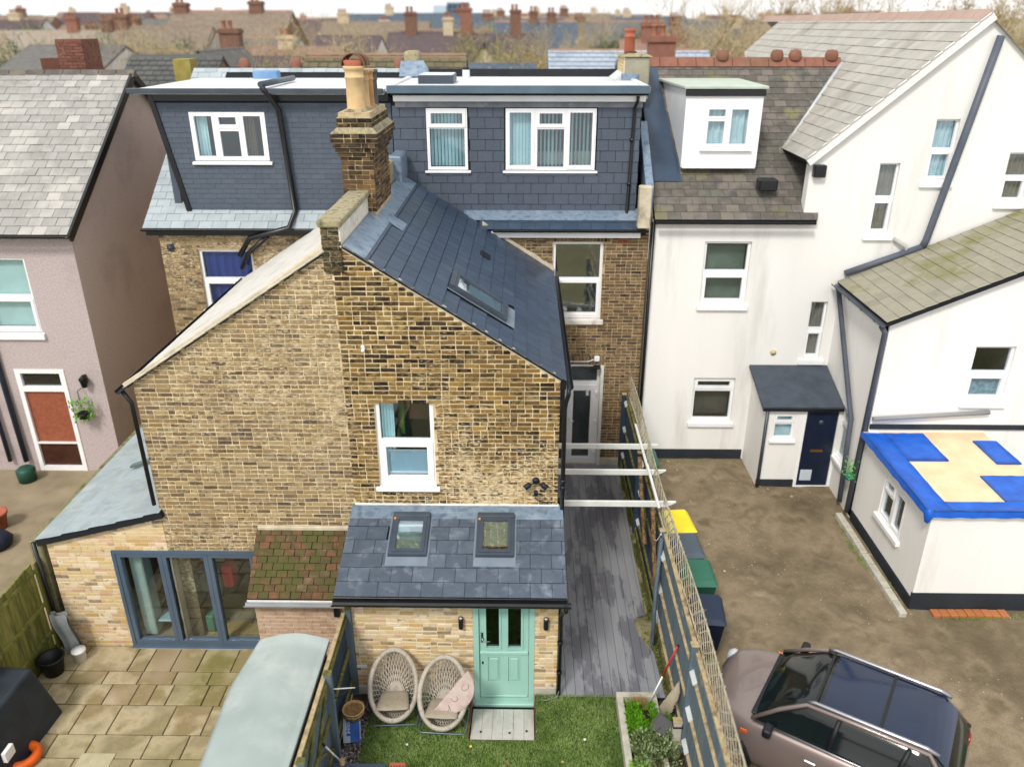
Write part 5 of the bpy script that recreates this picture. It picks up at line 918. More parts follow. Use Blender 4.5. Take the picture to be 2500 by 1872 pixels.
# ================================================================ lawn, step, planter
LX0, LX1, LY0, LY1 = -2.36, 1.50, 5.0, 9.69
slab('lawn_base', [(LX0, LY0), (LX1, LY0), (LX1, LY1-.04), (.225, LY1-.04), (.225, 8.76), (-.79, 8.76), (-.79, LY1-.04), (LX0, LY1-.04)], -.32, -.004, mat('turf_backing', ['28401a', '36521f'], rough=1, scale=8))
def grass(n, seed):
    RR = random.Random(seed); V = []; F = []
    for i in range(n):
        x = RR.uniform(LX0+.02*math.sin(RR.random()*9), LX1-.005); y = LY1-.02-(LY1-.02-7.4)*RR.random()**1.0
        if -.80 < x < .235 and y > 8.75: continue
        h = RR.uniform(.016, .038)*(1+.5*noise.noise(Vector((x*2.2, y*2.2, 3)))); a = RR.uniform(0, 6.283)+.9*noise.noise(Vector((x, y, 8))); w = .0035; l = h*RR.uniform(.1, 1.1); b = a+RR.uniform(1, 2.2)
        k = len(V); V += [(x-math.cos(b)*w, y-math.sin(b)*w, -.004), (x+math.cos(b)*w, y+math.sin(b)*w, -.004), (x+math.cos(a)*l, y+math.sin(a)*l, h)]; F.append((k, k+1, k+2))
    return V, F
V, F = grass(120000, 4); mb = MB(); mb.v = V; mb.f = F; mb.sm = [False]*len(F)
me_ = bpy.data.meshes.new('artificial_grass'); me_.from_pydata(V, [], F); me_.materials.append(mat('turf_green', ['5c7832', '789642', '98b060', '4e682c', 'b0c27c', '86a250'], rough=.6, scale=3.5, rnd=.6, dirt='4a6428', dscale=1.7, dlo=.48, dhi=.68, spec=.3)); o = bpy.data.objects.new('artificial_grass', me_); COL.objects.link(o); o['kind'] = 'stuff'; o['label'] = 'artificial green turf in front of the back door'
def ramp_z(y): return -.245+(9.60-y)/(9.60-8.79)*.225
st = root('tiled_ramp', 'whitewashed plank tiles laid from the green door threshold up to the turf', 'path', (-.28, 9.2, -.1)); st['kind'] = 'structure'; del st['category']
TL = mat('whitewashed_tile', ['b4b2ac', 'd2d0ca', 'c2c0ba'], rough=.6, scale=2.2, rnd=.4, stretch=(3, .6, 1), dirt='96938a', dscale=3, dlo=.55, dhi=.8, fine=.12)
ft_ = Fr((0, 8.79, ramp_z(8.79)), (1, 0, 0), (0, .81, -.225), (0, .225, .81)); rl = math.hypot(.81, .225)
for i in range(6):
    a0 = -.765+i*.163; a1 = min(a0+.160, .205); cuts = [0, .30, rl] if i % 2 else [0, rl]
    if i in (1, 3, 5): cuts = [0, .27, rl]
    for b0, b1 in zip(cuts, cuts[1:]): MB().box(ft_, a0, a1, b0+.0015, b1-.0015, -.02, 0).build('plank_tile', TL, st, bev=.0015)
MB().box(ft_, -.78, .215, -.02, -.001, -.1, .004).build('timber_edge', mat('edge_brown', '6a4426', rough=.9), st); MB().box(XY, -.80, -.782, 8.76, 9.68, -.3, .012).build('timber_edge', MATS['edge_brown'], st)
MB().box(XY, .216, .226, 8.76, 9.68, -.3, .0).build('timber_edge', MATS['edge_brown'], st)
mb = MB(); mb.box(XY, -.76, .21, 9.60, 9.70, -.30, -.262)
for i in range(60): mb.box(XY, -.75+i*.016, -.743+i*.016, 9.60, 9.69, -.262, -.25)
mb.build('drain_grate', BLACKP, st)
# debris on lawn and tiles
for i, (x, y, c) in enumerate(((-.62, 8.95, '2a2018'), (-.18, 8.93, '3a281c'), (.08, 8.98, '2a2018'), (-1.7, 8.62, 'c8c8c4'), (.95, 8.75, 'e6e6e2'), (-.75, 8.6, 'd8cc3a'), (.6, 8.35, 'b89a4a'), (-.2, 8.32, '9a5a38'))):
    o = MB().add([(x, y, .0), (x+.03, y+.012, .004), (x+.02, y+.035, .014), (x-.012, y+.02, .018)], [(0, 1, 2, 3)]).build('fallen_leaf', mat('leaf%d' % i, c), None, loc=(x, y, .01)); zz = ramp_z(y)+.008 if -.77 < x < .2 and y > 8.79 else .03; o.location.z = .01+zz
    tag(o, ('small dark leaf lying on the left white tile by the green door', 'curled brown leaf in the middle of the white tiles', 'tiny dark scrap at the right of the white tiles', 'tiny white scrap on the turf in front of the left wicker chair', 'white scrap on the turf right of the tiled step', 'yellow leaf on the turf in front of the right wicker chair', 'ochre leaf on the turf near the planter', 'reddish leaf at the front of the turf below the tiled step')[i], 'leaf')
# planter
pl = root('raised_planter', 'long pale concrete edged planter bed at the right edge of the turf', 'planter', (1.8, 8.5, 0))
MB().box(XY, 1.50, 1.605, 5.5, 9.455, -.1, .20).build('planter_wall', CONC, pl, bev=.008); MB().box(XY, 1.50, 2.13, 9.457, 9.56, -.1, .20).build('planter_wall', CONC, pl, bev=.008); MB().box(XY, 2.03, 2.13, 8.85, 9.455, -.1, .198).build('planter_wall', CONC, pl, bev=.008); MB().box(XY, 2.03, 2.13, 5.5, 8.35, -.1, .15).build('planter_wall', CONC, pl, bev=.008)
mb = MB(); V = [(1.6+.8*i/12, 5.6+3.9*j/40, .07+.05*noise.noise(Vector((i*.6, j*.6, 2)))) for j in range(41) for i in range(13)]; mb.add(V, [(j*13+i, j*13+i+1, j*13+14+i, j*13+13+i) for j in range(40) for i in range(12)], True); mb.build('planter_soil', SOIL, pl)
def leaves(mb, n, cx, cy, cz, rx, ry, rz, ln, wd, RR, up=.5, shell=.3):
    for i in range(n):
        v = Vector((RR.gauss(0, 1), RR.gauss(0, 1), RR.gauss(0, 1))).normalized()*(shell+(1-shell)*RR.random())**.5; c = Vector((cx+v.x*rx, cy+v.y*ry, cz+max(-.2, v.z)*rz))
        if noise.noise(c*4.5) < -.18: continue
        d = (Vector((v.x, v.y, v.z*.5+up))+Vector((RR.uniform(-.7, .7), RR.uniform(-.7, .7), RR.uniform(-.5, .5)))).normalized(); s = d.cross(Vector((RR.uniform(-1, 1), RR.uniform(-1, 1), RR.uniform(-.3, 1)))).normalized(); l = ln*RR.uniform(.6, 1.2); w = wd*RR.uniform(.7, 1.2); nn_ = d.cross(s)*l*.12
        mb.add([c, c+d*l*.45+s*w-nn_, c+d*l, c+d*l*.45-s*w-nn_], [(0, 1, 2), (0, 2, 3)])
    return mb
RR = random.Random(11)
gp_ = root('ground_cover_plant', 'vivid bright green feathery plants filling the back of the planter', 'plant', (1.82, 9.05, .1)); mb = MB()
for i in range(130): cx, cy = RR.uniform(1.63, 2.05), RR.uniform(8.72, 9.27); leaves(mb, 34, cx, cy, .16+.1*RR.random(), .05, .05, .12, .06, .009, RR, up=1.4)
mb.build('leaves', mat('vivid_leaf', ['4f9018', '74b424', '3a7010', '90cc38'], rough=.6, rnd=.6, scale=6, spec=.3), gp_)
tb_ = root('dry_grass_tuft', 'straw coloured dried grass tuft at the far end of the planter', 'plant', (1.85, 9.33, .1)); V, F = blades(700, 1.84, 9.34, .08, .14, .07, .22, .004, 1.0, RR); MB().add(V, F).build('straw', mat('straw', ['a88a54', 'c4a874', '7c6238'], rough=.9, rnd=.9), tb_)
bs = root('leafy_bush', 'grey green leafy bush spilling over the front of the planter', 'plant', (1.95, 8.4, .1)); mb = MB()
for cx, cy, r_ in ((1.78, 8.55, .17), (1.98, 8.5, .2), (2.08, 8.3, .22), (1.85, 8.25, .2), (2.15, 8.55, .16), (1.75, 8.15, .14)): leaves(mb, 620, cx, cy, .18, r_, r_, .26, .055, .016, RR, up=.4)
mb.build('leaves', mat('bush_leaf', ['5a7040', '788e58', '465a30', '9cac80', '668238'], rough=.6, rnd=.7, scale=5, spec=.3), bs)
mb = MB()
for i in range(26): a, b = RR.uniform(1.7, 2.2), RR.uniform(8.1, 8.6); mb.tube([(a, b, .08), (a+RR.uniform(-.08, .08), b+RR.uniform(-.08, .08), .25), (a+RR.uniform(-.15, .15), b+RR.uniform(-.15, .15), .40)], .004, 4)
mb.build('stems', mat('twig_brown', '4a3626', rough=.9), bs)
lf3 = root('large_leaf_plant', 'small broad leaved bright green plant at the planter front corner', 'plant', (1.72, 8.05, .1)); mb = MB(); leaves(mb, 60, 1.70, 8.12, .2, .12, .1, .1, .12, .035, RR, up=.7); mb.build('leaves', mat('broad_leaf', ['6f9c30', '8ab848', '5a8424'], rough=.5, rnd=.8), lf3)
lf4 = root('corner_plant', 'low green plant between the leaning board and the fence', 'plant', (2.28, 8.95, .05)); mb = MB(); leaves(mb, 260, 2.26, 8.95, .12, .12, .22, .16, .06, .018, RR, up=.6); mb.build('leaves', mat('mid_leaf', ['3f6a1c', '5c8a28', '2f4c16'], rough=.6, rnd=.8), lf4)
# stick, perforated board, black pot, concrete post
k = root('marker_pole', 'red and white pole leaning from the planter corner to the fence', 'pole', (2.0, 9.38, .2)); a, b = Vector((2.0, 9.36, .19)), Vector((2.37, 9.46, 1.22)); MB().tube([a, a+(b-a)*.47], .013, 10).build('white_section', WHITE, k); MB().tube([a+(b-a)*.47, b], .016, 10).build('red_section', mat('red_tube', ['a3242c', 'b8323a'], rough=.45), k); MB().tube([b, b+(b-a)*.02], .014, 8).build('end_cap', BLACKP, k)
pb = root('patterned_board', 'beige diamond patterned broken board leaning by the planter', 'board', (2.2, 9.1, .1))
fo, fu, fv = Vector((2.13, 9.33, .08)), Vector((.47, -.88, .0)), Vector((.044, .02, .98))
bf = Fr(fo, fu, fv, fu.cross(fv)*-1); bf.v = bf.n.cross(bf.u) if bf.n.cross(bf.u).dot(fv) > 0 else -bf.n.cross(bf.u); BPT = [(0, 0), (.19, -.02), (.30, .20), (.33, .25), (.32, .38), (.40, .52), (.42, .70), (.37, .88)]
mb = MB(); mb.prism(bf, BPT, -.01, 0); mb.build('board_sheet', mat('pale_board', ['8f8674', 'a89e8a'], rough=.9, scale=5), pb); mb = MB()
for s_ in (1, -1):
    for i in range(-20, 32):
        x0 = i*.028; seg = []
        for j in range(66):
            t = j*.0115; x, y = (x0+t*.62*s_ if s_ > 0 else x0+.4-t*.62), t*1.2
            if len(clip([(x-.001, y-.001), (x+.001, y-.001), (x+.001, y+.001), (x-.001, y+.001)], [(0, 0), (.19, -.02), (.33, .25), (.42, .70), (.37, .88)])) >= 3: seg.append((x, y))
        if len(seg) > 3: mb.tube([bf.p(*seg[0], .001), bf.p(*seg[-1], .001)], .0035, 4); mb.tube([bf.p(*seg[0], -.012), bf.p(*seg[-1], -.012)], .0035, 4)
mb.build('diamond_ribs', mat('rib_cream', ['b0a690', 'c8bea8'], rough=.9), pb)
kp = root('plant_pot', 'black square plastic pot tipped over on the planter edge', 'plant pot', (2.1, 8.85, .2)); kp.rotation_euler = (0, 0, 0)
pf = Fr((2.13, 8.80, .27), (.75, -.55, -.25), (.3, .55, .55), (0, 0, 1)); pf.n = pf.u.cross(pf.v).normalized(); pf.v = pf.n.cross(pf.u)
mb = MB(); mb.add([pf.p(a, b, c) for a, b, c in ((-.12, -.09, -.1), (.12, -.09, -.1), (.12, .09, -.1), (-.12, .09, -.1), (-.15, -.12, .14), (.15, -.12, .14), (.15, .12, .14), (-.15, .12, .14))], [(0, 1, 5, 4), (1, 2, 6, 5), (2, 3, 7, 6), (3, 0, 4, 7), (3, 2, 1, 0), (4, 5, 6, 7)]); mb.build('pot_body', BLACKP, kp, bev=.012); panel(MB(), pf, rect(-.16, .16, -.13, .13), [(-.14, .14, -.11, .11)], .12, .15).build('rim', BLACKP, kp, bev=.004)
cpo = root('concrete_post', 'short timber topped grey post with black strap beside the bush', 'post', (2.27, 8.55, 0)); MB().box(XY, 2.20, 2.32, 8.50, 8.60, -.05, .66).build('post_shaft', CONC, cpo, bev=.01); MB().box(XY, 2.195, 2.325, 8.495, 8.605, .661, .69).build('post_cap', BAREWOOD, cpo, bev=.005); MB().box(XY, 2.19, 2.33, 8.49, 8.61, .57, .60).box(XY, 2.33, 2.42, 8.53, 8.57, .57, .6).build('strap', BLACKP, cpo, bev=.004)
# ================================================================ fence with trellis on the right
FR = root('timber_fence', 'blue grey board fence with diamond trellis top along the side passage', 'fence', (2.42, 11, 0))
yy = 17.05; RR = random.Random(21); i = 0
while yy > 5.2:
    w_ = .142; near = yy < 11.35; x0 = 2.43 if not near else 2.40-.02*math.sin(max(0, (11.35-yy))*.2); top = (1.86 if yy > 11.35 else 1.92)+RR.uniform(-.008, .008)
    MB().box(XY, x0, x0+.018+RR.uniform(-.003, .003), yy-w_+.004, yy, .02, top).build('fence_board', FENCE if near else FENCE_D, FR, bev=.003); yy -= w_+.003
for (y0, y1, zs, x0) in ((17.0, 14.2, (.35, 1.05, 1.72), 2.39), (14.2, 11.4, (.35, 1.05, 1.72), 2.39), (11.3, 8.6, (.32, .95, 1.62), 2.355), (8.55, 5.8, (.32, .95, 1.62), 2.345)):
    for z in zs:
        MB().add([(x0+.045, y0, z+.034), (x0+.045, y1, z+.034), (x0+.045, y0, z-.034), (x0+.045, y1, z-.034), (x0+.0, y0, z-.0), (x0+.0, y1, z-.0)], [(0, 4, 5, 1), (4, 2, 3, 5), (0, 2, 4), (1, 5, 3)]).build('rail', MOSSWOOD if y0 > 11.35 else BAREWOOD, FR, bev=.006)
        MB().add([(x0+.045, y0, z+.05), (x0+.045, y0-.28, z+.05), (x0+.045, y0, z-.05), (x0+.045, y0-.28, z-.05), (x0-.014, y0, z-.0), (x0-.014, y0-.28, z)], [(0, 4, 5, 1), (4, 2, 3, 5), (0, 2, 4), (1, 5, 3)]).build('white_patch', mat('white_patch', ['b9c0be', 'd2d8d6'], rough=.6), FR)
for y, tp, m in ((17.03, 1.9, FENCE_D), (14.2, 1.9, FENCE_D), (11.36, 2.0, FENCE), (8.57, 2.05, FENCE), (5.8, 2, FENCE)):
    MB().box(XY, 2.33, 2.43, y-.05, y+.05, 0, tp).build('post', m, FR, bev=.006); MB().box(XY, 2.325, 2.435, y-.055, y+.055, tp+.001, tp+.02).build('post_cap', BAREWOOD, FR, bev=.004)
cap_ = MB().box(XY, 2.41, 2.47, 11.37, 17.03, 1.87, 1.9); cap_.build('capping', MOSSWOOD, FR, bev=.004); MB().box(XY, 2.39, 2.45, 5.5, 11.34, 1.93, 1.965).build('capping', BAREWOOD, FR, bev=.004)
MB().box(XY, 2.37, 2.40, 9.5, 17.0, 0, .16).build('gravel_board', MOSSWOOD, FR, bev=.004)
MB().tube([(2.36, 11.28, 1.9), (2.28, 11.0, 1.1), (2.24, 10.7, .15)], .035, 8).build('leaning_board', FENCE, FR)
zt0, zt1 = 1.93, 2.46; hh = zt1-zt0
mA = MB().box(Fr((0, 0, 0), (0, 1, 0), (0, 0, 1), (1, 0, 0)), -.0105, .0105, -.39, .39, .0, .007)
for sgn in (1, -1):
    me1 = mA.mesh('lattice_slat', LATT); sp_ = .20; n_ = int((16.9-5.3)/sp_)
    for i in range(n_):
        y = 5.4+i*sp_; o = bpy.data.objects.new('lattice_slat', me1); COL.objects.link(o); o.parent = FR; lean = .03*math.sin(y*.9)
        o.location = Vector((2.455+(.008 if sgn > 0 else 0)+lean-.0, y+hh/2, (zt0+zt1)/2))-Vector((2.42, 11, 0)); o.rotation_euler = (sgn*PI/4+.02*math.sin(i*7.3), .0, 0)
for z in (zt0-.005, zt1): MB().tube([(2.455+.03*math.sin((5.4+j*.4)*.9), 5.4+j*.4, z+.012*math.sin(j*.8)) for j in range(30)], .014, 6).build('trellis_rail', LATT, FR)
# dead climber stems through the trellis near the camera
mb = MB(); RR = random.Random(9)
for i in range(70):
    y = RR.uniform(6.2, 9.8); p = Vector((2.44, y, RR.uniform(1.7, 2.3))); pts = [p]
    for j in range(6): p = p+Vector((RR.uniform(-.03, .03), RR.uniform(-.12, .12), RR.uniform(-.08, .1))); pts.append(p)
    mb.tube(pts, .0035, 4)
cl_ = root('dead_climber', 'dry bare climber stems tangled through the near trellis', 'plant', (2.44, 8, 1.9)); mb.build('stems', mat('dry_stem', ['a08a68', 'c0a884', '7c5a48'], rough=.9, rnd=.8), cl_)
# ================================================================ white pergola beams over the passage
PG = root('pergola', 'white painted pergola of three beams across the side passage', 'pergola', (1.6, 12.8, 0))
for y in (13.86, 12.87, 11.8):
    fb_ = XZ(y); MB().prism(fb_, [(.66, 2.18), (2.50, 2.18), (2.66, 2.27), (2.66, 2.285), (.66, 2.285)], -.045, 0).build('beam', PAINTWOOD, PG, bev=.003); MB().box(fb_, .62, .66, 2.14, 2.30, -.08, .03).build('joist_hanger', BLACKP, PG)
for y0, y1, dz in ((14.7, 12.85, .0), (13.0, 11.55, .03)): MB().box(Fr((2.30, y1, 2.288+dz), (1, 0, 0), (0, 1, 0), (0, 0, 1)), 0, .045, 0, y0-y1, 0, .028).build('batten', PAINTWOOD, PG, bev=.003)
for pts in (((2.26, 13.55, 2.18), (2.28, 12.35, 1.0)), ((2.27, 11.9, 2.27), (2.31, 11.2, .95))):
    a, b = Vector(pts[0]), Vector(pts[1]); mb = MB(); mb.tube([a+(b-a)*i/12+Vector((.006*math.sin(i*2.3), 0, .006*math.cos(i*3.1))) for i in range(13)], [.042+.006*math.sin(i*1.7) for i in range(13)], 6); mb.build('peeling_post', BARKY, PG)
mb = MB(); 
for kx in range(5): mb.tube([(2.27+.045*math.cos(t*.5), 11.12+.03*math.sin(t*.5), 1.05+kx*.03+t*.002) for t in range(14)], .012, 5)
mb.build('rope_coil', mat('old_rope', ['5a4436', '7a6450'], rough=1), PG)
hk = root('garden_hook', 'small chrome garden hook hung on the fence post top', 'hook', (2.33, 11.30, 2.0)); MB().tube([(2.36, 11.3, 2.02), (2.33, 11.27, 1.97), (2.29, 11.25, 1.90), (2.25, 11.24, 1.86), (2.24, 11.24, 1.9)], .008, 6).build('hook_wire', CHROME, hk)
# ================================================================ left garden fence
FL = root('timber_fence', 'mossy blue painted slatted fence left of the wicker chairs', 'fence', (-2.70, 8, 0)); RR = random.Random(31); yy = 9.62
while yy > 8.36: MB().box(XY, -2.715, -2.70, yy-.05, yy, .05, 1.62).build('slat', FENCE_D, FL, bev=.002); yy -= .068
while yy > 5.3: MB().box(XY, -2.715, -2.695, yy-.115, yy, .05, 1.62+RR.uniform(-.01, .01)).build('fence_board', FENCE, FL, bev=.003); yy -= .119
for y0, y1 in ((9.62, 8.38), (8.30, 6.95), (6.85, 5.4)):
    for z in (.32, .95, 1.55): MB().box(XY, -2.694, -2.655, y1, y0, z-.04, z+.04).build('rail', MOSSWOOD, FL, bev=.008)
for y0, y1 in ((8.28, 7.6), (7.55, 6.95)):
    for z0, z1 in ((.36, .91), (1.51, .99)): MB().tube([(-2.672, y0, z0), (-2.672, y1, z1)], .026, 4).build('brace', MOSSWOOD, FL)
for y in (9.66, 8.33, 6.90): MB().box(XY, -2.70, -2.60, y-.045, y+.045, 0, 1.70).build('post', FENCE, FL, bev=.006); MB().box(XY, -2.705, -2.595, y-.05, y+.05, 1.701, 1.72).build('post_cap', MOSSWOOD, FL, bev=.004)
MB().box(XY, -2.735, -2.675, 5.4, 9.62, 1.63, 1.66).build('capping', BAREWOOD, FL, bev=.005)
hb_ = root('hanging_bracket', 'thin white rod bracket sticking out of the left fence post', 'bracket', (-2.6, 8.33, 1.4)); MB().tube([(-2.60, 8.33, 1.42), (-2.30, 8.36, 1.42)], .006, 6).build('rod', PAINTWOOD, hb_); MB().tube([(-2.60, 8.33, 1.25), (-2.52, 8.34, 1.26), (-2.38, 8.35, 1.41)], .006, 6).build('stay', BLACKP, hb_)
# gravel strip with stones, hanging basket, bag, rod, tub
slab('gravel_bed', [(-2.70, 5.0), (-2.37, 5.0), (-2.37, 9.66), (-2.70, 9.66)], -.3, -.02, SOIL)
mb = MB(); RR = random.Random(13)
for i in range(900):
    x, y = RR.uniform(-2.64, -2.36), RR.uniform(7.4, 9.5); r_ = RR.uniform(.008, .026); q = [Vector((math.cos(a)*r_*RR.uniform(.7, 1.2), math.sin(a)*r_*RR.uniform(.7, 1.2), 0)) for a in (0, 1.05, 2.1, 3.14, 4.2, 5.2)]; c = Vector((x, y, -.015)); mb.add([c+p for p in q]+[c+p*.6+Vector((0, 0, r_*.8)) for p in q], [(i_, (i_+1) % 6, 6+(i_+1) % 6, 6+i_) for i_ in range(6)]+[(6, 7, 8, 9, 10, 11)])
o = mb.build('gravel', mat('mixed_pebble', ['3a3844', '6f6a70', '8a7a66', '2c2a30', 'b4aca4', '54505c'], rough=.7, rnd=.95), None, loc=(-2.5, 8.5, 0)); o['kind'] = 'stuff'; o['label'] = 'mixed dark and pale pebbles along the left fence'
def basket(loc, label, filled):
    bk = root('hanging_basket', label, 'basket', loc); c = Vector(loc); mb = MB()
    for i in range(12):
        a = i*PI/6; mb.tube([c+Vector((math.cos(a)*.17*k_, math.sin(a)*.17*k_, z)) for k_, z in ((1, .15), (.96, .08), (.8, .02), (.4, -.03), (0, -.04))], .003, 4)
    for z, k_ in ((.15, 1), (.08, .96), (.02, .8)): mb.tube([c+Vector((math.cos(a*PI/12)*.17*k_, math.sin(a*PI/12)*.17*k_, z)) for a in range(24)], .005, 5, closed=True)
    mb.build('wire_frame', BLACKP, bk)
    if filled:
        MB().lathe(c, [(0, -.03), (.07, -.02), (.135, .03), (.16, .09), (.165, .155), (.15, .16), (.12, .11), (0, .09)], 24).build('coir_liner', mat('coir', ['a47c4c', 'c8a472', '8a6640'], rough=1, scale=30, bump=1, bscale=80), bk)
        V, F = [], []; RR = random.Random(2)
        for i in range(1500):
            a = RR.uniform(0, 6.3); q = .16*math.sqrt(RR.random()); d = Vector((RR.uniform(-1, 1), RR.uniform(-1, 1), RR.uniform(0, 1.2))).normalized()*RR.uniform(.03, .08); p = c+Vector((q*math.cos(a), q*math.sin(a), .10+.04*RR.random())); s = d.cross(Vector((0, 0, 1))).normalized()*.002; k = len(V); V += [p-s, p+s, p+d]; F.append((k, k+1, k+2))
        MB().add(V, F).build('dry_stems', mat('dry_fibre', ['b08c5c', '6f5030', 'c8a878', '8a6a44'], rough=1, rnd=.95), bk)
basket((-2.48, 8.80, .42), 'wire hanging basket full of dried brown stems standing on the blue bag', True); basket((-2.42, 9.12, .18), 'empty black wire basket lying behind the filled basket by the wall', False)
bg_ = root('compost_bag', 'blue and white plastic sack printed MBM standing under the hanging basket', 'bag', (-2.52, 8.75, 0)); BB = mat('bag_blue', ['2f55a0', '4470bc'], rough=.4, scale=4, bump=.5, bscale=12); BW = mat('bag_pale', ['9fb2d0', 'b8c6dc'], rough=.45, scale=3)
bff = Fr((-2.64, 8.66, .02), (1, .12, 0), (0, .20, .34), (0, -.34, .30)); bff.n = bff.u.cross(bff.v).normalized(); bff.v = bff.n.cross(bff.u)
mb = MB(); 
for i in range(9):
    for j in range(12): mb.v.append(bff.p(i*.03, j*.036, .012*math.sin(i*.8)*math.sin(j*.5)+.006*noise.noise(Vector((i*.7, j*.7, 0)))))
mb.f = [(j*1+i*12, (i+1)*12+j, (i+1)*12+j+1, i*12+j+1) for i in range(8) for j in range(11)]; mb.sm = [True]*len(mb.f); mb.build('bag_front', BB, bg_)
MB().box(bff, -.005, .245, -.005, .40, -.14, -.012).build('bag_body', BW, bg_, bev=.03); MB().box(bff, -.004, .045, .005, .39, .008, .012).build('pale_band', BW, bg_); MB().box(bff, .035, .10, .005, .10, .009, .013).build('pale_block', BW, bg_)
tcu = bpy.data.curves.new('lettering', 'FONT'); tcu.body = 'MBM'; tcu.size = .105; tcu.extrude = .0015; t0 = bpy.data.objects.new('t', tcu); COL.objects.link(t0); bpy.context.view_layer.update(); me_ = bpy.data.meshes.new_from_object(t0.evaluated_get(bpy.context.evaluated_depsgraph_get())); bpy.data.objects.remove(t0); to = bpy.data.objects.new('lettering', me_); COL.objects.link(to); to.parent = bg_; me_.materials.clear(); me_.materials.append(mat('bag_letter', 'c8d4e8')); M3 = Matrix((-bff.v, bff.u, bff.n)).transposed(); to.rotation_euler = M3.to_euler(); to.location = bff.p(.03, .36, .018)-Vector((-2.52, 8.75, 0))
rd_ = root('broom', 'pale broom handle with black grip leaning across the left fence foot', 'broom', (-2.5, 8.0, .2)); MB().tube([(-2.645, 7.80, .95), (-2.40, 8.06, .15)], .011, 8).build('handle', PAINTWOOD, rd_); MB().tube([(-2.68, 7.765, 1.06), (-2.64, 7.805, .93)], .017, 8).build('grip', BLACKP, rd_)
lg = root('timber_stake', 'weathered split wooden stake standing at the bottom left', 'stake', (-2.42, 7.75, 0)); mb = MB(); mb.tube([(-2.42, 7.75, 0), (-2.43, 7.76, .3), (-2.42, 7.77, .72)], [.045, .04, .038], 7); mb.build('stake_wood', mat('split_log', ['8a7456', 'b39c78', '5f4c36'], rough=.95, scale=8, stretch=(6, 6, .6), bump=.9, bscale=30), lg)
tb2 = root('plastic_tub', 'dark blue grey plastic lidded tub at the bottom edge beside the stake', 'tub', (-2.15, 7.55, 0)); MB().box(XY, -2.52, -1.86, 7.2, 7.74, 0, .58).build('tub_body', DARKP, tb2, bev=.05, seg=3); MB().box(XY, -2.56, -1.82, 7.16, 7.80, .581, .64).build('tub_lid', DARKP, tb2, bev=.03, seg=3)
tr_ = root('slatted_crate', 'terracotta coloured slatted crate end right of the dark tub', 'crate', (-1.7, 7.6, 0)); 
for i in range(6): MB().box(XY, -1.80+i*.04, -1.78+i*.04, 7.35, 7.85, .38, .55).build('crate_slat', TERRA, tr_, bev=.003)
MB().box(XY, -1.80, -1.58, 7.3, 7.35, .36, .55).box(XY, -1.80, -1.58, 7.84, 7.88, .0, .55).build('crate_end', TERRA, tr_, bev=.004)
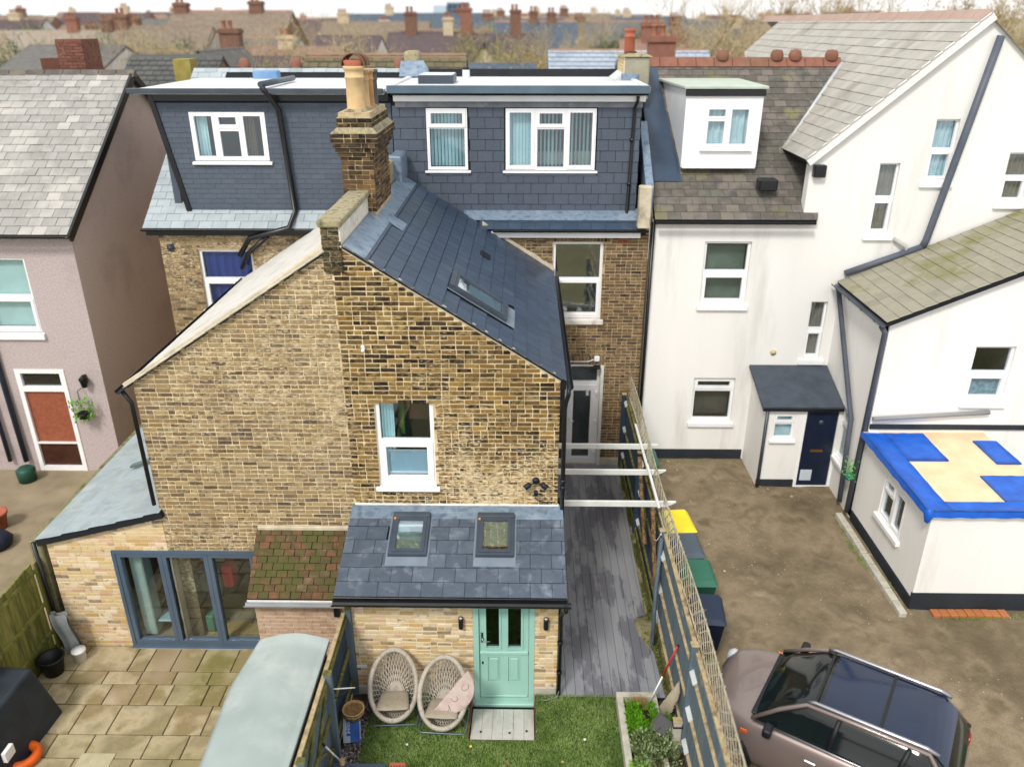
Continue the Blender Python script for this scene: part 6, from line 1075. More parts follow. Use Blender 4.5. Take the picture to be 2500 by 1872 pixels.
# ================================================================ wicker egg chairs
def egg_chair(name, label, loc, rz):
    c0 = root(name, label, 'chair', loc, 'wicker egg chairs by the pale brick wall'); b0 = Vector(loc)
    rt = Matrix.Rotation(rz, 3, 'Z')
    C_, U_, V_ = Vector((0, 0, .56)), Vector((.345, 0, 0)), Vector((0, .325, .375)); n_ = U_.cross(V_).normalized(); n_ = n_ if n_.z > 0 else -n_
    def sp(th, t, off=0.):
        a = t*PI/2; r_ = math.cos(a)**.85 if t < 1 else 0.; sk = .46*math.sin(a)
        p = C_+U_*math.cos(th)*(r_+off)*(1-.06*math.sin(th))+V_*math.sin(th)*(r_+off)-n_*(.36*math.sin(a))-V_*sk; p.z = max(p.z, .06)
        return b0+rt@p
    N_ = 38; mb = MB()
    for fam in (1, -1):
        for i in range(N_):
            th = 2*PI*i/N_; pts = [sp(th+fam*t*.7, t*.97) for t in [j/13 for j in range(14)]]; ctr = b0+rt@(C_-n_*.05); mb.tube(pts, .0100, 4, cap=False, flat=.45, up=[(ctr-p).normalized() for p in pts])
    mb.build('woven_shell', WICKER, c0)
    mb = MB(); K_ = 72; rimp = [sp(2*PI*i/K_, 0, .03) for i in range(K_)]; mb.tube(rimp, .034, 10, closed=True); rim_c = b0+rt@C_
    for off in (0, PI):
        hel = []; T_ = 80
        for i in range(T_*7):
            q = i/(T_*7); th = 2*PI*q; p = sp(th, 0, .03); tg = (sp(th+.02, 0, .03)-p).normalized(); x = (p-rim_c).normalized(); y = tg.cross(x).normalized(); w_ = 2*PI*T_*q+off; hel.append(p+(x*math.cos(w_)+y*math.sin(w_))*.036)
        mb.tube(hel, .009, 4, closed=True)
    mb.build('braided_rim', WICKER, c0)
    # bottom band of closer weave
    mb = MB()
    for k_ in range(9):
        t = .80+.022*k_; mb.tube([sp(2*PI*i/36, t) for i in range(36)], .011, 4, closed=True)
    mb.build('woven_base', WICKER, c0)
    sc_ = b0+rt@(C_+V_*-.47-n_*.08); mb = MB(); g_ = 14; u1 = rt@Vector((1, 0, 0)); v1 = rt@Vector((0, .985, -.17)).normalized(); n1 = u1.cross(v1); n1 = n1 if n1.z > 0 else -n1; V = []
    for layer in (0, 1):
        for i in range(g_+1):
            for j in range(g_+1):
                a, b = (i/g_-.5)*2, (j/g_-.5)*2; rr = (1-.10*b*b*0)*(1-.12*max(0, abs(b)-.6)); e_ = (1-abs(a)**6)*(1-abs(b)**6); wv = .004*math.sin(i*PI)*1
                V.append(sc_+u1*a*.232*rr*(1-.10*b)+v1*b*.235*(1-.08*abs(a)**3)+n1*((.03*e_+.004*((i+j) % 2)) if layer else -.03*e_))
    q_ = (g_+1)**2; F = [(l*q_+i*(g_+1)+j, l*q_+(i+1)*(g_+1)+j, l*q_+(i+1)*(g_+1)+j+1, l*q_+i*(g_+1)+j+1) for l in (0, 1) for i in range(g_) for j in range(g_)]
    mb.add(V, F, True)
    bd_ = [i*(g_+1) for i in range(g_+1)]+[g_*(g_+1)+j for j in range(1, g_+1)]+[i*(g_+1)+g_ for i in range(g_-1, -1, -1)]+[j for j in range(g_-1, 0, -1)]
    k0 = len(mb.v)-2*q_; mb.f += [(k0+bd_[i], k0+bd_[(i+1) % len(bd_)], k0+q_+bd_[(i+1) % len(bd_)], k0+q_+bd_[i]) for i in range(len(bd_))]; mb.sm += [True]*len(bd_)
    mb.build('seat_pad', MAT_W, c0)
    mb = MB(); W_, F_, B_ = .36, -.27, .28; pts = []
    for cx, cy, a0 in ((W_-.07, F_+.07, -90), (W_-.07, B_-.07, 0), (-W_+.07, B_-.07, 90), (-W_+.07, F_+.07, 180)):
        for k_ in range(6): a = math.radians(a0+k_*18); pts.append(b0+rt@Vector((cx+.07*math.cos(a), cy+.07*math.sin(a), .014)))
    mb.tube(pts, .013, 8, closed=True)
    for sx in (-1, 1): mb.tube([b0+rt@Vector((sx*W_, B_-.1, .014)), b0+rt@Vector((sx*.30, .18, .2)), b0+rt@Vector((sx*.22, .12, .34))], .013, 8)
    for sx in (-1, 1): mb.tube([b0+rt@Vector((sx*W_, F_+.2, .014)), b0+rt@Vector((sx*.24, -.06, .18))], .012, 8)
    mb.build('metal_base', mat('grey_metal_tube', ['5f6f7a', '71818c'], rough=.35, metal=.4), c0)
egg_chair('egg_chair', 'empty wicker egg chair on the left, next to the fence', (-1.955, 9.265, .02), .06)
egg_chair('egg_chair', 'wicker egg chair holding the pink half round table top', (-1.18, 9.12, .02), -.05)
tt = root('table_top', 'dusty pink half round table top leaning in the right wicker chair', 'table top', (-1.05, 9.1, .6))
ft2 = Fr((-1.33, 8.96, .36), (.53, .10, .70), (-.70, .18, .55), (0, 0, 0.1)); ft2.n = ft2.u.cross(ft2.v).normalized(); ft2.n = ft2.n if ft2.n.y < 0 else -ft2.n
ft2.v = ft2.n.cross(ft2.u); ft2.v = ft2.v if ft2.v.x > 0 else -ft2.v
CH = .90; SAG = .34; Rr = (CH*CH/4+SAG*SAG)/(2*SAG); hA = math.asin(CH/2/Rr)
pts = [(CH/2+Rr*math.sin(-hA+2*hA*i/28), Rr*math.cos(-hA+2*hA*i/28)-Rr*math.cos(hA)) for i in range(29)]
TT = mat('dusty_pink_board', ['b8a49e', 'cdbab4', 'c0aca6'], rough=.8, scale=2.5, dirt='9c8682', dscale=3.5, dlo=.52, dhi=.75)
mb = MB(); mb.prism(ft2, pts, -.009, .009); mb.build('table_panel', TT, tt, bev=.003)
mk_ = mat('brown_scrawl', '75605a', rough=.9)
def scr(p): MB().tube([ft2.p(a, b, .0095) for a, b in p], .004, 5, flat=1).build('scrawl_mark', mk_, tt)
scr([(.66+.07*math.cos(t*.5)+.02*t*.05, .13+.045*math.sin(t*.5)) for t in range(11)]); scr([(.16, .17), (.22, .16), (.25, .12), (.21, .19), (.15, .22), (.22, .23)]); scr([(.40+.05*math.cos(t*.6), .12+.05*math.sin(t*.6)) for t in range(8)])
# ================================================================ shed, covered box, ring, bins, car
SH = root('garden_shed', 'low shed with pale green grey felt roof beside the left fence', 'shed', (-3.3, 8, -.4)); mb = MB(); V = []; n = 14; m = 10
rp_ = [(-3.86, -2.82, 6.2), (-3.90, -2.80, 7.0), (-3.95, -2.80, 8.15), (-3.82, -2.80, 9.08)]
for j in range(m+1):
    t = j/m*3; k = min(2, int(t)); q = t-k; a0 = rp_[k][0]*(1-q)+rp_[k+1][0]*q; a1 = rp_[k][1]*(1-q)+rp_[k+1][1]*q; y = rp_[k][2]*(1-q)+rp_[k+1][2]*q
    for i in range(n+1): u = i/n; V.append((a0+(a1-a0)*u, y, 1.62+.12*math.sin(PI*u)-.02*(1-u)+.006*noise.noise(Vector((u*5, y*3, 0)))))
F = [(j*(n+1)+i, j*(n+1)+i+1, (j+1)*(n+1)+i+1, (j+1)*(n+1)+i) for j in range(m) for i in range(n)]; mb.add(V, F, True); b = [(v[0], v[1], v[2]-.06) for v in V]; mb.add(b, F, True)
ed = [i for i in range(n+1)]+[j*(n+1)+n for j in range(1, m+1)]+[m*(n+1)+i for i in range(n-1, -1, -1)]+[j*(n+1) for j in range(m-1, 0, -1)]
mb.f += [(ed[i], ed[(i+1) % len(ed)], len(V)+ed[(i+1) % len(ed)], len(V)+ed[i]) for i in range(len(ed))]; mb.sm += [False]*len(ed)
mb.build('felt_roof', FELT, SH)
SHW = mat('brown_shed_board', ['5a3a28', '744c34'], rough=.9, scale=4)
for i in range(16): MB().box(XY, -3.84, -3.82, 6.3+i*.17, 6.3+i*.17+.165, -.42, 1.6).build('shed_board', SHW, SH); 
for i in range(6): MB().box(XY, -3.8+i*.165, -3.8+i*.165+.16, 6.27, 6.29, -.42, 1.6).build('shed_board', SHW, SH)
MB().box(XY, -3.8, -2.85, 8.98, 9.0, -.42, 1.6).box(XY, -2.86, -2.84, 6.3, 9, -.42, 1.6).build('shed_wall', SHW, SH)
s2 = root('cold_frame', 'second pale grey roof edge at the bottom of the left yard', 'shed', (-4, 6.5, -.4)); MB().box(XY, -4.9, -2.95, 5.2, 6.12, 1.5, 1.56).build('felt_roof', FELT, s2, bev=.02); MB().box(XY, -4.85, -3.0, 5.25, 6.0, -.42, 1.49).build('frame_body', SHW, s2)
cv = root('covered_box', 'large dark tarpaulin covered box at the left edge of the patio', 'storage box', (-8.2, 9, -.4)); mb = MB(); BX = [(-9.6, 7.0, .35), (-7.75, 7.2, .35), (-7.62, 9.62, .5), (-9.6, 9.75, .5)]; BZ = [(-9.7, 6.9, -.42), (-7.3, 7.1, -.42), (-7.22, 9.2, -.42), (-7.5, 9.8, -.42), (-9.7, 9.9, -.42)]
mb.add([(-9.6, 6.6, .55), (-7.85, 6.8, .5), (-7.66, 9.5, .62), (-9.6, 9.62, .66), (-9.7, 6.5, -.42), (-7.62, 6.7, -.42), (-7.45, 9.62, -.42), (-9.7, 9.75, -.42)], [(0, 1, 2, 3), (0, 4, 5, 1), (1, 5, 6, 2), (2, 6, 7, 3), (3, 7, 4, 0)]); mb.build('cover', mat('black_tarp', ['1c232b', '2c353f'], rough=.5, scale=3, bump=.8, bscale=5), cv, bev=.06, seg=3)
MB().box(XY, -7.56, -7.50, 8.3, 8.5, -.05, .12).build('white_label', WHITE, cv); MB().box(XY, -7.60, -7.53, 7.9, 8.0, .0, .3).build('red_label', mat('label_red', 'b04a3a'), cv)
og = root('rubber_ring', 'bright orange ring lying at the bottom left corner', 'ring', (-7.6, 8.62, -.4)); MB().tube([(-7.58+.22*math.cos(a*PI/16), 8.66+.20*math.sin(a*PI/16), -.33) for a in range(32)], .075, 12, closed=True).build('ring_tube', mat('orange_rubber', 'e0621a', rough=.4), og)
def clutter(name, label, cat, loc, parts):
    r_ = root(name, label, cat, loc)
    for nme, prof, m, off in parts: MB().lathe(Vector(loc)+Vector(off), prof, 16).build(nme, m, r_)
clutter('plant_pot', 'round black pot on the patio beside the left boundary fence', 'plant pot', (-8.05, 10.45, -.4), [('pot_body', [(0, 0), (.15, 0), (.2, .3), (.22, .3), (.22, .34), (.18, .34), (.17, .28), (0, .26)], BLACKP, (0, 0, 0))])
clutter('paint_tub', 'small white tub standing against the pale brick extension', 'tub', (-7.75, 10.75, -.4), [('tub_body', [(0, 0), (.1, 0), (.11, .2), (.12, .2), (.12, .23), (0, .24)], WHITE, (0, 0, 0))])
cs = root('folded_cover', 'grey white folded plastic sheet leaning in the corner by the extension', 'sheet', (-7.95, 11.0, -.4)); mb = MB(); V = [(-8.12+.06*i+.03*math.sin(j), 10.98-.02*j+.03*math.sin(i*2.), -.4+.16*j) for j in range(7) for i in range(6)]; mb.add(V, [(j*6+i, j*6+i+1, j*6+7+i, j*6+6+i) for j in range(6) for i in range(5)], True); mb.v += [v+Vector((.02, -.08, 0)) for v in mb.v[:42]]; mb.f += [tuple(42+i for i in f) for f in mb.f[:30]]; mb.sm += [True]*30; mb.build('sheet_folds', mat('grey_sheet', ['8f979c', 'b4babc'], rough=.5), cs)
clutter('terracotta_pot', 'terracotta pot at the left edge near the pink house', 'plant pot', (-11.5, 14.6, -.3), [('pot_body', [(0, 0), (.16, 0), (.22, .35), (.24, .35), (.24, .4), (.2, .4), (.18, .3), (0, .3)], TERRA, (0, 0, 0))])
clutter('green_watering_can', 'dark green can at the foot of the pink house wall', 'watering can', (-12.0, 16.6, -.3), [('can_body', [(0, 0), (.2, 0), (.22, .3), (.15, .36), (0, .38)], mat('dark_green', '1c4a3a', rough=.5), (0, 0, 0))])
pc = root('garden_chair', 'pale blue garden chair at the left edge beside the pink house', 'chair', (-11.9, 13.9, -.3)); BC = mat('pale_blue_plastic', '8aa4c0', rough=.5)
MB().box(XY, -12.15, -11.7, 13.7, 14.1, .12, .16).build('seat', BC, pc); MB().box(XY, -12.15, -11.7, 14.08, 14.12, .16, .6).build('backrest', BC, pc)
for x in (-12.13, -11.74):
    for y in (13.72, 14.06): MB().box(XY, x, x+.03, y, y+.03, -.3, .12).build('leg', BC, pc)
dkb = root('dark_sack', 'dark blue sack heaped on the path near the pink house', 'sack', (-11.1, 13.8, -.3)); MB().lathe((-11.15, 13.9, -.3), [(0, 0), (.3, .02), (.36, .15), (.25, .3), (.08, .36), (0, .37)], 14).build('sack_body', mat('navy_sack', '1c2438', rough=.6, bump=.8), dkb)
# boundary fence on the far left, mossy
FG = root('boundary_fence', 'tall green mossy board fence between the patio and the pink house', 'fence', (-8.25, 11, -.4)); yy = 17.0; k = 0
MW2 = mat('green_mossy_board', ['6b6c34', '84853e', '585c2c', '97934e'], rough=.95, scale=3, rnd=.5, stretch=(3, 3, .5), dirt='a09a60', dscale=1, dlo=.55, dhi=.75, fine=.25)
while yy > 5.5:
    MB().box(XY, -8.30+(0 if yy > 11.1 else -.05), -8.275+(0 if yy > 11.1 else -.05), yy-.145, yy, -.45, 1.45+R.uniform(-.01, .01)).build('fence_board', MW2, FG); yy -= .15
for z in (0, .6, 1.3): MB().box(XY, -8.325, -8.285, 5.6, 11.1, z-.03, z+.03).build('rail', MW2, FG)
MB().box(XY, -8.42, -8.20, 11.2, 17, -.4, 1.78).build('boundary_wall', MOSSY, FG, bev=.02)
def bin_(label, x, y, col, lid, rz=0., h=1.0):
    h *= .86
    b = root('wheelie_bin', label, 'bin', (x, y, .17), None); f = Fr((x, y, .17), (math.cos(rz), math.sin(rz), 0), (-math.sin(rz), math.cos(rz), 0), (0, 0, 1)); m1 = mat('bin_'+col, col, rough=.5); m2 = mat('lid_'+lid, lid, rough=.5)
    w0, w1, d0, d1 = .20, .27, .24, .33
    MB().add([f.p(a, c, e) for a, c, e in ((-w0, -d0, .05), (w0, -d0, .05), (w0, d0, .05), (-w0, d0, .05), (-w1, -d1, h), (w1, -d1, h), (w1, d1, h), (-w1, d1, h))], [(0, 1, 5, 4), (1, 2, 6, 5), (2, 3, 7, 6), (3, 0, 4, 7), (3, 2, 1, 0), (4, 5, 6, 7)]).build('bin_body', m1, b, bev=.03, seg=2)
    MB().add([f.p(a, c, e) for a, c, e in ((-w1-.02, -d1-.03, h+.005), (w1+.02, -d1-.03, h+.005), (w1+.02, d1+.03, h+.005), (-w1-.02, d1+.03, h+.005), (-w1+.05, -d1+.06, h+.07), (w1-.05, -d1+.06, h+.07), (w1-.05, d1, h+.09), (-w1+.05, d1, h+.09))], [(0, 1, 5, 4), (1, 2, 6, 5), (2, 3, 7, 6), (3, 0, 4, 7), (4, 5, 6, 7)]).build('lid', m2, b, bev=.02, seg=2)
    MB().tube([f.p(-.2, d1+.06, h), f.p(.2, d1+.06, h)], .015, 8).build('handle', m1, b)
    for s in (-1, 1): MB().lathe(f.p(s*.2, d0+.02, .1), [(0, 0), (.1, 0), (.1, .05), (0, .05)], 16, f.u*s).build('wheel', BLACKP, b)
bin_('bin with a bright yellow lid behind the trellis, farthest of the front bins', 3.02, 13.1, 'e0c81c', 'ecd82a', .1, .95); bin_('grey blue lidded bin behind the trellis next to the yellow one', 3.02, 12.25, '3c4650', '4a5560', .05); bin_('green bin behind the trellis between the grey and navy bins', 3.08, 11.45, '1f4c3e', '2a6450', 0.); bin_('navy blue bin nearest the parked car', 3.05, 10.55, '141e30', '1c2a42', -.1, .95)
bx_ = root('recycling_box', 'brownish pink box lying against the fence beyond the yellow bin', 'box', (2.9, 14.1, .17)); MB().box(XY, 2.7, 3.15, 13.9, 14.5, .17, .6).build('box_body', mat('dull_pink', '8a7068', rough=.7), bx_, bev=.03); bin_('small teal box by the white house wall behind the trellis end', 2.85, 16.3, '1c5a4c', '24705c', 0, .5)
# parked car
CX, CY, CZ = 4.17, 8.39, .17; CA = math.atan2(.54, -.84)
CR = root('parked_car', 'brown metallic estate car with blue glass roof and silver roof rails', 'car', (CX, CY, CZ)); cf = Fr((CX, CY, CZ), (math.cos(CA), math.sin(CA), 0), (-math.sin(CA), math.cos(CA), 0), (0, 0, 1))
class CarFr(Fr):
    def p(s, a, b, c=0): a = a if a < .1 else .1+(a-.1)*.82; return s.o+s.u*a+s.v*b+s.n*c
cf.__class__ = CarFr; cf.u = cf.u*.86; cf.v = cf.v*.96
PAINT = mat('brown_metallic_paint', ['7c6e6a', '887a75'], rough=.3, metal=.3, spec=.6, coat=.6, scale=1); TRIM = mat('car_trim', '16181c', rough=.5); CGL = mat('tinted_car_glass', '101818', rough=.08, spec=.6, coat=.0); RGL = mat('blue_roof_glass', ['0e1a30', '162844'], rough=.08, spec=.55, coat=0, scale=1); SIL = mat('silver_rail', 'a8aab0', rough=.3, metal=.9)
stn = [(2.12, .50, .42, .60), (2.08, .66, .34, .72), (1.95, .78, .24, .82), (1.65, .86, .2, .91), (1.2, .90, .2, .97), (.85, .91, .2, 1.0), (.2, .915, .2, 1.01), (-.8, .915, .2, 1.02), (-1.5, .91, .22, 1.02), (-1.9, .87, .26, 1.0), (-2.08, .78, .34, .92), (-2.14, .66, .45, .75)]
V = []
for x, w_, z0, z1 in stn:
    h_ = z1-z0; pr = [(w_*.55, z0), (w_*.93, z0+.02), (w_, z0+h_*.25), (w_*1.0, z0+h_*.55), (w_*.97, z0+h_*.82), (w_*.90, z1-.03), (w_*.72, z1+.005), (w_*.35, z1+.025)]
    V += [cf.p(x, y, z) for y, z in pr]+[cf.p(x, -y, z) for y, z in reversed(pr)]
k = 16; F = [(i*k+j, i*k+(j+1) % k, (i+1)*k+(j+1) % k, (i+1)*k+j) for i in range(len(stn)-1) for j in range(k)]+[tuple(range(k)), tuple((len(stn)-1)*k+j for j in reversed(range(k)))]
body = MB().add(V, F, True).build('body', PAINT, CR); sb_ = body.modifiers.new('s', 'SUBSURF'); sb_.levels = sb_.render_levels = 2
def q4(name, pts, m, par=CR, th=.0, sm=False, sub=0): o = MB().add([cf.p(*p) for p in pts], [tuple(range(len(pts)))]).build(name, m, par); return o
gb = [(.98, .76, 1.0), (.10, .60, 1.46), (-1.72, .58, 1.45), (-2.05, .70, 1.0)]
mb = MB()
# glasshouse as a curved shell
sec = []
for t in [i/14 for i in range(15)]:
    x = 1.02-3.10*t; zt = 1.0+.48*min(1, (1.02-x)/.92)**.75 if x > .1 else (1.485 if x > -1.6 else 1.485-.46*((-1.6-x)/.48)**1.6); wt = .60 if zt > 1.3 else .60+.14*(1.3-zt)/.3; sec.append((x, max(1.0, zt), wt))
V = []
for x, zt, wt in sec:
    for yy_, zz in ((.80, .99), (.78, 1.02), (.5*(.78+wt), (1.02+zt)/2), (wt+.02, zt-.03), (wt*.8, zt), (wt*.4, zt+.015), (0, zt+.02)): V.append(cf.p(x, yy_, zz))
    for yy_, zz in ((wt*.4, zt+.015), (wt*.8, zt), (wt+.02, zt-.03), (.5*(.78+wt), (1.02+zt)/2), (.78, 1.02), (.80, .99)): V.append(cf.p(x, -yy_, zz))
k = 13; F = [(i*k+j, i*k+j+1, (i+1)*k+j+1, (i+1)*k+j) for i in range(14) for j in range(12)]; mb.add(V, F, True); mb.build('glasshouse', CGL, CR)
mb = MB(); V = []
for x, zt, wt in sec:
    if x < .12 and x > -1.9:
        for a in (-1, -.8, -.4, 0, .4, .8, 1): V.append(cf.p(x, a*(wt-.03), zt+.028-.02*abs(a)**3))
n_ = len(V)//7; mb.add(V, [(i*7+j, i*7+j+1, (i+1)*7+j+1, (i+1)*7+j) for i in range(n_-1) for j in range(6)], True); mb.build('panoramic_roof', RGL, CR)
for s in (-1, 1):
    MB().tube([cf.p(.12, s*.60, 1.49), cf.p(.0, s*.60, 1.525), cf.p(-1.55, s*.585, 1.53), cf.p(-1.72, s*.585, 1.49)], .026, 8).build('roof_rail', SIL, CR)
    MB().tube([cf.p(1.0, s*.79, 1.01), cf.p(.55, s*.70, 1.27), cf.p(.10, s*.625, 1.465), cf.p(-.6, s*.625, 1.48), cf.p(-1.6, s*.61, 1.475), cf.p(-2.0, s*.74, 1.05)], .03, 8).build('roof_frame', PAINT, CR)
    for x0, x1 in ((-.32, -.38), (-1.25, -1.35)): MB().tube([cf.p(x0, s*.80, 1.01), cf.p(x1, s*.635, 1.45)], .035, 6).build('pillar', TRIM, CR)
    MB().tube([cf.p(.95, s*.815, 1.015), cf.p(-.5, s*.825, 1.02), cf.p(-1.95, s*.81, 1.015)], .014, 6).build('window_strip', SIL, CR)
    mr_ = MB().box(cf, .55, .72, min(s*.86, s*1.06), max(s*.86, s*1.06), 1.0, 1.14).build('wing_mirror', TRIM, CR, bev=.04, seg=3)
    MB().box(cf, 1.02, 1.16, min(s*.895, s*.915), max(s*.895, s*.915), .80, .87).build('indicator', mat('amber_lens', 'e0641c', rough=.3), CR, bev=.01)
    for x in (-.12, -1.05): MB().box(cf, x-.1, x+.08, min(s*.905, s*.935), max(s*.905, s*.935), .80, .83).build('door_handle', SIL, CR, bev=.01)
    for x in (1.32, -1.38):
        w_ = MB().lathe(cf.p(x, s*.70, .32), [(0, 0), (.20, 0), (.31, .02), (.325, .06), (.325, .16), (.31, .20), (.21, .21), (.20, .17), (0, .15)], 28, cf.v*s).build('wheel', TRIM, CR)
        sp2 = MB()
        for a in range(5): q = a*2*PI/5; sp2.tube([cf.p(x, s*.885, .32), cf.p(x+.19*math.cos(q), s*.89, .32+.19*math.sin(q))], .022, 5)
        sp2.build('rim', SIL, w_)
        MB().tube([cf.p(x+.38*math.cos(a*PI/10), s*.912, .31+.38*math.sin(a*PI/10)) for a in range(11)], .03, 6).build('arch_trim', TRIM, CR)
    MB().lathe(cf.p(1.93, s*.62, .68), [(0, 0), (.12, 0), (.13, .05), (.09, .12), (0, .14)], 18, cf.u*1).build('headlight', mat('headlamp', 'b8c0c4', rough=.1, spec=.8), CR)
    MB().box(cf, -2.12, -2.02, min(s*.62, s*.78), max(s*.62, s*.78), .72, .9).build('tail_light', mat('red_lens', 'a81c1c', rough=.2), CR, bev=.02)
MB().box(cf, -.02, .02, -.56, .56, 1.497, 1.52).box(cf, -.95, -.90, -.56, .56, 1.497, 1.52).build('roof_seam', TRIM, CR); MB().box(cf, .95, 1.06, -.7, .7, .995, 1.03).build('scuttle', TRIM, CR, bev=.01)
# ================================================================ the background: roofs, chimneys, trees, a tower
RM = [mat('plum_roof', ['4e4446', '605456'], rough=.9, rnd=.3), mat('blue_grey_roof', ['3f4b58', '53606e'], rough=.7), mat('brown_tile_roof', ['6f6358', '857868'], rough=.9), mat('grey_tile_roof', ['5a5a58', '706e6a'], rough=.9), mat('red_tile_roof', ['80665a', '90766a'], rough=.9)]
WM = [mat('cream_wall', ['c9bfa6', 'd8ceb6'], rough=.9), mat('brown_brick_wall', ['7a6248', '8f7456'], rough=.9, scale=8), mat('white_wall', ['d8d6d2', 'e8e6e2'], rough=.9), mat('red_brick_wall', ['8a6654', '9c7a66'], rough=.9, scale=8)]
GD = mat('far_window_glass', '2a3238', rough=.15, spec=.7)
def bhouse(label, x, y, w, d, ez, rz, wall, roof, axis='x', chim=(), gable=False, nwin=3, group=None, dormer=False, rooflights=0, slates=False, name='terrace_house'):
    h = root(name, label, 'house', (x, y, -.6), group); X0, X1, Y0, Y1 = x-w/2, x+w/2, y, y+d; ym = y+d/2; o_ = .25
    if axis == 'x':
        MB().prism(Fr((X0, 0, 0), (0, 1, 0), (0, 0, 1), (1, 0, 0)), [(Y0, -.7), (Y1, -.7), (Y1, ez), (ym, rz-.05), (Y0, ez)], 0, w).build('wall', wall, h)
        s = (rz-ez)/(d/2); rl_ = (d/2+o_)*math.sqrt(1+s*s)
        fr1 = Fr((0, Y0-o_, ez-o_*s+.06), (1, 0, 0), (0, 1, s), (0, -s, 1)); fr2_ = Fr((0, Y1+o_, ez-o_*s+.06), (-1, 0, 0), (0, -1, s), (0, s, 1))
        rf_ = MB().box(fr1, X0-.05, X1+.05, 0, rl_, -.1, 0).box(fr2_, -X1-.05, -X0+.05, 0, rl_, -.1, 0).build('roof', roof, h)
        if slates: pieces('roof_tile', rf_, fr1, rect(X0-.05, X1+.05, 0, rl_), [], roof, .34, .30, .02, .0, 0, .015, tail=.03)
        MB().prism(Fr((X0, ym, rz+.04), (0, 1, 0), (0, 0, 1), (1, 0, 0)), [(-.16, -.08), (0, .08), (.16, -.08)], 0, w).build('ridge', mat('far_ridge', ['8a6a58', '9a7c68'], rough=.9) if R.random() < .4 else roof, h)
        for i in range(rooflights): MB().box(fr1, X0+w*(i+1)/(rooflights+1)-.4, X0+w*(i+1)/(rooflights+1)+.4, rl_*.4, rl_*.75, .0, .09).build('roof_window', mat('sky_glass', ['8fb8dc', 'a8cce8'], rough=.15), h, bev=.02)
    else:
        MB().prism(Fr((0, Y1, 0), (1, 0, 0), (0, 0, 1), (0, -1, 0)), [(X0, -.7), (X1, -.7), (X1, ez), (x, rz-.05), (X0, ez)], 0, d).build('wall', wall, h)
        s = (rz-ez)/(w/2); rl_ = (w/2+o_)*math.sqrt(1+s*s); rf_ = MB()
        rf_.box(Fr((X0-o_, 0, ez-o_*s+.06), (0, -1, 0), (1, 0, s), (-s, 0, 1)), -Y1-.1, -Y0+.2, 0, rl_, -.1, 0); rf_.box(Fr((X1+o_, 0, ez-o_*s+.06), (0, 1, 0), (-1, 0, s), (s, 0, 1)), Y0-.2, Y1+.1, 0, rl_, -.1, 0); rf_.build('roof', roof, h)
    for i in range(nwin):
        for z in ((ez-1.6,), (ez-1.6, ez-4.4))[1 if y < 45 else 0]:
            cx = X0+w*(i+.5)/nwin; wf = MB(); panel(wf, XZ(Y0), rect(cx-.55, cx+.55, z, z+1.25), [(cx-.48, cx-.03, z+.07, z+1.18), (cx+.03, cx+.48, z+.07, z+1.18)], -.02, .06); wo = wf.build('window', WHITE, h); MB().box(XZ(Y0), cx-.5, cx+.5, z+.05, z+1.2, .0, .03).build('pane', GD, wo)
    for cx, cw, ch, m in chim:
        c = MB().box(XZ(ym-.35), cx-cw/2, cx+cw/2, rz-.8, rz+ch, -.7, 0).box(XZ(ym-.42), cx-cw/2-.07, cx+cw/2+.07, rz+ch-.22, rz+ch-.06, -.84, 0).build('chimney', m, h)
        for i in range(max(1, int(cw/.35))): MB().lathe((cx-cw/2+.2+i*.32, ym, rz+ch), [(.12, 0), (.1, .32), (.13, .34), (.13, .4), (.08, .4)], 10).build('chimney_pot', mat('far_pot', ['a87a64', '9a6a54'], rough=.9), c)
    return h
CB = mat('far_chimney_brick', ['6c5044', '846454'], rough=.9, scale=5); CC = mat('far_chimney_cream', ['b8a88c', 'cdbfa4'], rough=.9); CRD = mat('far_chimney_red', ['845a4c', '94685a'], rough=.9, scale=4)
def PX(px, Y): return (px-1279)*Y*.912/1953
bhouse('dark slate roofed house with blue rooflights directly behind the flat roof', PX(1195, 40), 36, PX(1305, 40)-PX(1085, 40), 8, 6.3, 8.05, WM[1], RM[1], rooflights=2, nwin=3)
bhouse('house with pale blue grey gridded pantile roof behind the right chimney', PX(1500, 36)+.6, 32.5, 6.6, 7.5, 6.4, 8.75, WM[0], mat('blue_pantile', ['8a97a6', 'a5b1be', '7a8898'], rough=.5, rnd=.6), rooflights=1, slates=True)
bhouse('dark grey tiled house just behind the gap left of the slate dormer', PX(385, 33), 30, 3.6, 8, 5.9, 8.6, WM[1], mat('ribbed_dark_tile', ['4a4c4c', '5e5f5c'], rough=.9, rnd=.5), slates=True)
bhouse('mossy ribbed tile roof seen between the pots and the stone upstand', PX(930, 30), 27.5, 5.6, 6, 6.6, 8.75, WM[3], mat('mossy_ribbed_tile', ['5a5440', '6f6850', '4a4636'], rough=.95, rnd=.6), slates=True, nwin=2)
bhouse('white rendered house with dark windows at the far left', PX(60, 42), 42, 5.2, 8, 7.4, 8.7, WM[2], RM[3], nwin=4)
bhouse('row of red roofed houses on the left horizon', PX(160, 75), 75, 18, 9, 6.6, 9.2, WM[0], mat('tan_tile_roof', ['8a8074', '9a9084'], rough=.9, rnd=.3), nwin=7, chim=((PX(100, 75), 1.0, 1.2, CRD), (PX(190, 75), 1, 1.0, CB), (PX(390, 75)*.0+PX(260, 75), 1.2, 1.1, CB)))
bhouse('large brown roofed house high on the left skyline', PX(560, 62), 58, 8.5, 9, 8.0, 10.6, WM[1], RM[2], nwin=4, chim=((PX(435, 62), .9, .6, CB), (PX(620, 62), .9, .7, CB)))
bhouse('tan gabled house on the left skyline', PX(395, 60), 56, 6.5, 8, 7.0, 9.6, WM[0], RM[2], nwin=3, chim=((PX(290, 60), .9, .8, CB),))
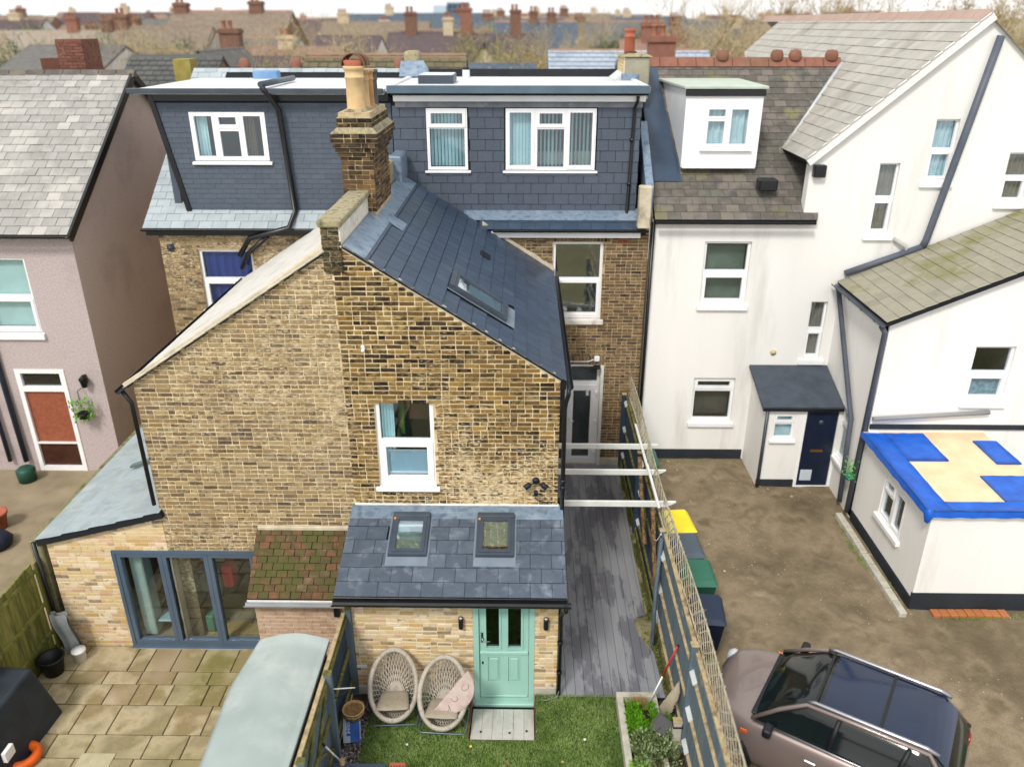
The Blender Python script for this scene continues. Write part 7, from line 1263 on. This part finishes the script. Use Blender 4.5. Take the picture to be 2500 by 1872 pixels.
bhouse('white gabled house behind the left dormer', PX(470, 38), 38, 2.6, 6, 7.2, 8.7, WM[2], RM[3], axis='y', nwin=1)
bhouse('brown house with a tall dark chimney behind the left dormer', PX(545, 40), 41, 4.4, 7, 6.4, 8.2, WM[3], RM[0], nwin=2, chim=((PX(545, 44), 1.0, 1.4, CB),))
bhouse('white and red rendered house right of the tall dark chimney', PX(660, 50), 48, 7, 8, 7.0, 8.5, WM[2], RM[4], nwin=4, chim=((PX(690, 52), .9, .7, CC),))
bhouse('plum roofed terrace house left of the tower', PX(1035, 68), 66, 6.6, 9, 6.6, 9.1, WM[1], RM[0], nwin=3, chim=((PX(990, 68), .9, 1.6, CB), (PX(1085, 68), .8, 1.2, CC)), dormer=True)
bhouse('plum roofed terrace house below the tower with tall red chimney', PX(1120, 68), 66.1, 5.0, 9, 6.6, 9.0, WM[3], RM[0], nwin=2, chim=((PX(1130, 68), .9, 2.0, CRD),))
bhouse('cream gabled bay house in the middle distance', PX(1185, 62), 58, 2.6, 8, 7.0, 8.6, WM[0], RM[0], axis='y', nwin=1)
bhouse('dark plum roofed house right of the cream gable', PX(1225, 70), 68, 5, 9, 6.8, 9.0, WM[1], RM[0], nwin=2, chim=((PX(1255, 70), .9, 1.9, CB),))
bhouse('blue slate roofed house on the centre right skyline', PX(1305, 78), 76, 7.6, 9, 7.2, 10.0, WM[2], RM[1], nwin=3, chim=((PX(1300, 78), .8, .9, CB), (PX(1345, 78), .8, .8, CB)))
bhouse('small brown gabled house below the blue slate roof', PX(1290, 60), 58, 3.0, 8, 6.6, 8.4, WM[1], RM[0], axis='y', nwin=1)
bhouse('dark ridged house with slim red brick chimney behind the white dormer', PX(1720, 34), 30, 6.8, 7, 6.0, 8.5, WM[1], RM[3], nwin=2, chim=((PX(1610, 34), 1.0, .9, CRD), (PX(1640, 34)*0+PX(1895, 34), .42, 1.1, CRD)))
bhouse('red brick house with several pots beyond the right chimney', PX(1610, 48), 46, 4.0, 8, 7.0, 8.9, WM[3], RM[4], nwin=2, chim=((PX(1590, 50), 1.2, 1.0, CRD), (PX(1650, 50), .8, .6, CRD)))
RH = random.Random(17); GRP = 'indistinct terraced houses on the horizon'
for row, (Y, n) in enumerate(((100, 17), (135, 18), (190, 20))):
    for i in range(n):
        px = -150+2500*(i+RH.uniform(.1, .9))/n; w_ = RH.uniform(9, 15); rz_ = 9.2+RH.uniform(-.6, 1.2)+row*1.0
        bhouse('small blurred terraced house far off on the horizon', PX(px, Y), Y+RH.uniform(-5, 5), w_, 9, rz_-2.6, rz_, RH.choice(WM), RH.choice(RM), nwin=4, group=GRP, chim=((PX(px, Y)+RH.uniform(-4, 4), 1.3, RH.uniform(.5, 1.2), RH.choice([CB, CC])),))
tw = root('tower_block', 'dark blue tower block with paler side on the horizon', 'tower block', (PX(1115, 330), 330, -.6)); tx = PX(1115, 330); TWM = mat('tower_blue', ['4a6480', '587490'], rough=.6); MB().box(XZ(330), tx-4, tx+4, -.6, 17.2, -10, 0).build('tower_wall', TWM, tw); MB().box(XZ(329), tx-9, tx-4.1, -.6, 16.2, -10, 0).build('side_wing', mat('tower_pale', ['a4b8cc', 'b8c8d8']), tw)
for i in range(4):
    for j in range(5): MB().box(XZ(330), tx-3.5+i*1.85, tx-2.2+i*1.85, 8+j*1.8, 9.2+j*1.8, 0, .1).build('window', GD, tw)
c = MB().box(XZ(22.2), PX(182, 23.5)-.06, PX(234, 23.5)+.06, 8.3, 9.45, -.9, 0).build('chimney', BRICK_RED, P, label='red brick chimney stack behind the pink house ridge')
pieces('brick', c, XZ(22.2), rect(PX(182, 23.5)-.06, PX(234, 23.5)+.06, 8.6, 9.44), [], BRICK_RED, .23, .075, .012, .012, -.01, .01)
c2 = MB().box(XZ(22.6), PX(112, 23.5), PX(160, 23.5), 8.3, 8.98, -.6, 0).build('chimney', BRICK_RED, P, label='short red brick chimney left of the larger one')
c3 = MB().box(XZ(21.6), PX(452, 23), PX(492, 23), 8.3, 9.0, -.5, 0).build('chimney', mat('yellow_lichen', ['8a7f44', 'a09454'], rough=1, scale=6), N, label='short chimney covered in yellow lichen')
# bare winter trees
def tree_mesh(seed, h, twig_m=.5, leafy=0):
    RR = random.Random(seed); tr, tw_ = MB(), MB()
    def grow(p, d, l, r, lv):
        pts = [p]; n = 3
        for i in range(n): d = (d+Vector((RR.gauss(0, .12), RR.gauss(0, .12), RR.gauss(.03, .08)))).normalized(); p = p+d*l/n; pts.append(p)
        (tr if lv < 3 else tw_).tube(pts, [r*(1-.45*i/n) for i in range(n+1)], 5 if lv < 2 else 3, cap=False)
        if lv >= 5: return
        k = (5, 5, 5, 4, 4)[lv]
        for i in range(k):
            q = pts[RR.choice((1, 2, 3, 3))]; a = RR.uniform(.35, .9); ax = d.orthogonal().normalized(); ax.rotate(Matrix.Rotation(RR.uniform(0, 6.28), 3, d)); nd = d*math.cos(a)+ax*math.sin(a); nd.z += .12; grow(q, nd.normalized(), l*RR.uniform(.55, .8), r*.5, lv+1)
    grow(Vector((0, 0, 0)), Vector((0, 0, 1)), h*.36, h*.022, 0)
    if leafy:
        for v in list(tw_.v)[::max(1, len(tw_.v)//leafy)]:
            s = .04+.03*RR.random(); a = Vector((RR.uniform(-1, 1), RR.uniform(-1, 1), RR.uniform(-1, 1))).normalized()*s; b = a.orthogonal().normalized()*s*.6; tw_.add([v-a, v+b, v+a, v-b], [(0, 1, 2, 3)])
    return tr, tw_
BK = mat('grey_bark', ['6a5f50', '8a7d68'], rough=1); TWG = [mat('tan_twigs', ['a89878', 'c4b492', '988a68'], rough=1, rnd=.8), mat('yellow_green_twigs', ['8f8a5c', 'a8a070', '7c7a4e'], rough=1, rnd=.8), mat('golden_twigs', ['a89468', 'b8a680', '94845c'], rough=1, rnd=.8), mat('evergreen_leaf', ['3c5434', '4c6440', '2e4228'], rough=1, rnd=.8)]
TV = []
for i, (h, lf, tm) in enumerate(((10, 0, 0), (10, 3500, 1), (10, 7000, 2), (10, 9000, 3), (10, 2500, 0))):
    a, b = tree_mesh(40+i, h, leafy=lf); TV.append((a.mesh('trunk', BK), b.mesh('crown', TWG[tm])))
def tree(label, x, y, v, s, rz, group=None, z=-.6):
    t = root('bare_tree' if v in (0, 4) else 'tree', label, 'tree', (x, y, z), group, rz); t.scale = (s, s, s)
    for nme, me in zip(('trunk', 'crown'), TV[v]): o = bpy.data.objects.new(nme, me); COL.objects.link(o); o.parent = t
TL_ = [('pale bare willow like tree rising left of the clay chimney pots', 810, 40, 4, .98, 1), ('tangled bare tree behind the mossy ribbed roof', 890, 34, 0, .92, 2), ('golden budding tree behind the right end of the flat roof', 1350, 42, 2, .93, 3), ('second golden tree behind the pale pantile roof', 1430, 48, 2, .98, 1.2), ('wide tan bare tree left of the slim red chimney', 1760, 46, 4, 1.14, .5), ('tan bare tree right of the slim red chimney', 1950, 48, 4, 1.18, 2.5), ('tan bare tree behind the ridge of the big white gable', 2060, 52, 4, 1.2, 4), ('golden brown tree above the big gable ridge', 2280, 60, 2, 1.32, 5), ('yellow green tree behind the left dormer roof', 700, 44, 1, .97, .2), ('yellow green tree left of the white gabled house', 400, 48, 1, 1.0, 2.2), ('dark evergreen tree on the far left skyline', 20, 95, 3, 1.12, 1), ('evergreen shrub tree at the centre left skyline', 705, 85, 3, 1.06, 3), ('small green tree right of the red pot chimney', 1700, 60, 3, .96, 2), ('tan bare tree behind the red chimney on the left', 240, 46, 4, .95, 5), ('pale bare tree beside the pantile roof', 1560, 44, 0, .98, 5.5), ('bare tree rising behind the red chimneys', 1665, 50, 0, 1.05, 1.7)]
bhouse('pale cream rendered house behind the pink house chimneys', PX(300, 48), 46, 4.5, 8, 6.8, 8.3, WM[0], RM[3], nwin=3)
bhouse('white walled house between the yellow lichen chimney and the trees', PX(600, 56), 54, 5.5, 8, 7.6, 8.9, WM[2], RM[3], nwin=3)
bhouse('white rendered house left of the stone upstand', PX(830, 58), 56, 4.5, 8, 7.4, 9.0, WM[2], RM[0], nwin=2)
for i, (px, Y) in enumerate(((330, 41), (520, 47), (620, 43), (760, 37), (860, 48), (230, 56), (720, 58), (1400, 40), (1480, 58), (1850, 42))): tree(('tan bushy tree behind the ribbed roof on the left', 'tan tree behind the white gabled house', 'tan tree over the left dormer roof', 'pale leafless tree nearest the clay pots on their left', 'pale tree behind the clay pots', 'hazy tree above the pink house ridge', 'hazy tree left of the clay pots', 'golden shrub tree beside the pale pantile roof', 'hazy golden tree above the pantile roof', 'tan tree in front of the slim red chimney')[i], PX(px, Y), Y, 4 if i < 7 or i == 9 else 2, .88, i*1.3)
for lb, px, Y, v, s, rz in TL_: tree(lb, PX(px, Y), Y, v, s*1.04, rz)
RH = random.Random(5)
for i in range(150):
    Y = RH.choice((46, 52, 58, 60, 70, 78, 85, 92, 95, 110, 120, 150)); px = RH.uniform(-100, 2600); s = RH.uniform(.78, 1.0)*(1+.0016*Y); v = RH.choice((0, 0, 4, 4, 1, 1, 2, 3)); tree('leafless winter tree among the distant roofs' if v in (0, 4) else 'budding winter tree among the distant roofs', PX(px, Y), Y, v, s, RH.uniform(0, 6), 'bare trees among the distant roofs' if v in (0, 4) else 'budding trees among the distant roofs')
# a low wooded rise closes the horizon
mb = MB(); V = []; nn = 120
for i in range(nn+1):
    x = -420+840*i/nn
    for j, (y, z) in enumerate(((230, -.6), (260, 5.5), (300, 9.5), (420, 11.5))): V.append((x, y, z+(2.0*noise.noise(Vector((x*.03, y*.02, 0)))+1.5*noise.noise(Vector((x*.15, y, 3))) if j else 0)))
mb.add(V, [(i*4+j, i*4+4+j, i*4+5+j, i*4+1+j) for i in range(nn) for j in range(3)], True); o = mb.build('wooded_rise', mat('far_wood', ['8a8470', '9a927c', '7a765f'], rough=1, scale=.12), None, loc=(0, 230, 0)); o['kind'] = 'structure'
for o in bpy.data.objects:
    if '_o' in o: del o['_o']
